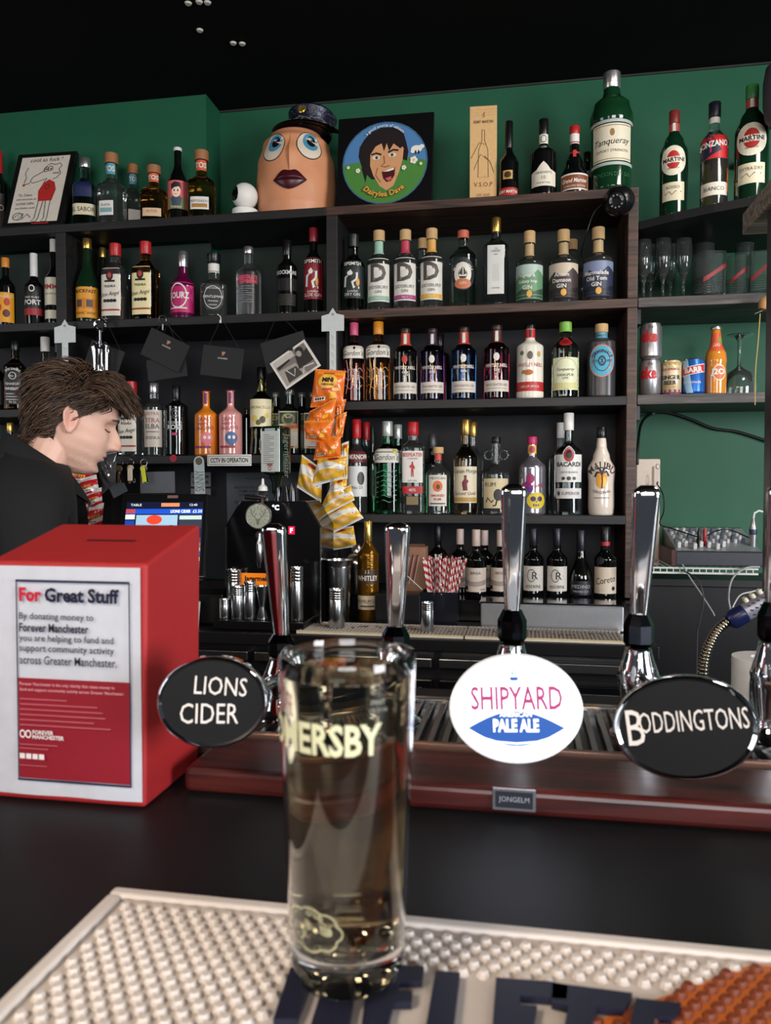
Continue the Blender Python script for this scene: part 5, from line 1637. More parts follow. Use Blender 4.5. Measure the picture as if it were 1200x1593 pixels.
# upturned wine glass
q = P(1155, 560, 2.56)
hz = P(1155, 514, 2.56).z - 1.676
k = dep(q) / F
wg = thing('wine_glass', 'upturned large wine glass beside the juice bottle', 'glass', (q.x + .012, 2.640, 1.6766))
o = [(25 * k, 0), (26.5 * k, hz * .12), (25.5 * k, hz * .25), (20 * k, hz * .38), (8 * k, hz * .46), (3.4 * k, hz * .50), (2.6 * k, hz * .7), (3.2 * k, hz * .90), (8 * k, hz * .965), (21 * k, hz * .985), (21 * k, hz), (0, hz * 1.0), (0, hz * .475)]
o = [(25 * k, 0), (26.5 * k, hz * .12), (25.5 * k, hz * .25), (20 * k, hz * .38), (8 * k, hz * .46), (3.4 * k, hz * .50), (2.6 * k, hz * .7), (3.2 * k, hz * .90), (8 * k, hz * .965), (21 * k, hz * .985), (21 * k, hz), (0, hz)]
inr = [(0, hz * .455), (7 * k, hz * .44), (19 * k, hz * .365), (24.5 * k, hz * .24), (25.6 * k, hz * .12), (24.2 * k, 0)]
MB().lathe(o[::-1] + [(25 * k, 0), (24.2 * k, 0)] + inr[::-1], HAZE, n=40).build('glass_body', wg, smooth=60)
# twine and tool at the right
q = P(1183, 472, 2.36)
cable('twine', 'pale twine hanging in front of the upturned wine glass', [P(1183, 488, 2.46), P(1180, 530, 2.46), P(1176, 575, 2.46), P(1175, 630, 2.46)], .0016, mat((176, 150, 90), .8))
cl = thing('bar_strainer', 'wooden handled wire tool hanging under the shelf at the right edge', 'bar tool', P(1187, 486, 2.46))
MB().lathe([(0, 0), (.014, .004), (.019, .016), (.018, .03), (.010, .042), (0, .045)], mat((190, 140, 90), .5), c=(0, 0, .004), n=20, axis=(.35, 0, 1)).build('handle', cl, smooth=50)
b = MB()
for i in range(4):
    b.tube([(-.02, -.002 + .004 * i, -.002), (.03, -.002 + .004 * i, .018), (.07, -.002 + .004 * i, .03)], .0014, STEEL, 6)
b.build('wires', cl, smooth=50)


# ================================================================== hanging things on the left and middle
HW_ = mat((190, 194, 192), .35)


def clipstrip(label, px, py0, py1, Y=2.47):
    a, c = P(px, py0, Y), P(px, py1, Y)
    k = dep(a) / F
    t = thing('clip_strip', label, 'clip strip', a, 0, 'plastic clip strips under the shelf')
    L = a.z - c.z
    b = MB()
    hw = 18 * k
    b.prism([(-hw, -36 * k), (hw, -36 * k), (hw, -12 * k), (6 * k, -9 * k), (0, 0), (-6 * k, -9 * k), (-hw, -12 * k)], lambda u, v, d: Vector((u, -d, v)), 0, .0015, HW_)
    b.build('header', t, smooth=0)
    b = MB().box((0, -.0006, -36 * k - (L - 36 * k) / 2), (10.5 * k, .0012, L - 36 * k), HW_)
    n_ = max(2, int((L / k - 36) / 13))
    for i in range(n_):
        b.tube([(-2.5 * k, -.0015, -(42 + 13 * i) * k), (2.5 * k, -.005, -(45 + 13 * i) * k), (1 * k, -.0015, -(50 + 13 * i) * k)], .0008, WHITE, 5)
    b.build('strip', t, smooth=0)
    MB().lathe([(.0026, 0), (.0040, 0), (.0040, .0006), (.0026, .0006), (.0026, 0)], BLACK, c=(0, -.0016, -10 * k), n=16, axis=(0, -1, 0)).build('peg_hole', t, smooth=0)
    return t


clipstrip('white clip strip above the barman\'s head at the left', 101, 497, 690)
clipstrip('white clip strip holding the orange snack bags', 518, 479, 850, 2.485)


def board(label, quad, Y, guin=True, hang=None, name='bar_board', tilt=0):
    bl, br, tr, tl = [P(x, y, Y) for x, y in quad]
    b, c, r, u, n, w, h = quad_panel(None, (bl, br, tr, tl), .004, mat((24, 24, 25), .6), 'b')
    t = thing(name, label, 'menu board', c)
    for v in b.v:
        v -= c
    o = b.build('board', t, smooth=0)
    fn = plane_map((0, 0, 0), r, u)
    if guin:
        g = (176, 120, 90)
        draw([('t', 'GUINNESS', .62, .055, (180, 176, 170), {'w': .24, 'bold': .02}), ('p', [(-.06, .84), (.10, .84), (.10, .80), (.04, .74), (.0, .70), (-.02, .76)], g), ('l', [(-.06, .84), (-.03, .70)], .02, g)], w / 2, h, fn, o, .0005)
    if hang:
        hk = P(*hang, Y) - c
        MB().tube([u * h * .98 - r * w * .38, hk], .0006, mat((40, 40, 40), .5), 4).tube([u * h * .98 + r * w * .38, hk], .0006, mat((40, 40, 40), .5), 4).build('string', t, smooth=0)
    return t


board('black harp logo board tilted, hung on a steel key ring', [(218, 550), (278, 580), (296, 538), (237, 510)], 2.488, hang=(256, 500))
board('plain dark board hanging behind the tilted harp logo board', [(231, 594), (292, 584), (292, 552), (231, 560)], 2.497, False, hang=(262, 502))
board('black harp logo board hanging straight from the shelf', [(311, 583), (375, 590), (382, 544), (319, 536)], 2.490, hang=(345, 495))
board('dark board hanging behind the corkscrew and the barman\'s hair', [(133, 566), (180, 583), (198, 550), (143, 528)], 2.494, False, hang=(165, 498))
board('dark board hung on string, behind the black and white photo', [(416, 583), (484, 560), (465, 518), (400, 535)], 2.494, False, hang=(433, 486))
# photograph
bl, br, tr, tl = [P(x, y, 2.480) for x, y in ((446, 607), (499, 568), (472, 530), (417, 567))]
b, c, r, u, n, w, h = quad_panel(None, (bl, br, tr, tl), .0008, mat((206, 200, 190), .35), 'p')
ph_ = thing('photograph', 'black and white photo print clipped over the dark board', 'photo', c)
for v in b.v:
    v -= c
o = b.build('print', ph_, smooth=0)
g1, g2, g3 = (60, 54, 50), (150, 142, 134), (30, 27, 26)
its = [('r', -.88, .07, .88, .93, (110, 102, 96)), ('p', [(-.88, .07), (.3, .07), (.05, .55), (-.88, .62)], g2), ('p', [(-.7, .12), (.1, .12), (0, .45), (-.6, .5)], g1), ('p', [(.05, .30), (.88, .30), (.88, .75), (.7, .70), (.55, .68), (.2, .72)], g3), ('d', .5, .78, .2, .14, g3), ('d', .42, .72, .12, .10, g2), ('r', -.88, .75, .2, .93, (176, 170, 162)), ('p', [(-.8, .64), (-.1, .70), (-.1, .76), (-.8, .74)], g3), ('l', [(-.5, .5), (-.3, .2), (-.1, .4)], .03, (200, 196, 190)), ('l', [(.1, .1), (.3, .28), (.8, .2)], .04, (190, 186, 180))]
draw(its, w / 2, h, plane_map((0, 0, 0), r, u), o, .0004)
MB().box(u * h * 1.0 + r * w * .12, (.012, .006, .014), BLACK).build('bulldog_clip', ph_, smooth=0)


def ring(b, c, r, m, t=.0012, ax=(0, 1, 0)):
    q = Vector((0, 0, 1)).rotation_difference(Vector(ax))
    b.tube([Vector(c) + q @ Vector((r * math.cos(a), r * math.sin(a), 0)) for a in [2 * PI * k / 20 for k in range(20)]], t, m, 6, True)
    return b


q = P(253, 497, 2.484)
kr = thing('key_ring', 'empty steel split ring hooked under the second shelf', 'key ring', q)
ring(MB(), (0, 0, 0), .0135, STEEL, .0014).build('ring', kr)
MB().box((0, 0, -.026), (.006, .004, .022), STEEL).build('clasp', kr, smooth=0, bevel=.001)
q = P(344, 496, 2.490)
hk = thing('hook', 'small white hook holding the straight harp logo board', 'hook', q)
MB().tube([(-.012, 0, .016), (0, -.004, .006), (.002, -.006, -.004), (.0, -.004, -.012)], .0016, WHITE, 6).build('wire', hk)
MB().box((0, -.005, -.010), (.005, .004, .010), WHITE).build('clip', hk, smooth=0)

# winged corkscrew
q = P(156, 497, 2.470)
k = dep(q) / F
cs = thing('corkscrew', 'silver winged corkscrew hanging above the barman\'s head', 'corkscrew', q)
b = ring(MB(), (0, 0, -8 * k), 9 * k, CHROME, 2.2 * k)
b.build('handle_ring', cs)
MB().lathe([(0, 0), (2.4 * k, 0), (2.4 * k, 4 * k), (3.6 * k, 5 * k), (3.6 * k, 9 * k), (2.4 * k, 10 * k), (2.4 * k, 26 * k), (0, 26 * k)], CHROME, c=(0, 0, -43 * k), n=16).build('shaft', cs)
for s in (-1, 1):
    b = MB().tube([(s * 3 * k, 0, -42 * k), (s * 9 * k, 0, -38 * k), (s * 12 * k, 0, -42 * k), (s * 10.5 * k, 0, -60 * k), (s * 10 * k, 0, -80 * k)], [3 * k, 4.6 * k, 4.4 * k, 2.6 * k, 2.4 * k], CHROME, 10)
    b.build('lever', cs)
MB().lathe([(0, 0), (5.5 * k, 0), (6.5 * k, 10 * k), (4.5 * k, 20 * k), (4.0 * k, 40 * k), (0, 40 * k)], CHROME, c=(0, 0, -86 * k), n=20).build('bell', cs)

# crates of snack bags on the strips
OR1, OR2, YEL, WHB = (222, 110, 34), (196, 86, 24), (214, 164, 44), (214, 210, 200)


def bag(label, quad, Y, style, grp, puff=.022, rot=0):
    full = label.startswith('topmost')
    bl, br, tr, tl = [P(x, y, Y) for x, y in quad]
    c = (bl + br + tr + tl) / 4
    t = thing('snack_bag', label, 'snack bag', c, 0, grp)
    nrm = (br - bl).cross(tl - bl).normalized()
    sd = random.Random(int(quad[0][0] * 7 + quad[0][1]))
    ph = [sd.uniform(0, 6) for _ in range(6)]

    def base(i, j):
        return (bl * (1 - i) + br * i) * (1 - j) + (tl * (1 - i) + tr * i) * j - c

    def front(i, j, s=1):
        p = base(i, j)
        e = (math.sin(PI * i) ** .6 if 0 < i < 1 else 0) * (math.sin(PI * max(0, min(1, (j - .07) / .86))) ** .55 if .07 < j < .93 else 0)
        wr = .0022 * math.sin(9 * i + ph[0] + 5 * j) * math.sin(7 * j + ph[1]) + .0016 * math.sin(17 * i + 11 * j + ph[2])
        ripple = .0008 * math.sin(60 * i) if (j <= .07 or j >= .93) else 0
        return p + nrm * (s * (puff * e * (.5 if s < 0 else 1) + .0006) + wr * (1 if s > 0 else .5) * min(1, e * 3) + ripple)

    nu, nv = 28, 36
    cols = []
    b = MB()
    vs = [front(i / nu, j / nv) for j in range(nv + 1) for i in range(nu + 1)]
    if style == 'orange':
        m0, m1 = mat(OR1, .28, coat=.3, noise=.08), mat((232, 150, 40), .28, coat=.3, noise=.08)
        rule = lambda i, j: m1 if .86 < j < .94 and .12 < i else m0
    elif style == 'redwhite':
        m0, m1 = mat((186, 26, 34), .28, coat=.3), mat((216, 212, 206), .28, coat=.3)
        rule = lambda i, j: m1 if (.12 < j - .25 * i < .30) or j > .80 else m0
    elif style == 'clear':
        m0 = mat((96, 92, 92), .12, trans=.5, coat=.5)
        rule = lambda i, j: m0
    else:
        m0, m1 = mat(YEL, .28, coat=.3, noise=.08), mat(WHB, .28, coat=.3, noise=.06)
        rule = lambda i, j: m1 if (j < .10) or (.42 + .12 * math.sin(3.4 * i) < j < .66 + .14 * math.sin(3.4 * i + .4)) or j > .95 else m0
    for j in range(nv):
        for i in range(nu):
            b.add([], [], m0)
            a = j * (nu + 1) + i
            b.f.append((a, a + 1, a + nu + 2, a + nu + 1))
            b.mi.append(b.m(rule((i + .5) / nu, (j + .5) / nv)))
    b.v = vs
    off = len(b.v)
    b.grid(lambda i, j: front(1 - i, j, -1), 10, 12, m0)
    o = b.build('bag', t, smooth=60)
    U, V = (br - bl).length / 2, ((tl - bl).length + (tr - br).length) / 2
    fn = lambda u, v, off: front(min(.98, max(.02, u / U / 2 + .5)), min(.98, max(.02, v / V))) + nrm * (off + .0008)
    if style == 'orange':
        its = [('d', .0, .68, .62, .20, (236, 180, 80)), ('t', 'GRAB BAG', .90, .05, (176, 60, 20), {'w': .7, 'bold': .02}), ('t', 'MiNi', .72, .13, K, {'bold': .05, 'w': .7}), ('t', 'CHEDDARS', .59, .055, K, {'bold': .03, 'w': .66}),
               ('r', -.3, .44, .3, .48, (190, 50, 34)), ('d', .55, .46, .22, .05, (232, 190, 130)), ('p', [(-.8, .14), (-.05, .17), (-.03, .27), (-.78, .24)], (206, 200, 190)), ('d', -.65, .2, .06, .03, K), ('d', -.5, .205, .06, .03, K), ('d', -.35, .21, .06, .03, K), ('d', -.2, .22, .06, .03, K), ('p', [(.2, .2), (.6, .22), (.6, .38), (.25, .38)], (232, 170, 40))]
        if not full:
            its = its[5:]
    elif style == 'yellow':
        its = [('d', .1, .88, .4, .05, (150, 30, 34)), ('t', 'CLASSIC', .62, .05, (170, 140, 70), {'w': .5}), ('d', -.15, .34, .24, .10, (196, 150, 90)), ('d', .18, .33, .26, .11, (206, 160, 98)), ('d', .18, .33, .2, .085, (216, 172, 108)), ('d', .7, .42, .12, .05, (226, 222, 214)), ('d', .7, .42, .05, .02, K)]
    elif style == 'redwhite':
        its = [('t', 'McCOYS', .55, .12, (216, 170, 60), {'bold': .03}), ('r', -.5, .34, .5, .37, (60, 60, 90)), ('l', [(-.6, .2), (0, .28), (.6, .2)], .03, (60, 60, 90))]
    else:
        its = []
    if its:
        draw(its, U, V, fn, o, .0004)
    return t


go = 'orange snack bags on the clip strip'
bag('topmost orange snack bag facing front, hung at the strip', [(483, 634), (533, 632), (538, 577), (491, 574)], 2.455, 'orange', go)
bag('orange snack bag directly below the topmost one', [(476, 664), (520, 655), (524, 618), (482, 640)], 2.435, 'orange', go)
bag('orange snack bag third down, its lower edge curling forward', [(476, 684), (513, 690), (520, 652), (474, 655)], 2.42, 'orange', go)
bag('orange snack bag sticking out to the right of the pile, edge on', [(514, 688), (533, 680), (540, 640), (524, 648)], 2.45, 'orange', go, .010)
bag('lowest orange snack bag, just over the yellow bags', [(488, 716), (531, 712), (530, 678), (494, 680)], 2.43, 'orange', go)
bag('orange snack bag peeking out behind the topmost two', [(520, 650), (532, 652), (539, 621), (526, 622)], 2.465, 'orange', go, .008)
gy = 'yellow and white biscuit bags on the clip strip'
bag('topmost yellow biscuit bag with two biscuits pictured', [(485, 757), (532, 745), (542, 708), (496, 710)], 2.43, 'yellow', gy)
bag('pale biscuit bag hanging out to the left of the pile', [(462, 758), (500, 782), (502, 730), (470, 707)], 2.45, 'yellow', gy)
bag('yellow biscuit bag second from the top, turned sideways', [(497, 795), (541, 782), (540, 742), (520, 745)], 2.42, 'yellow', gy)
bag('yellow biscuit bag crossing the middle of the pile diagonally', [(498, 806), (552, 778), (546, 754), (512, 772)], 2.41, 'yellow', gy, .010)
bag('yellow biscuit bag whose corner points right over the shelf edge', [(514, 832), (566, 806), (545, 776), (504, 800)], 2.425, 'yellow', gy)
bag('lowest yellow biscuit bag at the bottom of the strip', [(500, 859), (555, 850), (550, 818), (506, 826)], 2.44, 'yellow', gy)
bag('yellow biscuit bag edge behind the top of the pile on the right', [(528, 745), (541, 745), (543, 686), (532, 690)], 2.46, 'yellow', gy, .008)
gr_ = 'red and white snack bags behind the barman'
bag('red and white snack bag right under the barman\'s chin', [(104, 752), (140, 770), (150, 722), (112, 722)], 2.36, 'redwhite', gr_)
bag('red and white snack bag second from the top of that strip', [(126, 776), (156, 772), (150, 738), (118, 748)], 2.34, 'redwhite', gr_)
bag('red and white snack bag third from the top of that strip', [(136, 796), (160, 790), (158, 758), (132, 768)], 2.33, 'redwhite', gr_)
bag('lowest red and white snack bag, just above the red box', [(138, 826), (158, 826), (162, 782), (138, 788)], 2.32, 'redwhite', gr_)
bag('crumpled clear bag hanging left of the key bunches', [(160, 768), (180, 750), (182, 702), (150, 708)], 2.42, 'clear', None)

# signs on the shelf edge
q = P(357, 716, 2.4993)
k = dep(q) / F
cc = MB().box((0, -.0008, 0), (72 * k, .0014, 17.5 * k), WHITE).build('cctv_sign', loc=q, smooth=0)
tag(cc, 'white CCTV IN OPERATION sign on the middle shelf edge', 'sign')
fn = plane_map((0, -.0015, -8.75 * k), (1, 0, 0), (0, 0, 1))
draw([('t', 'CCTV IN OPERATION', .5, .44, K, {'w': .86, 'bold': .025, 'tall': 1}), ('r', -.95, .84, .95, .88, DKG), ('r', -.95, .12, .95, .16, DKG), ('r', -.955, .12, -.94, .88, DKG), ('r', .94, .12, .955, .88, DKG)], 36 * k, 17.5 * k, fn, cc, .0003)
q = P(270, 713, 2.4993)
tag(MB().lathe([(0, 0), (.0125, 0), (.0125, .0012), (0, .0012)], mat((150, 26, 40), .5), n=24, axis=(0, -1, 0)).build('round_sticker', loc=q), 'small round red sticker on the middle shelf edge', 'sticker')
# bottle opener blade
q = P(311, 748, 2.492)
k = dep(q) / F
bo = thing('bottle_opener', 'flat white bar blade bottle opener marked SKINNY', 'bottle opener', q, 0, rot=(0, -.03, 0))
pl = [(8.5 * k * math.cos(a), 30 * k + 8.5 * k * math.sin(a)) for a in [PI * i / 12 for i in range(13)]] + [(-8.5 * k * math.cos(a), -30 * k - 8.5 * k * math.sin(a)) for a in [PI * i / 12 for i in range(13)]]
o = MB().prism(pl, lambda u, v, d: Vector((u, -d, v)), 0, .0022, mat((176, 184, 182), .35)).build('blade', bo, smooth=0)
fn = plane_map((0, -.0022, -38 * k), (1, 0, 0), (0, 0, 1))
draw([('d', 0, .90, .58, .065, (96, 84, 60)), ('o', 0, .90, .66, .075, .2, DKG), ('t', 'SKINNY', .50, .20, (90, 94, 94), {'ang': PI / 2, 'tall': 1, 'w': 1.9}), ('d', 0, .12, .6, .04, K), ('r', -.55, .12, .55, .16, K)], 8.5 * k, 76 * k, fn, o, .0003)


def keys(label, px, py, n_, fob, Y=2.46):
    q = P(px, py, Y)
    k = dep(q) / F
    t = thing('key_bunch', label, 'keys', q, 0, 'key bunches under the middle shelf')
    ring(MB(), (0, 0, -4 * k), 5.5 * k, STEEL, .0010).build('ring', t)
    MB().tube([(0, .036, 10 * k), (0, .0, 6 * k), (0, -.003, 2 * k), (0, 0, -1 * k)], .001, STEEL, 5).build('hook', t)
    for i in range(n_):
        a = (-.5 + i * .55) * .5
        R3 = Matrix.Rotation(a, 3, 'Y')
        o_ = Vector((0, -.002 - .002 * i, -8 * k))
        m = mat((176, 150, 110), .3, .8) if i % 2 else STEEL
        b = MB()
        b.lathe([(0, 0), (5.2 * k, 0), (5.2 * k, .0018), (0, .0018)], m, c=o_ + R3 @ Vector((0, 0, -5 * k)), n=16, axis=(0, -1, 0))
        b.box(o_ + R3 @ Vector((0, -.0009, -18 * k)), (3.2 * k, .0018, 20 * k), m, R3)
        b.box(o_ + R3 @ Vector((1.6 * k, -.0009, -24 * k)), (2.4 * k, .0018, 5 * k), m, R3)
        b.build('key', t, smooth=0)
    if fob:
        c, w_, h_, tilt = fob
        MB().box((2 * k, -.012, -22 * k), (w_ * k, .004, h_ * k), mat(c, .4), Matrix.Rotation(tilt, 3, 'Y')).build('fob', t, smooth=0, bevel=.0015)


keys('key bunch of two plain keys, left of the fob bunches', 186, 716, 2, None)
keys('key bunch with a cream and red tag', 203, 716, 2, ((210, 190, 170), 8, 20, 0))
keys('key bunch with a bright yellow fob', 224, 716, 2, ((206, 206, 40), 7, 24, -.14))


def sheet(name, label, quad, Y, col, lines=(), cat='notice'):
    bl, br, tr, tl = [P(x, y, Y) for x, y in quad]
    b, c, r, u, n, w, h = quad_panel(None, (bl, br, tr, tl), .0006, mat(col, .6), 'b')
    for v in b.v:
        v -= c
    o = b.build(name, loc=c, smooth=0)
    tag(o, label, cat)
    if lines:
        draw(lines, w / 2, h, plane_map((0, 0, 0), r, u), o, .0004)
    return o


ln = [('t', s, v, .042, (20, 20, 22), {'w': w_, 'tall': 1, 'bold': .01}) for s, v, w_ in (('THE 4 LICENSING OBJECTIVES', .90, .74), ('PREVENTION OF', .76, .36), ('CRIME AND', .70, .26), ('DISORDER', .64, .25), ('PROTECTION OF', .52, .36), ('CHILDREN', .46, .25))]
for i in (1, 2, 3, 4, 5):
    ln[i][5]['u'] = -.42
ln += [('t', 'PREVENTION OF', .76, .042, (20, 20, 22), {'w': .36, 'u': .45, 'tall': 1}), ('t', 'NUISANCE', .70, .042, (20, 20, 22), {'w': .24, 'u': .45, 'tall': 1})]
sheet('licensing_notice', 'grey licensing objectives notice behind the black chiller', [(354, 832), (466, 830), (466, 735), (354, 735)], 2.785, (84, 88, 94), ln)
sheet('paper_note', 'plain grey curled paper pinned above the till screen', [(219, 766), (272, 768), (281, 733), (226, 737)], 2.47, (86, 88, 92))
sheet('paper_note', 'small grey paper scrap left of the till screen', [(176, 776), (200, 763), (190, 746), (170, 756)], 2.46, (80, 86, 90))
sheet('paper_note', 'small two line notice behind the white bar blade', [(297, 757), (328, 757), (328, 735), (297, 735)], 2.77, (110, 112, 114), [('r', -.8, .6, .8, .8, (60, 62, 64)), ('r', -.8, .2, .8, .4, (60, 62, 64))])
sheet('paper_note', 'lower small notice behind the white bar blade', [(297, 770), (328, 770), (328, 760), (297, 760)], 2.77, (110, 112, 114))

# ================================================================== till
ctr = P(248, 830, 2.02)
tilt = math.radians(28)
rr_ = Matrix.Rotation(.30, 3, 'Z') @ Matrix.Rotation(-tilt, 3, 'X')
till = thing('till', 'touchscreen till showing the order buttons for LIONS CIDER', 'till', (ctr.x, 2.22, ZC + .0006), 0)
TWd, THt = .235, .195
k = dep(ctr) / F
sw, shh = 138 * k, 150 * k
c = Vector((ctr.x - till.location.x, 2.02 - 2.22, P(250, 768, 2.06).z - ZC - shh * math.cos(tilt)))
e = rr_.to_euler()
hs = MB().box((0, .012, shh / 2), (sw, .024, shh), mat((14, 14, 15), .3)).build('screen_housing', till, c, e, smooth=0, bevel=.006, seg=3)
fn = plane_map((0, -.0006, 0), (1, 0, 0), (0, 0, 1))


def em(c, s=.8):
    return mat(c, .3, emit=s, noise=0)


scr = MB().grid(lambda i, j: fn((-.44 + .88 * i) * sw, (.09 + .80 * j) * shh, .0003), 1, 1, em((30, 36, 60), .5)).build('screen', hs, smooth=0)
uW, uH = .44 * sw, .80 * shh
fs_ = plane_map(Vector((0, -.0009, .09 * shh)), (1, 0, 0), (0, 0, 1))
its = [('r', -1, .90, 1, 1, em((16, 20, 40))), ('r', -.1, .93, .38, .985, em((190, 120, 80))), ('t', 'TABLE', .955, .035, em((220, 220, 220)), {'u': -.75, 'w': .2}), ('t', '12:40', .955, .035, em((220, 220, 220)), {'u': .75, 'w': .14}),
       ('r', -1, .82, 1, .895, em((26, 70, 170))), ('t', 'LIONS CIDER', .857, .045, em((240, 240, 240)), {'u': .42, 'w': .26, 'bold': .02, 'tall': 1}), ('t', '\u00a35.50', .857, .045, em((240, 240, 240)), {'u': .86, 'w': .12, 'tall': 1}),
       ('r', -1, .83, -.76, .89, em((170, 60, 60))), ('r', -1, .74, -.76, .81, em((210, 206, 190))), ('r', -1, .65, -.76, .72, em((20, 60, 140))), ('r', -1, .56, -.76, .63, em((30, 80, 170))), ('r', -1, .47, -.76, .54, em((30, 60, 140))), ('r', -1, .38, -.76, .45, em((30, 60, 140))),
       ('r', -.72, .05, .35, .80, em((140, 170, 190), .7)), ('d', -.25, .73, .20, .07, em((206, 60, 40))), ('r', -.66, .57, -.10, .64, em((206, 70, 40))), ('r', -.66, .48, -.10, .55, em((110, 170, 60))), ('r', .0, .57, .30, .64, em((30, 36, 60))), ('r', .0, .48, .30, .55, em((90, 60, 160))),
       ('r', .40, .73, .98, .79, em((170, 190, 180), .7)), ('r', .40, .60, .98, .72, em((44, 50, 60))), ('r', .70, .40, .98, .46, em((90, 50, 60))), ('r', .70, .33, .98, .39, em((150, 90, 90))), ('r', .70, .26, .98, .32, em((150, 160, 140))), ('r', .70, .19, .98, .25, em((40, 70, 170))), ('r', .70, .12, .98, .18, em((206, 180, 60))), ('r', .70, .02, .98, .11, em((190, 60, 50)))]
draw(its, uW, uH, fs_, scr, .0003)
MB().box((.02, -.0006, shh * .955), (.03, .0012, .009), mat((120, 90, 80), .4)).build('maker_badge', hs, smooth=0)
MB().tube([(c.x, c.y + .07, c.z + shh * .45), (c.x - .03, .02, c.z + shh * .3), (c.x - .05, .05, .10), (c.x - .05, .05, .02)], .026, BLACK, 14).build('stand', till)
MB().box((c.x - .065, .03, .011), (.13, .18, .020), BLACK).build('base', till, smooth=0, bevel=.004)

# card printer and small white cup
q = P(327, 952, 2.18)
pr = thing('receipt_printer', 'black receipt printer tucked between till and chiller', 'printer', (q.x - .012, 2.205, ZC + .0006), 0)
prf = [(0, 0), (.14, 0), (.14, .115), (.06, .125), (.02, .105), (0, .09)]
MB().prism([(a, b_) for a, b_ in prf], lambda u, v, d: Vector((d, u, v)), -.050, .042, mat((15, 15, 16), .3)).build('body', pr, smooth=0, bevel=.004)
MB().box((-.040, -.0008, .05), (.008, .0015, .04), mat((40, 40, 42), .3)).build('button_strip', pr, smooth=0)
MB().box((-.040, -.002, .062), (.004, .0012, .004), mat((200, 200, 60), .3, emit=1.5)).build('status_light', pr, smooth=0)
q = P(300, 945, 2.10)
cup = tag(MB().lathe([(0, 0), (.022, 0), (.028, .075), (.0265, .075), (.021, .003), (0, .003)], WHITE, n=28).build('paper_cup', loc=(P(297, 930, 2.15).x, 2.15, ZC + .0006)), 'white paper cup half hidden behind the red box', 'cup')

# ================================================================== chiller tap machine
Ym = 2.24
a, c_ = P(352, 950, Ym), P(500, 950, Ym)
mw = c_.x - a.x
ztop = P(425, 780, Ym).z
mh = ztop - ZC
mx = (a.x + c_.x) / 2
mc = thing('liqueur_chiller', 'black shot chiller machine with stag medallion tap', 'drink chiller', (mx, Ym, ZC + .0006))
prf = [(-mw / 2, 0), (mw / 2, 0), (mw / 2, mh * .80), (mw / 2 - .045, mh), (-mw / 2 + .045, mh), (-mw / 2, mh * .80)]
mb = MB().prism(prf, lambda u, v, d: Vector((u, -d, v)), -.155, 0, mat((12, 12, 14), .18)).build('cabinet', mc, smooth=0, bevel=.004)
for s in (-1, 1):
    MB().box((s * (mw / 2 - .001), -.0015, mh * .40), (.004, .003, mh * .78), STEEL).build('edge_trim', mc, smooth=0)
MB().box((-.01, -.055, .014), (mw * .92, .11, .026), mat((12, 12, 13), .25)).build('drip_base', mc, smooth=0, bevel=.003)
dp = MB().box((.012, -.0012, mh * .95), (.075, .002, .03), mat((20, 20, 24), .1)).build('display', mc, smooth=0)
draw([('t', '\u00b0C', .5, .55, mat((240, 244, 250), .3, emit=1.6, noise=0), {'bold': .04, 'u': -.05})], .0375, .03, plane_map((.012, -.0024, mh * .95 - .015), (1, 0, 0), (0, 0, 1)), dp, .0003)
qf = P(454, 825, Ym) - mc.location
fb = MB().box((qf.x, -.0012, qf.z), (.019, .002, .024), mat((190, 20, 60), .3, emit=1.0, noise=0)).build('error_light', mc, smooth=0)
draw([('t', 'F', .5, .6, mat((244, 244, 244), .3, emit=1.6, noise=0), {'bold': .04})], .0095, .024, plane_map((qf.x, -.0024, qf.z - .012), (1, 0, 0), (0, 0, 1)), fb, .0003)
qj = P(406, 901, Ym) - mc.location
jp = MB().box((qj.x, -.0015, qj.z), (.135, .0025, .036), mat((226, 120, 20), .4, emit=.35, noise=0)).build('orange_plate', mc, smooth=0)
draw([('t', 'Jagermeister', .5, .55, K, {'bold': .04, 'w': .94, 'tall': 1})], .0675, .036, plane_map((qj.x, -.003, qj.z - .018), (1, 0, 0), (0, 0, 1)), jp, .0003)
# tap with medallion
qm = P(402, 803, Ym - .09) - mc.location
rm = 20.5 * dep(P(402, 803, Ym - .09)) / F
tp = MB().tube([(qm.x, 0, qm.z - .045), (qm.x, -.05, qm.z - .05), (qm.x, -.085, qm.z - .055)], .011, STEEL, 14).build('tap_pipe', mc, smooth=50)
MB().lathe([(0, 0), (.004, 0), (.0065, .012), (.0105, .022), (.0115, .065), (.008, .075), (.006, .085), (.006, .10), (0, .10)], STEEL, c=(qm.x + .002, -.088, qm.z - .150), n=24).build('spout', mc, smooth=40)
md = MB().lathe([(0, 0), (rm * .97, 0), (rm, .003), (rm, .012), (rm * .93, .016), (rm * .88, .014), (0, .014)], mat((196, 196, 190), .25, .9), c=(qm.x, -.083, qm.z), n=40, axis=(.12, -1, .05)).build('medallion', mc, smooth=40)
ff = plane_map(Vector((qm.x + .0015, -.0985, qm.z - rm)), (1, .12, 0), (0, .05, 1))
st1, st2 = (146, 150, 132), (96, 100, 84)
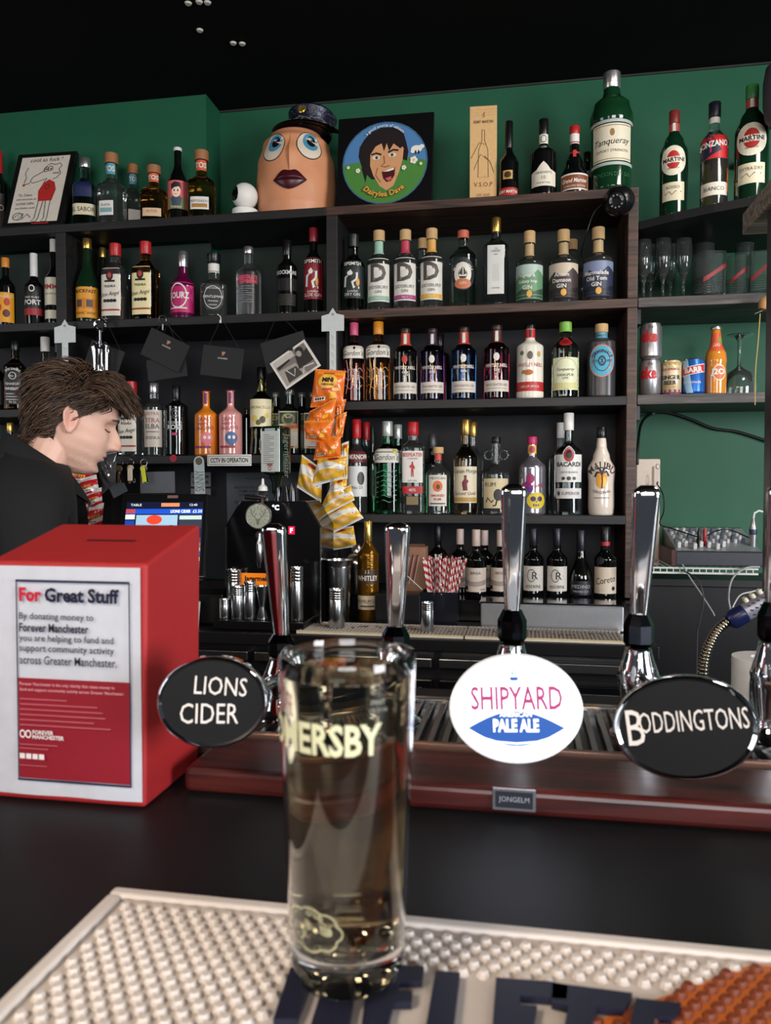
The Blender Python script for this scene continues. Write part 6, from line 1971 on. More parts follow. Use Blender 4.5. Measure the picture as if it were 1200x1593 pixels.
draw([('d', 0, .5, .86, .43, st1), ('l', [(-.6, .78), (-.45, .55), (-.15, .40), (0, .38), (.15, .40), (.45, .55), (.6, .78)], .035, st2), ('l', [(-.45, .55), (-.25, .72)], .03, st2), ('l', [(.45, .55), (.25, .72)], .03, st2), ('l', [(-.3, .46), (-.12, .62)], .03, st2), ('l', [(.3, .46), (.12, .62)], .03, st2), ('p', [(-.16, .40), (.16, .40), (.08, .18), (-.08, .18)], st2), ('p', [(-.3, .36), (-.14, .34), (-.14, .38)], st2), ('p', [(.3, .36), (.14, .38), (.14, .34)], st2)] +
     [('l', [(.5 * math.cos(g), .5 + .25 * math.sin(g)), (.8 * math.cos(g), .5 + .40 * math.sin(g))], .015, st2) for g in [2 * PI * k_ / 16 for k_ in range(16)]], rm, 2 * rm, ff, md, .0006)
MB().tube([(qm.x - .05, -.06, qm.z + .055), (qm.x + .01, -.06, qm.z + .05)], .007, BLACK, 10).tube([(qm.x, -.07, qm.z + .015), (qm.x + .004, -.06, qm.z + .055)], .006, mat((60, 50, 40), .3, .6), 10).build('tap_lever', mc, smooth=50)
for dx in (.006, .052):
    MB().lathe([(0, 0), (.0135, 0), (.011, .04), (.008, .055), (0, .055)], mat((60, 62, 66), .12, .9), c=(dx - .002, -.06 + .1, mh), n=20).build('bottle_dock', mc, smooth=40)
MB().lathe([(0, 0), (.022, 0), (.016, .02), (.009, .045), (0, .045)], mat((26, 26, 28), .2), c=(.026, .04, mh + .0), n=24).build('bottle_dock', mc, smooth=40)
# upturned bottle in the dock
qb = P(430, 701, Ym + .04)
hb_ = (740 - 662) * dep(qb) / F
wb_ = 45 * dep(qb) / F
zb0 = P(430, 742, Ym + .04).z
ub = thing('herbal_liqueur_bottle', 'square green liqueur bottle upturned into the black chiller', 'bottle', (qb.x, Ym + .04, zb0), -.30)
s_ = wb_ / 2 * .80


def ubp(i, j):
    a = 2 * PI * i
    e = 6 if j > .05 else 3
    c, s2 = abs(math.cos(a)), abs(math.sin(a))
    kk = (c ** e + s2 ** e) ** (-1 / e)
    f = .45 + .55 * smoothstep(j / .10) if j < .10 else (1 if j < .97 else 1 - .08 * (j - .97) / .03)
    return Vector((math.sin(a) * s_ * kk * f, -math.cos(a) * s_ * kk * f, hb_ * j))


b = MB().grid(ubp, 48, 30, mat((10, 30, 18), .05, coat=.8))
n0 = len(b.v)
b.f += [tuple(range(n0 - 49, n0 - 1)), tuple(range(47, -1, -1))]
b.mi += [0, 0]
ubo = b.build('glass_body', ub, smooth=40)
MB().lathe([(0, -.052), (.012, -.052), (.013, -.02), (.022, .004), (0, .006)], mat((16, 22, 18), .1), n=24).build('neck', ub, smooth=50)
lb_ = MB().grid(lambda i, j: Vector((-s_ * .86 + s_ * 1.72 * i, -s_ - .0006, hb_ * (.10 + .80 * j))), 1, 1, mat((186, 188, 182), .5)).build('back_label', ub, smooth=0)
fn = plane_map((0, -s_ - .0008, hb_ * .10), (1, 0, 0), (0, 0, 1))
draw([('r', -.7, .90 - .05 * i, -.7 + (1.3 if i % 3 else .8), .915 - .05 * i, (110, 112, 112)) for i in range(15)] + [('r', -.2, .14, .4, .2, (150, 60, 60)), ('o', .1, .08, .2, .05, .3, DKG)], s_ * .86, hb_ * .8, fn, lb_, .0003)
for i in range(9):
    pass
fnr = plane_map((s_ + .0006, 0, 0), (0, 1, 0), (0, 0, 1))
draw([('t', 'Jagermeister', .42, .25, (110, 116, 110), {'ang': -PI / 2, 'w': 1.9, 'tall': 1})], s_, hb_, fnr, ubo, .0004)
# small dropper bottle
q = P(410, 770, Ym + .02)
k = dep(q) / F
db = thing('dropper_bottle', 'small clear dropper bottle with white nozzle on the chiller', 'bottle', (q.x, Ym + .015, ZC + mh + .0009))
hq = P(410, 764, Ym).z - (ZC + mh)
MB().lathe([(0, 0), (8 * k, 0), (8.5 * k, .004), (8.5 * k, hq * .8), (6 * k, hq), (0, hq)], CLEAR, n=20).build('bottle', db, smooth=40)
MB().lathe([(0, hq), (7.5 * k, hq), (7 * k, hq + 6 * k), (2.5 * k, hq + 10 * k), (1.8 * k, hq + 19 * k), (0, hq + 19 * k)], WHC, n=20).build('nozzle', db, smooth=40)
q = P(484, 795, 2.36)
lv = thing('menu_clip', 'small green and white leaf print card behind the chiller', 'card', (q.x, 2.43, q.z))
MB().box((0, 0, 0), (.05, .002, .028), mat((20, 46, 34), .4), Matrix.Rotation(.35, 3, 'Y')).build('card', lv, smooth=0)
draw([('p', [(-.6, .5), (-.1, .9), (.0, .6), (.5, .8), (.7, .4), (.2, .2), (-.2, .35)], (190, 206, 200))], .025, .028, plane_map((0, -.0016, -.014), (1, 0, 0), (0, 0, 1)), lv.children[0], .0004)


# ================================================================== steel cups
def cup_(label, cx, top, base, hw, Y, z, grp='steel thimble measures', name='thimble_measure', flare=1.0, rings=True):
    q = P(cx, (top + base) / 2, Y)
    k = dep(q) / F
    r = hw * k
    h = P(cx, top, Y).z - z
    t = MB()
    pts = [(0, 0), (r * .98, 0), (r, .001)]
    if rings:
        for i in range(4):
            zz = h * (.74 + .06 * i)
            pts += [(r, zz - .002), (r * .965, zz), (r, zz + .002)]
    pts += [(r * flare, h - .001), (r * flare * .97, h), (r * .93, h - .002), (r * .93, .003), (0, .003)]
    o = t.lathe(pts, STEEL, n=36).build(name, loc=(q.x, Y, z + .0006), smooth=35)
    return tag(o, label, 'measure', grp)


zt2 = ZC + .0285
cup_('tall plain steel thimble standing on the left white drip mat', 524, 916, 975, 12.5, 2.18, ZC + .009)
cup_('short ringed steel thimble standing by the paper straws', 665, 937, 981, 10, 2.17, ZC + .009)
cup_('shortest steel thimble at the left end of the chiller tray', 350, 932, 953, 9, 2.165, zt2)
cup_('tall steel thimble at the back left of the chiller tray', 364, 886, 952, 12, 2.215, zt2)
cup_('ringed steel thimble second from left in front on the tray', 370, 912, 953, 10, 2.16, zt2)
cup_('steel thimble just left of the hourglass jigger', 389, 905, 953, 9.5, 2.165, zt2)
cup_('tall steel thimble to the right of the front tap handle', 462, 882, 953, 10, 2.165, zt2)
q = P(408, 935, 2.165)
k = dep(q) / F
jh = P(408, 912, 2.165).z - zt2
jg = MB().lathe([(0, .004), (6 * k, .003), (9 * k, 0), (9.2 * k, .001), (4.5 * k, jh * .36), (5 * k, jh * .42), (10 * k, jh), (9.4 * k, jh), (4 * k, jh * .46), (0, jh * .46)], STEEL, n=32).build('jigger', loc=(q.x, 2.165, zt2 + .0006))
tag(jg, 'hourglass steel jigger on the chiller tray', 'jigger')
# shaker tins
q = P(528, 950, 2.30)
k = dep(q) / F
h = P(528, 882, 2.30).z - ZC
s1 = tag(MB().lathe([(0, 0), (15 * k, 0), (16 * k, .003), (19 * k, h), (20 * k, h + .001), (19.5 * k, h + .003), (18.3 * k, h), (15 * k, .004), (0, .004)], STEEL, n=40).build('shaker_tin', loc=(q.x, 2.30, ZC + .0006)), 'steel shaker tin, the lower of the nested pair', 'shaker tin', 'shaker tins by the chiller')
s2 = tag(MB().lathe([(0, h * .60), (15 * k, h * .60), (17.6 * k, h - .002), (20 * k, h + .004), (20.5 * k, h + 10 * k), (21 * k, h + .010 + 6 * k), (20 * k, h + .010 + 6 * k), (19.2 * k, h + 4 * k), (15 * k, h * .62), (0, h * .62)], STEEL, n=40).build('shaker_tin', loc=(q.x, 2.30, ZC + .0006)), 'steel shaker tin nested in the top of another', 'shaker tin', 'shaker tins by the chiller')
q = P(549, 940, 2.40)
h2 = P(549, 848, 2.40).z - ZC
cs2 = thing('cobbler_shaker', 'capped steel cocktail shaker behind the gold bottle', 'shaker', (q.x + .004, 2.448, ZC + .068))
h2 -= .068
MB().lathe([(0, 0), (.030, 0), (.032, .004), (.041, h2 * .62), (0, h2 * .62)], STEEL, n=36).build('tin', cs2)
MB().lathe([(0, h2 * .621), (.043, h2 * .621), (.043, h2 * .68), (.030, h2 * .80), (.018, h2 * .84), (0, h2 * .84)], STEEL, n=36).build('strainer_top', cs2)
MB().lathe([(0, h2 * .841), (.020, h2 * .841), (.019, h2 * .93), (.010, h2), (0, h2)], STEEL, n=28).build('cap', cs2)
q = P(507, 880, 2.33)
cable('lanyard', 'bright yellow green lanyard hanging below the biscuit bags', [P(505, 858, 2.40), P(503, 875, 2.395), P(505, 892, 2.395), P(507, 900, 2.395)], .0022, mat((176, 206, 40), .6))


# ================================================================== drip mats on the back counter
def dripmat(label, px0, px1):
    a, b_ = Pz(px0, 983, ZC + .008), Pz(px1, 993, ZC + .008)
    x0, x1 = a.x, b_.x
    y0, y1 = 2.115, 2.265
    t = thing('drip_mat', label, 'drip mat', (x0, y0, ZC + .0006), 0, 'white drip mats on the back counter')
    MB().span((0, 0, 0), (x1 - x0, y1 - y0, .004), mat((226, 218, 200), .6)).build('base', t, smooth=0)
    b = MB().span((0, 0, .0041), (x1 - x0, .006, .0085), mat((206, 190, 150), .6)).span((0, y1 - y0 - .006, .0041), (x1 - x0, y1 - y0, .0085), MATW)
    b.build('rim', t, smooth=0)
    b = MB()
    x = .006
    while x < x1 - x0 - .006:
        b.span((x, .008, .0041), (x + .005, y1 - y0 - .008, .0085), MATW)
        x += .0105
    b.build('ribs', t, smooth=0)
    b = MB()
    rr = random.Random(int(px0))
    for i in range(int((x1 - x0) * 60)):
        xx = rr.uniform(.04, x1 - x0 - .04)
        yy = (y1 - y0) / 2 + .03 * math.sin(xx * 40) * rr.uniform(.3, 1)
        b.box((xx, yy, .0088), (rr.uniform(.004, .012), .006, .0008), mat((70, 50, 36), .6))
    b.build('printed_motif', t, smooth=0)


dripmat('white ribbed drip mat under the steel thimbles', 458, 722)
dripmat('white ribbed drip mat in front of the steel cover', 724, 972)

# steel covered block on the counter
q0, q1 = P(745, 975, 2.285), P(975, 975, 2.285)
cv = thing('steel_cover', 'brushed steel box cover in front of the monogram wines', 'steel box', ((q0.x + q1.x) / 2 - .001, 2.285, ZC + .0006))
cw = q1.x - q0.x - .012
hz = P(860, 942, 2.285).z - ZC
MB().span((-cw / 2, 0, 0), (cw / 2, .108, hz), mat((170, 172, 176), .3, .9, noise=.1)).build('box', cv, smooth=0, bevel=.004)
MB().span((-cw / 2 - .003, -.003, hz + .0003), (cw / 2 + .003, .112, hz + .006), mat((120, 126, 140), .12, 1.0)).build('lid', cv, smooth=0, bevel=.002)

# straws in a black caddy, cardboard straw box
q0, q1 = P(655, 970, 2.30), P(712, 970, 2.30)
zc0, zc1 = ZC, P(690, 922, 2.30).z
cx_ = (q0.x + q1.x) / 2
cdy = thing('straw_caddy', 'black plastic bar caddy holding the striped straws', 'caddy', (cx_, 2.30, ZC + .0006))
cwid = q1.x - q0.x
hh = zc1 - ZC
b = MB()
for x0, x1, y0, y1 in ((-cwid / 2, cwid / 2, 0, .003), (-cwid / 2, cwid / 2, .077, .08), (-cwid / 2, -cwid / 2 + .003, .003, .077), (cwid / 2 - .003, cwid / 2, .003, .077)):
    b.span((x0, y0, .003), (x1, y1, hh), mat((20, 22, 30), .2))
b.span((-cwid / 2, 0, 0), (cwid / 2, .08, .003), mat((20, 22, 30), .2))
b.build('bin', cdy, smooth=0)
MB().span((-cwid / 2 - .14, .0, 0), (-cwid / 2 - .001, .08, hh * .92), mat((14, 15, 19), .3)).build('napkin_bin', cdy, smooth=0, bevel=.004)
SR, SW_ = mat((176, 30, 44), .6), mat((222, 214, 208), .6)


def straw_mesh(L):
    b = MB()
    n, rings, r = 8, 44, .0031
    vs = [(r * math.cos(2 * PI * i / n), r * math.sin(2 * PI * i / n), L * j / rings) for j in range(rings + 1) for i in range(n)]
    b.v = [Vector(v) for v in vs]
    m0, m1 = b.m(SR), b.m(SW_)
    for j in range(rings):
        for i in range(n):
            i2 = (i + 1) % n
            b.f.append((j * n + i, j * n + i2, (j + 1) * n + i2, (j + 1) * n + i))
            b.mi.append(m0 if ((j + i * .5) % 5.0) < 2.5 else m1)
    o = b.build('paper_straw', smooth=70)
    return o


proto = straw_mesh(.205)
first = True
for k in range(46):
    o = proto if first else proto.copy()
    if not first:
        COL.objects.link(o)
    first = False
    u, v = random.random(), random.random()
    x = cx_ + (u - .5) * (cwid - .02) * .9
    y = 2.304 + .008 + v * .058
    o.location = (x, y, ZC + .004)
    o.rotation_euler = ((.5 - v) * .12, (u - .38) * .42 * (.8 + .4 * random.random()), random.uniform(0, 6))
    q = Matrix.Rotation(random.uniform(0, 6), 3, 'Z')
    R3 = Matrix.Rotation((u - .36) * .46, 3, 'Y') @ Matrix.Rotation((.5 - v) * .14, 3, 'X') @ q
    o.rotation_euler = R3.to_euler()
    o.location.x = cx_ + (u - .5) * (cwid - .03) * .55
    o.scale = (1, 1, random.uniform(.93, 1.0))
    tag(o, 'red and white striped paper straw standing in the black caddy', 'straw', 'striped straws in the caddy')
q = P(645, 908, 2.395)
sb = thing('straw_box', 'brown cardboard straw box with striped print behind the caddy', 'box', (P(641, 900, 2.46).x, 2.455, 1.0466))
hq = P(645, 851, 2.46).z - 1.0466
KR = mat((150, 112, 90), .8)
o = MB().span((-.055, 0, 0), (.045, .06, hq), KR).build('carton', sb, smooth=0)
its = [('p', [(-.8 + .3 * i, .3), (-.68 + .3 * i, .3), (-.35 + .3 * i, .85), (-.47 + .3 * i, .85)], (110, 40, 44)) for i in range(4)] + [('p', [(-.7 + .3 * i, .25), (-.64 + .3 * i, .25), (-.3 + .3 * i, .8), (-.36 + .3 * i, .8)], (196, 176, 160)) for i in range(4)]
draw(its, .05, hq, plane_map((-.005, -.0003, 0), (1, 0, 0), (0, 0, 1)), o, .0005)
MB().grid(lambda i, j: Vector((-.055 + .1 * i, -.02 + .02 * j, hq + .012 * (1 - j))), 1, 1, KR).build('lid_flap', sb, smooth=0)
q = P(637, 896, 2.28)
cable('white_stirrer', 'thin white stirrer leaning against the black caddy', [P(634, 896, 2.285), P(646, 907, 2.285), P(657, 917, 2.285)], .0012, WHC)
tg = thing('tongs', 'small clear tongs hooked over the front of the straw caddy', 'tongs', P(682, 895, 2.285))
MB().tube([(-.012, 0, -.06), (-.006, 0, -.01), (0, 0, .014), (.006, 0, -.01), (.012, 0, -.06)], .002, CLEAR, 8).build('arms', tg)

# ================================================================== right-hand corner
q0 = P(986, 880, 2.62)
sp = thing('wall_unit', 'cream flat box shaped unit beside the shelving upright', 'wall unit', (q0.x, 2.60, P(1000, 880, 2.60).z + .0006))
zt3 = P(1006, 714, 2.60).z - sp.location.z
w3 = P(1027, 800, 2.60).x - q0.x
o = MB().span((0.003, 0, 0), (w3, .12, zt3), mat((196, 180, 166), .45)).build('case', sp, smooth=0, bevel=.004)
MB().span((w3 * .68, -.0015, zt3 * .02), (w3 * .76, 0, zt3 * .93), mat((130, 118, 108), .5)).build('seam_strip', sp, smooth=0)
draw([('d', .80, .93, .14, .022, (206, 196, 186)), ('o', .80, .93, .15, .024, .2, DKG), ('d', .8, .78, .05, .01, K), ('r', .6, .03, .85, .06, (190, 100, 60)), ('o', .0, .8, .12, .05, .2, (150, 140, 130))], w3 / 2, zt3, plane_map((w3 / 2, -.0016, 0), (1, 0, 0), (0, 0, 1)), o, .0004)
# wire shelf
za = P(1100, 892, 2.36).z
xa, xb = .3395, P(1180, 890, 2.36).x
ws = thing('wire_shelf', 'white wire shelf carrying the audio mixer', 'wire shelf', (xa, 2.36, za))
b = MB()
b.tube([(0, 0, 0), (xb - xa, 0, 0)], .0035, WHC, 8).tube([(0, 0, .014), (xb - xa, 0, .014)], .003, WHC, 8).tube([(0, .42, .014), (xb - xa, .42, .014)], .003, WHC, 8)
x = .012
while x < xb - xa:
    b.tube([(x, 0, 0), (x, 0, .014), (x, .42, .014)], .0016, WHC, 5)
    x += .018
b.build('wires', ws, smooth=60)
# mixer
q0, q1 = P(1050, 878, 2.40), P(1186, 878, 2.40)
mxr = thing('audio_mixer', 'silver audio mixing desk on the wire shelf', 'audio mixer', (q0.x, 2.385, za + .0185))
mwid = q1.x - q0.x
hf = P(1110, 858, 2.40).z - (za + .018)
b = MB()
b.prism([(0, 0), (.24, 0), (.24, hf + .06), (0, hf)], lambda u, v, d: Vector((d, u, v)), 0.0, mwid, mat((60, 62, 68), .35, .3))
b.build('chassis', mxr, smooth=0, bevel=.003)
MB().span((-.012, -.004, 0), (0, .24, hf + .004), mat((70, 26, 24), .4)).build('side_cheek', mxr, smooth=0)
sl_ = math.atan2(.06, .24)
R3 = Matrix.Rotation(sl_, 3, 'X')
pm = plane_map((mwid / 2, 0, hf), (1, 0, 0), (0, math.cos(sl_), math.sin(sl_)))
MB().grid(lambda i, j: pm((i - .5) * mwid * .98, .004 + .23 * j, .0006), 1, 1, mat((170, 174, 178), .4, .4)).build('panel', mxr, smooth=0)
for i in range(10):
    u = (-.44 + .088 * i) * mwid
    if i < 7:
        MB().box(pm(u, .035 + .012 * math.sin(i * 2.3), .010), (.010, .016, .018), mat((206, 206, 204), .4), R3).build('fader', mxr, smooth=0, bevel=.002)
    for j in range(4):
        MB().lathe([(0, 0), (.0055, 0), (.005, .012), (0, .012)], mat((190, 192, 194) if (i + j) % 3 else (90, 100, 120), .4), c=pm(u, .085 + .036 * j, .0008), n=10, axis=R3 @ Vector((0, 0, 1))).build('knob', mxr, smooth=40)
q = P(1172, 838, 2.44)
jk = thing('xlr_plug', 'silver microphone plug standing in the mixer with white lead', 'plug', q)
MB().lathe([(0, -.05), (.008, -.05), (.009, -.03), (.0095, .0), (.0105, .012), (.0105, .03), (.006, .05), (.004, .06), (0, .06)], mat((150, 150, 150), .3, .7), n=20).build('barrel', jk)
MB().lathe([(.0108, .012), (.0112, .014), (.0112, .026), (.0108, .028)], mat((40, 50, 80), .4), n=20).build('sleeve', jk)
MB().tube([(0, 0, .058), (.004, .004, .075), (.018, .01, .082), (.04, .02, .076)], .003, WHC, 8).build('lead', jk)
for lb, px, c_ in (('black jack plug standing in the mixer', 1088, (20, 20, 22)), ('red sleeved jack plug standing in the mixer', 1097, (150, 40, 44))):
    q = P(px, 832, 2.44)
    o = MB().lathe([(0, -.055), (.004, -.055), (.0045, -.03), (.006, -.028), (.006, .008), (.003, .02), (0, .02)], mat(c_, .4), n=14).build('jack_plug', loc=q)
    tag(o, lb, 'plug')
bk, gy_ = BLACK, mat((150, 150, 150), .5)
cable('wall_cable', 'thick black cable clipped along the green wall under the shelf', [P(992, 722, 2.50), P(993, 690, 2.55), P(998, 660, 2.70), P(1012, 645, 2.785), P(1040, 642, 2.785), P(1075, 652, 2.785), P(1110, 666, 2.785), P(1150, 672, 2.785), P(1200, 688, 2.785)], .0045, bk)
cable('audio_cable', 'black audio cable looping from the cream unit to the mixer', [P(1022, 752, 2.58), P(1032, 770, 2.55), P(1033, 795, 2.55), P(1027, 815, 2.56), P(1045, 822, 2.5), P(1085, 835, 2.44)], .002, bk)
cable('audio_cable', 'black audio cable curving behind the plugs on the mixer', [P(1097, 835, 2.45), P(1115, 826, 2.50), P(1135, 824, 2.52), P(1160, 834, 2.50), P(1178, 842, 2.48)], .002, bk)
cable('audio_cable', 'grey cable drooping from the mixer towards the bar lamp', [P(1062, 878, 2.35), P(1075, 900, 2.34), P(1090, 922, 2.33), P(1108, 950, 2.32), P(1112, 958, 2.32)], .0022, gy_)
cable('audio_cable', 'dark cable hanging straight below the wire shelf', [Vector((P(1068, 888, 2.36).x, 2.357, za + .003)), P(1072, 892, 2.33), P(1088, 905, 2.30), P(1095, 935, 2.29), P(1088, 970, 2.30), P(1085, 1000, 2.31), P(1082, 1200, 2.33)], .0022, mat((60, 60, 62), .5))
cable('audio_cable', 'pale cable rising right of the wire shelf', [P(1140, 960, 2.33), P(1134, 930, 2.33), P(1140, 900, 2.33), P(1160, 884, 2.345), P(1182, 882, 2.36)], .003, gy_)
cable('audio_cable', 'thin white cable arching toward the right edge below the mixer', [P(1140, 945, 2.30), P(1152, 926, 2.30), P(1172, 920, 2.30), P(1205, 912, 2.30)], .002, WHC)
# black cabinet underneath
cb = thing('side_cabinet', 'plain black side cabinet below the wire shelf', 'cabinet', (.3465, 2.56, 0))
MB().span((0, 0, 0), (1.0, .235, P(1100, 902, 2.56).z), mat((11, 11, 13), .4)).build('carcass', cb, smooth=0)
MB().span((.01, -.012, .1), (.48, -.0005, P(1100, 912, 2.56).z), mat((13, 13, 16), .35)).build('door', cb, smooth=0, bevel=.003)
# gooseneck with blue head
qa, qb = P(1093, 1060, 1.62), P(1120, 962, 1.62)
gn = thing('gooseneck_light', 'flexible steel gooseneck with dark blue control head', 'gooseneck', Vector((qa.x, 1.62, 0)))
o0 = gn.location
path = [P(x, y, 1.62) - o0 for x, y in ((1091, 1230), (1091, 1150), (1092, 1090), (1094, 1050), (1098, 1020), (1108, 995), (1122, 975), (1142, 962))]
pts = []
for i in range(len(path) - 1):
    p0, p1, p2, p3 = path[max(0, i - 1)], path[i], path[i + 1], path[min(len(path) - 1, i + 2)]
    for k_ in range(16):
        t = k_ / 16
        pts.append(0.5 * ((2 * p1) + (-p0 + p2) * t + (2 * p0 - 5 * p1 + 4 * p2 - p3) * t * t + (-p0 + 3 * p1 - 3 * p2 + p3) * t ** 3))
k = dep(qa) / F
MB().tube(pts, [8.2 * k if i % 3 else 6.4 * k for i in range(len(pts))], mat((176, 166, 150), .2, 1.0), 14).build('flexible_neck', gn, smooth=80)
MB().lathe([(0, 0), (.075, 0), (.075, .012), (.02, .02), (.016, .03), (0, .03)], BLACK, c=(path[0].x, 0, 0), n=28).build('foot', gn)
MB().tube([(path[0].x, 0, .03), (path[0].x, 0, path[0].z)], .011, STEEL, 12).build('stand_pole', gn)
dirv = (P(1200, 930, 1.62) - P(1138, 965, 1.62)).normalized()
c_ = P(1138, 965, 1.62) - o0
MB().lathe([(0, 0), (11 * k, 0), (15 * k, 6 * k), (15 * k, 26 * k), (13 * k, 28 * k), (0, 28 * k)], mat((24, 30, 70), .3), c=c_ - dirv * 4 * k, n=28, axis=dirv).build('collar', gn)
hd_ = MB().lathe([(0, 24 * k), (13 * k, 24 * k), (13.5 * k, 26 * k), (13.5 * k, 110 * k), (0, 112 * k)], mat((150, 150, 160), .35, .4), c=c_, n=28, axis=dirv).build('head', gn)
up_ = (Vector((0, 0, 1)) - dirv * dirv.z).normalized()
sd_ = dirv.cross(up_)
b = MB()
for i in range(7):
    for j in (-.5, .1, .7):
        a = -PI / 2 + j
        p = c_ + dirv * (32 + 8 * i) * k + (sd_ * math.cos(a) * 0 + up_ * math.sin(j) + sd_ * math.cos(j)) * 13.8 * k
        b.box(p, (.006 if (i + j) % 2 else .003, .002, .003), mat((30, 34, 60), .4))
b.build('markings', hd_, smooth=0)
for i in range(3):
    p = c_ + dirv * (34 + 12 * i) * k + up_ * 13.5 * k
    for s in (-4, 4):
        MB().lathe([(0, 0), (3.6 * k, 0), (3.8 * k, 4 * k), (2.6 * k, 7 * k), (0, 7 * k)], mat((206, 200, 180), .3), c=p + sd_ * s * k, n=14, axis=up_).build('knob', gn)
# white roll behind the last tap
q = P(1176, 1050, 1.45)
rl = thing('paper_roll', 'white paper roll standing behind the last tap', 'paper roll', (P(1190, 1060, 1.45).x, 1.10 + .25, ZBAR))
rl.location = (P(1188, 1068, 1.40).x, 1.40, 0)
zz = P(1188, 1100, 1.40).z
MB().lathe([(.02, 0), (.05, 0), (.05, .085), (.02, .085), (.02, 0)], WHC, c=(0, 0, zz), n=32).build('roll', rl)
MB().lathe([(0, 0), (.09, 0), (.09, .012), (.012, .02), (.012, zz - .004), (.07, zz - .003), (.07, zz), (0, zz)], BLACK, n=28).build('stand', rl)

# ================================================================== the barman
MYAW = .62
PX, PY = -1.048 - .085 * math.cos(MYAW), 1.685 - .085 * math.sin(MYAW)
man = thing('person', 'barman in black polo shirt with tousled brown hair looking down', 'person', (PX, PY, 0), MYAW)


def skin_mesh(nodes, edges, root, levels=2):
    me = bpy.data.meshes.new('skin')
    me.from_pydata([n[:3] for n in nodes], edges, [])
    o = bpy.data.objects.new('skin', me)
    COL.objects.link(o)
    md = o.modifiers.new('s', 'SKIN')
    md.use_smooth_shade = True
    sv = me.skin_vertices[0].data
    for i, n in enumerate(nodes):
        sv[i].radius = (n[3], n[4] if len(n) > 4 else n[3])
        sv[i].use_root = i == root
    sb_ = o.modifiers.new('u', 'SUBSURF')
    sb_.levels = sb_.render_levels = levels
    dg = bpy.context.evaluated_depsgraph_get()
    dg.update()
    m2 = bpy.data.meshes.new_from_object(o.evaluated_get(dg))
    bpy.data.objects.remove(o)
    vs = [v.co.copy() for v in m2.vertices]
    fs = [tuple(p.vertices) for p in m2.polygons]
    bpy.data.meshes.remove(m2)
    return vs, fs


NB = [(-.04, 0, .97, .12), (-.03, 0, 1.10, .105), (-.005, 0, 1.25, .112), (.0, 0, 1.36, .095), (.012, 0, 1.43, .056), (.045, 0, 1.50, .054), (.075, 0, 1.545, .05)]
EB = [(0, 1), (1, 2), (2, 3), (3, 4), (4, 5), (5, 6)]


def chain(pts, start):
    prev = start
    for p in pts:
        NB.append(p)
        EB.append((prev, len(NB) - 1))
        prev = len(NB) - 1
    return prev


SH = {}
for s in (-1, 1):
    e = chain([(-.005, s * .12, 1.375, .066), (-.01, s * .185, 1.350, .055)], 3)
    SH[s] = e
# right arm hangs, left hand reaches the till
w_r = chain([(-.015, -.225, 1.22, .045), (-.01, -.24, 1.09, .040), (.03, -.245, .96, .034), (.065, -.245, .85, .025), (.078, -.245, .80, .026)], SH[-1])
w_l = chain([(.03, .215, 1.22, .045), (.08, .225, 1.10, .040), (.16, .225, 1.125, .033), (.235, .215, 1.155, .024), (.262, .212, 1.165, .025)], SH[1])
for k, (dy, L) in enumerate(((-.026, .066), (-.009, .075), (.009, .071), (.025, .056))):
    b0 = chain([(.088, -.245 + dy, .765, .0095), (.095, -.245 + dy * 1.05, .765 - L * .5, .0085), (.088, -.245 + dy, .765 - L, .0075)], w_r)
    chain([(.295, .212 + dy, 1.182, .0095), (.295 + L * .45, .212 + dy * 1.05, 1.192, .0085), (.295 + L * .85, .212 + dy * 1.05, 1.180, .0075)], w_l)
chain([(.098, -.270, .80, .011), (.115, -.285, .765, .0095), (.122, -.287, .74, .008)], w_r)
chain([(.272, .182, 1.175, .011), (.295, .170, 1.190, .0095), (.315, .168, 1.195, .008)], w_l)
for s in (-1, 1):
    chain([(-.04, s * .085, .90, .088), (-.03, s * .10, .70, .075), (-.02, s * .105, .50, .056), (-.045, s * .11, .28, .048), (-.055, s * .115, .10, .040), (.03, s * .12, .055, .036), (.11, s * .125, .040, .030)], 0)
bv, bf = skin_mesh(NB, EB, 0)

# head, upright then pitched forwards
HP, HS = math.radians(19), .955
HC = Vector((.085, 0, 1.545))


def gauss(x, s):
    return math.exp(-(x / s) ** 2)


def lerp_tab(tab, z):
    if z <= tab[0][0]:
        return tab[0][1]
    for (a, x), (b, y) in zip(tab, tab[1:]):
        if z <= b:
            return x + (y - x) * smoothstep((z - a) / (b - a)) * .5 + (y - x) * (z - a) / (b - a) * .5
    return tab[-1][1]


FRONT = [(-.118, .045), (-.112, .070), (-.098, .089), (-.080, .086), (-.060, .092), (-.035, .094), (-.01, .091), (.018, .090), (.035, .097), (.06, .094), (.085, .078), (.105, .048), (.118, .005)]
BACK = [(-.118, .020), (-.10, -.005), (-.075, -.030), (-.05, -.062), (-.02, -.086), (.02, -.098), (.06, -.094), (.09, -.070), (.108, -.038), (.118, .0)]
WID = [(-.118, .016), (-.105, .036), (-.085, .048), (-.06, .057), (-.03, .065), (0, .071), (.03, .074), (.06, .072), (.09, .054), (.108, .030), (.118, .004)]


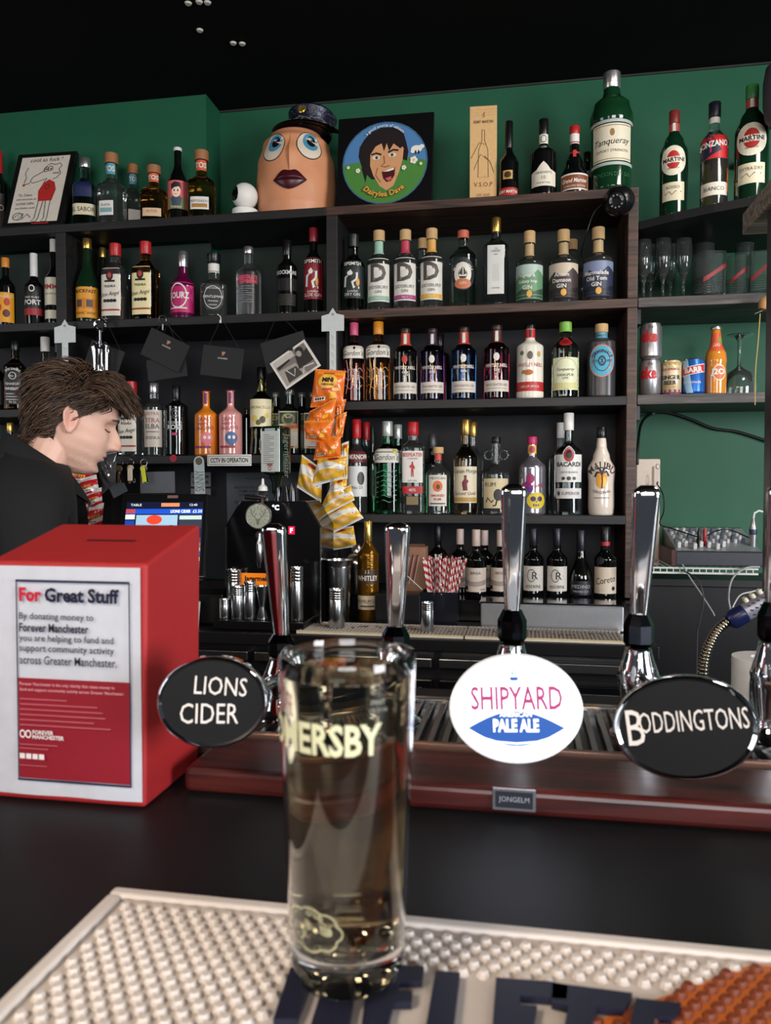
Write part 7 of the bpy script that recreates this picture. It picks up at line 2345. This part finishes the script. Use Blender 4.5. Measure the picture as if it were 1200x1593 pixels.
def headpt(a, z):
    f, bk_, w = lerp_tab(FRONT, z), lerp_tab(BACK, z), lerp_tab(WID, z)
    cx = (f + bk_) / 2
    rx = (f - bk_) / 2
    c, s = math.cos(a), math.sin(a)
    e = 2.25
    kk = (abs(c) ** e + abs(s) ** e) ** (-1 / e)
    x, y = cx + rx * c * kk, w * s * kk
    if c > 0:
        ay = abs(y)
        nz = z + .026
        nl = .0
        if -.044 < z < .03:
            t = (z + .040) / .070
            prof = .036 * gauss(nz, .012) + .026 * gauss(z + .008, .018) + .010 * gauss(z - .012, .014)
            nl = min(prof, .034) * gauss(y, .0105 + .006 * gauss(nz, .012)) + .010 * gauss(ay - .013, .006) * gauss(z + .030, .008)
        x += nl
        x += .009 * gauss(y, .022) * gauss(z + .0535, .0055) + .008 * gauss(y, .020) * gauss(z + .0655, .006) - .006 * gauss(y, .02) * gauss(z + .0595, .0025)
        x -= .004 * gauss(y, .02) * gauss(z + .076, .006)
        x += .006 * gauss(y, .02) * gauss(z + .097, .012)
        x -= .013 * gauss(ay - .031, .016) * gauss(z - .014, .012)
        x += .006 * gauss(ay - .030, .009) * gauss(z - .010, .007)
        x += .006 * gauss(ay - .030, .022) * gauss(z - .034, .008)
        x += .005 * gauss(ay - .040, .016) * gauss(z + .015, .016)
    return Vector((x, y, z))


RP = Matrix.Rotation(HP, 3, 'Y')


def H(p):
    return HC + RP @ (Vector(p) * HS)


nu, nv = 120, 90
hv, hf_ = [], []
for j in range(nv + 1):
    z = -.118 + .236 * (.5 - .5 * math.cos(PI * j / nv)) if False else -.1178 + .2356 * j / nv
    for i in range(nu):
        hv.append(H(headpt(2 * PI * i / nu, z)))
for j in range(nv):
    for i in range(nu):
        i2 = (i + 1) % nu
        hf_.append((j * nu + i, j * nu + i2, (j + 1) * nu + i2, (j + 1) * nu + i))
hf_.append(tuple(range(nu - 1, -1, -1)))
hf_.append(tuple(range(nv * nu, (nv + 1) * nu)))
# ears
allv, allf = list(bv), list(bf)


def app(vs, fs):
    o = len(allv)
    allv.extend(vs)
    allf.extend([tuple(o + k for k in f) for f in fs])


app(hv, hf_)
for s in (-1, 1):
    vs, fs = [], []
    n1, n2 = 28, 14
    for j in range(n2 + 1):
        ph = PI * j / n2
        for i in range(n1):
            a = 2 * PI * i / n1
            ex = .019 * math.sin(ph) * math.cos(a) * (1 + .25 * math.sin(a))
            ez = .033 * math.sin(ph) * math.sin(a)
            rr = math.sin(ph)
            ey = .0075 * math.cos(ph)
            if ey > 0:
                ey -= .0085 * gauss(rr, .55)
            p = Vector((-.010 + ex - .006 * ez / .033, 0, -.004 + ez))
            fl_ = .012 * max(0, -(ex) / .019)
            vs.append(H((p.x, s * (.0735 + ey + fl_ + .002), p.z)))
    for j in range(n2):
        for i in range(n1):
            i2 = (i + 1) % n1
            f = (j * n1 + i, j * n1 + i2, (j + 1) * n1 + i2, (j + 1) * n1 + i)
            fs.append(f if s < 0 else f[::-1])
    app(vs, fs)

me = bpy.data.meshes.new('body')
me.from_pydata([tuple(v) for v in allv], [], allf)
o = bpy.data.objects.new('body_raw', me)
COL.objects.link(o)
rm_ = o.modifiers.new('r', 'REMESH')
rm_.mode = 'VOXEL'
rm_.voxel_size = .0030
sm_ = o.modifiers.new('s', 'SMOOTH')
sm_.factor, sm_.iterations = .5, 2
dg = bpy.context.evaluated_depsgraph_get()
dg.update()
m2 = bpy.data.meshes.new_from_object(o.evaluated_get(dg))
bpy.data.objects.remove(o)
m2.name = 'body'
m2.materials.clear()
# skin: pale, with a faint stubble over jaw and lip and pink ear and nose
SK = bpy.data.materials.new('skin')
SK.use_nodes = True
nt = SK.node_tree
bs = nt.nodes['Principled BSDF']
bs.inputs['Roughness'].default_value = .5
bs.inputs['Subsurface Weight'].default_value = .12
bs.inputs['Subsurface Radius'].default_value = (.01, .004, .002)
tc = nt.nodes.new('ShaderNodeTexCoord')


def blob(c, r):
    mp_ = nt.nodes.new('ShaderNodeVectorMath')
    mp_.operation = 'DISTANCE'
    nt.links.new(tc.outputs['Object'], mp_.inputs[0])
    mp_.inputs[1].default_value = c
    mr = nt.nodes.new('ShaderNodeMapRange')
    mr.inputs[1].default_value = r * .4
    mr.inputs[2].default_value = r
    mr.inputs[3].default_value = 1
    mr.inputs[4].default_value = 0
    nt.links.new(mp_.outputs['Value'], mr.inputs[0])
    return mr.outputs[0]


base = lin((222, 178, 158))
prev = None
ns = nt.nodes.new('ShaderNodeTexNoise')
ns.inputs['Scale'].default_value = 420
nt.links.new(tc.outputs['Object'], ns.inputs['Vector'])
for c, r, col, f in ((H((.045, -.055, -.085)), .050, (150, 122, 110), .5), (H((.085, 0, -.075)), .045, (150, 118, 104), .5), (H((-.01, -.08, 0)), .04, (214, 146, 130), .5), (H((.12, 0, -.03)), .022, (210, 138, 122), .6)):
    mx = nt.nodes.new('ShaderNodeMix')
    mx.data_type = 'RGBA'
    ml = nt.nodes.new('ShaderNodeMath')
    ml.operation = 'MULTIPLY'
    ml.inputs[1].default_value = f
    nt.links.new(blob(c, r), ml.inputs[0])
    if col[0] < 160:
        m3 = nt.nodes.new('ShaderNodeMath')
        m3.operation = 'MULTIPLY'
        m4 = nt.nodes.new('ShaderNodeMapRange')
        m4.inputs[1].default_value, m4.inputs[2].default_value = .35, .65
        m4.inputs[3].default_value, m4.inputs[4].default_value = .35, 1.0
        nt.links.new(ns.outputs['Fac'], m4.inputs[0])
        nt.links.new(ml.outputs[0], m3.inputs[0])
        nt.links.new(m4.outputs[0], m3.inputs[1])
        ml = m3
    nt.links.new(ml.outputs[0], mx.inputs[0])
    if prev is None:
        mx.inputs[6].default_value = base
    else:
        nt.links.new(prev, mx.inputs[6])
    mx.inputs[7].default_value = lin(col)
    prev = mx.outputs[2]
nt.links.new(prev, bs.inputs['Base Color'])
m2.materials.append(SK)
m2.polygons.foreach_set('use_smooth', [True] * len(m2.polygons))
body = bpy.data.objects.new('body', m2)
COL.objects.link(body)
body.parent = man

# facial details
BRW = mat((96, 72, 58), .8)
for s in (-1, 1):
    b = MB()
    for k in range(26):
        t = k / 25
        y = s * (.016 + .034 * t)
        z = .031 + .006 * math.sin(PI * t * .8) - .004 * t
        a = math.asin(min(.95, abs(y) / .072))
        p = headpt(s * a, z)
        p = headpt(s * math.atan2(abs(p.y), p.x + .0) * 1.0, z)
        p.y = y
        x = max(headpt(s * aa, z).x for aa in [a * .8, a, a * 1.1] if abs(headpt(s * aa, z).y) >= abs(y) - .01) if True else p.x
        p.x = p.x + .001
        d = Vector((-.002, s * .008, .004))
        b.tube([H(p), H(p + d)], [.0009, .0004], BRW, 5)
    b.build('eyebrow', man)
    b = MB()
    pts = []
    for k in range(9):
        t = k / 8
        y = s * (.019 + .026 * t)
        z = .006 - .003 * math.sin(PI * t)
        aa = min((abs(headpt(s * q / 100, z).y - y), q / 100) for q in range(5, 130))[1]
        p = headpt(s * aa, z)
        pts.append(H(p + Vector((.0012, 0, 0))))
    b.tube(pts, .0014, mat((40, 28, 24), .6), 6)
    b.build('eyelashes', man)
b = MB()
pts = []
for k in range(9):
    y = -.021 + .042 * k / 8
    aa = min((abs(headpt(q / 100, -.0595).y - y), q / 100) for q in range(-120, 121))[1]
    pts.append(H(headpt(aa, -.0595) + Vector((.0015, 0, 0))))
b.tube(pts, [.0006, .0016, .0022, .0024, .0022, .0024, .0022, .0016, .0006], mat((176, 104, 94), .45), 7)
b.build('lips', man)

# clothes
SHIRT = mat((17, 17, 18), .85, noise=.25, scale=260, bump=.2)
ns_ = [(n[0], n[1], n[2], n[3] + .016) for n in NB[:5]]
ns_[4] = (.010, 0, 1.415, .062)
ns_[0] = (-.04, 0, .90, .135)
es_ = [(0, 1), (1, 2), (2, 3), (3, 4)]
for s in (-1, 1):
    i0 = len(ns_)
    sl_n = [(-.008, s * .12, 1.385, .092), (-.012, s * .185, 1.362, .080), (-.010, s * .225, 1.23, .064), (-.006, s * .234, 1.15, .060)]
    ns_ += sl_n
    es_ += [(3, i0), (i0, i0 + 1), (i0 + 1, i0 + 2), (i0 + 2, i0 + 3)]
vs, fs = skin_mesh(ns_, es_, 0)
sh_o = MB().add(vs, fs, SHIRT).build('polo_shirt', man, smooth=180)
b = MB()


def collar(i, j):
    a = math.radians(18 + 324 * i)
    c, s = math.cos(a), math.sin(a)
    front = max(0, c) ** 2
    if j < .5:                       # stand
        t = j / .5
        r = .064 + .002 * t
        z = -.012 + .034 * t
    else:                            # fold-over
        t = (j - .5) / .5
        r = .066 + (.030 + .018 * front) * t
        z = .022 - (.046 + .030 * front) * t + .006 * math.sin(PI * t)
    return Vector((.012 + r * c * 1.02, r * s, 1.448 - .046 * c + z - .10 * (r * 0)))


b.grid(collar, 60, 12, SHIRT)
b.grid(lambda i, j: collar(1 - i, j) * 1 + Vector((0, 0, -.0015)), 60, 12, SHIRT)
b.build('collar', sh_o, smooth=70)
for z, x in ((1.352, .122), (1.30, .128)):
    MB().lathe([(0, 0), (.006, 0), (.0065, .0015), (.005, .003), (0, .0022)], mat((46, 46, 50), .35), c=(x - .006, -.018, z), n=16, axis=(.95, -.3, .2)).build('button', sh_o)
vs, fs = skin_mesh([(-.04, 0, 1.0, .125), (-.04, 0, .93, .13)] + [(-.04, s * .088, .88, .10) if k == 0 else ((-.03, s * .10, .70, .088) if k == 1 else ((-.022, s * .105, .48, .074) if k == 2 else (-.055, s * .115, .10, .066))) for s in (-1, 1) for k in range(4)],
                   [(0, 1), (1, 2), (2, 3), (3, 4), (4, 5), (1, 6), (6, 7), (7, 8), (8, 9)], 0)
MB().add(vs, fs, mat((22, 24, 30), .85)).build('trousers', man, smooth=180)
for s in (-1, 1):
    vs, fs = skin_mesh([(-.085, s * .115, .052, .048), (-.02, s * .118, .055, .050), (.06, s * .122, .045, .046), (.135, s * .126, .036, .036)], [(0, 1), (1, 2), (2, 3)], 0)
    vs = [Vector((v.x, v.y, max(.001, v.z))) for v in vs]
    MB().add(vs, fs, mat((20, 20, 20), .5)).build('shoe', man, smooth=180)

# hair
hr_ = random.Random(3)
HM = [mat((74, 54, 40), .55, noise=.35, scale=220), mat((54, 40, 31), .55, noise=.35, scale=220), mat((92, 68, 50), .55, noise=.35, scale=220)]
b = MB()
cap = []
for j in range(26):
    for i in range(64):
        pass


def scalp(a, z, off):
    p = headpt(a, z)
    c = Vector((0, 0, .02))
    n = (p - c).normalized()
    return p + n * off, n


def hairline(a):
    """lowest z of hair at angle a (0 = face)"""
    d = abs((a + PI) % (2 * PI) - PI)
    if d < .62:
        return .080
    if d < 1.15:
        return .080 + (.040 - .080) * (d - .62) / .53
    if d < 1.50:
        return .040 + (.004 - .040) * (d - 1.15) / .35
    if d < 1.95:
        return .030 + (-.02 - .030) * (d - 1.50) / .45
    return -.02 + (-.085 + .02) * min(1, (d - 1.95) / .45)


def capfn(i, j):
    a = 2 * PI * i
    z0 = hairline(a)
    z = z0 + (.117 - z0) * j
    p, n = scalp(a, z, .005 + .006 * smoothstep(j * 3))
    return H(p)


b.grid(capfn, 72, 26, HM[1])
N = 0
while N < 2600:
    a = hr_.uniform(0, 2 * PI)
    z0 = hairline(a)
    z = z0 + (.117 - z0) * hr_.random() ** .8
    d = abs((a + PI) % (2 * PI) - PI)
    N += 1
    p, n = scalp(a, z, .003)
    top = smoothstep((z - .03) / .06)
    sideburn = (d < 1.7 and z < .05)
    out = (.010 if sideburn else .016 + .020 * top - .004 * smoothstep((d - 1.9) / .6))
    L = (.022 if sideburn else .045 + .030 * top + .004 * smoothstep((d - 2.0) / .5)) * hr_.uniform(.7, 1.25)
    # combing direction: forwards on top and front, down and back behind
    if z > .075 or d < .9:
        comb = Vector((.75 if d < 1.6 else -.1, .25 * math.sin(a) + hr_.uniform(-.5, .5), -.10 if d > .7 else .12))
        if d > 2.0:
            comb = Vector((-.8, hr_.uniform(-.4, .4), -.4))
    else:
        comb = Vector((-.75, hr_.uniform(-.25, .25), -.75))
    comb = (comb - n * comb.dot(n) * .8).normalized()
    cur = p.copy()
    pts, rs = [], []
    seg = 7
    ph = hr_.uniform(0, 6)
    wv = hr_.uniform(.2, .8)
    v = (n * 1.0 + comb * .6).normalized()
    for k in range(seg + 1):
        t = k / seg
        pts.append(H(cur))
        rs.append(.0019 * (1 - .8 * t * t) * (.8 if sideburn else 1))
        wob = Vector((hr_.uniform(-1, 1), hr_.uniform(-1, 1), hr_.uniform(-1, 1))) * .22
        side = n.cross(comb) * math.sin(ph + 4 * t) * wv * .5
        v = (v * .55 + comb * (.55 + t) + n * (.7 - 1.3 * t) * (out / .03) + wob + side).normalized()
        cur = cur + v * L / seg
        # stay outside the skull
        rr = (cur - Vector((0, 0, .02)))
        if rr.length < (p - Vector((0, 0, .02))).length * .97 and k < 3:
            cur = Vector((0, 0, .02)) + rr.normalized() * (p - Vector((0, 0, .02))).length * .99
    b.tube(pts, rs, HM[hr_.randrange(3)], 5)
# curly fringe hanging over the brow
for k in range(210):
    y = hr_.uniform(-.052, .052)
    p = Vector((.082 + hr_.uniform(-.02, .012), y, .092 + hr_.uniform(-.012, .012)))
    pts, rs = [], []
    R_c = hr_.uniform(.008, .015)
    ph = hr_.uniform(-.5, .8)
    L = hr_.uniform(.020, .050)
    for q_ in range(12):
        t = q_ / 11
        ang = ph + 4.2 * t
        pts.append(H(p + Vector((.004 + L * .62 * t + R_c * math.sin(ang), R_c * .5 * math.sin(ang * 1.3 + ph) , .010 - L * 1.05 * t * t + R_c * (1 - math.cos(ang)) * .5))))
        rs.append(.0017 * (1 - .6 * t))
    b.tube(pts, rs, HM[hr_.randrange(3)], 5)
b.build('hair', man, smooth=180)
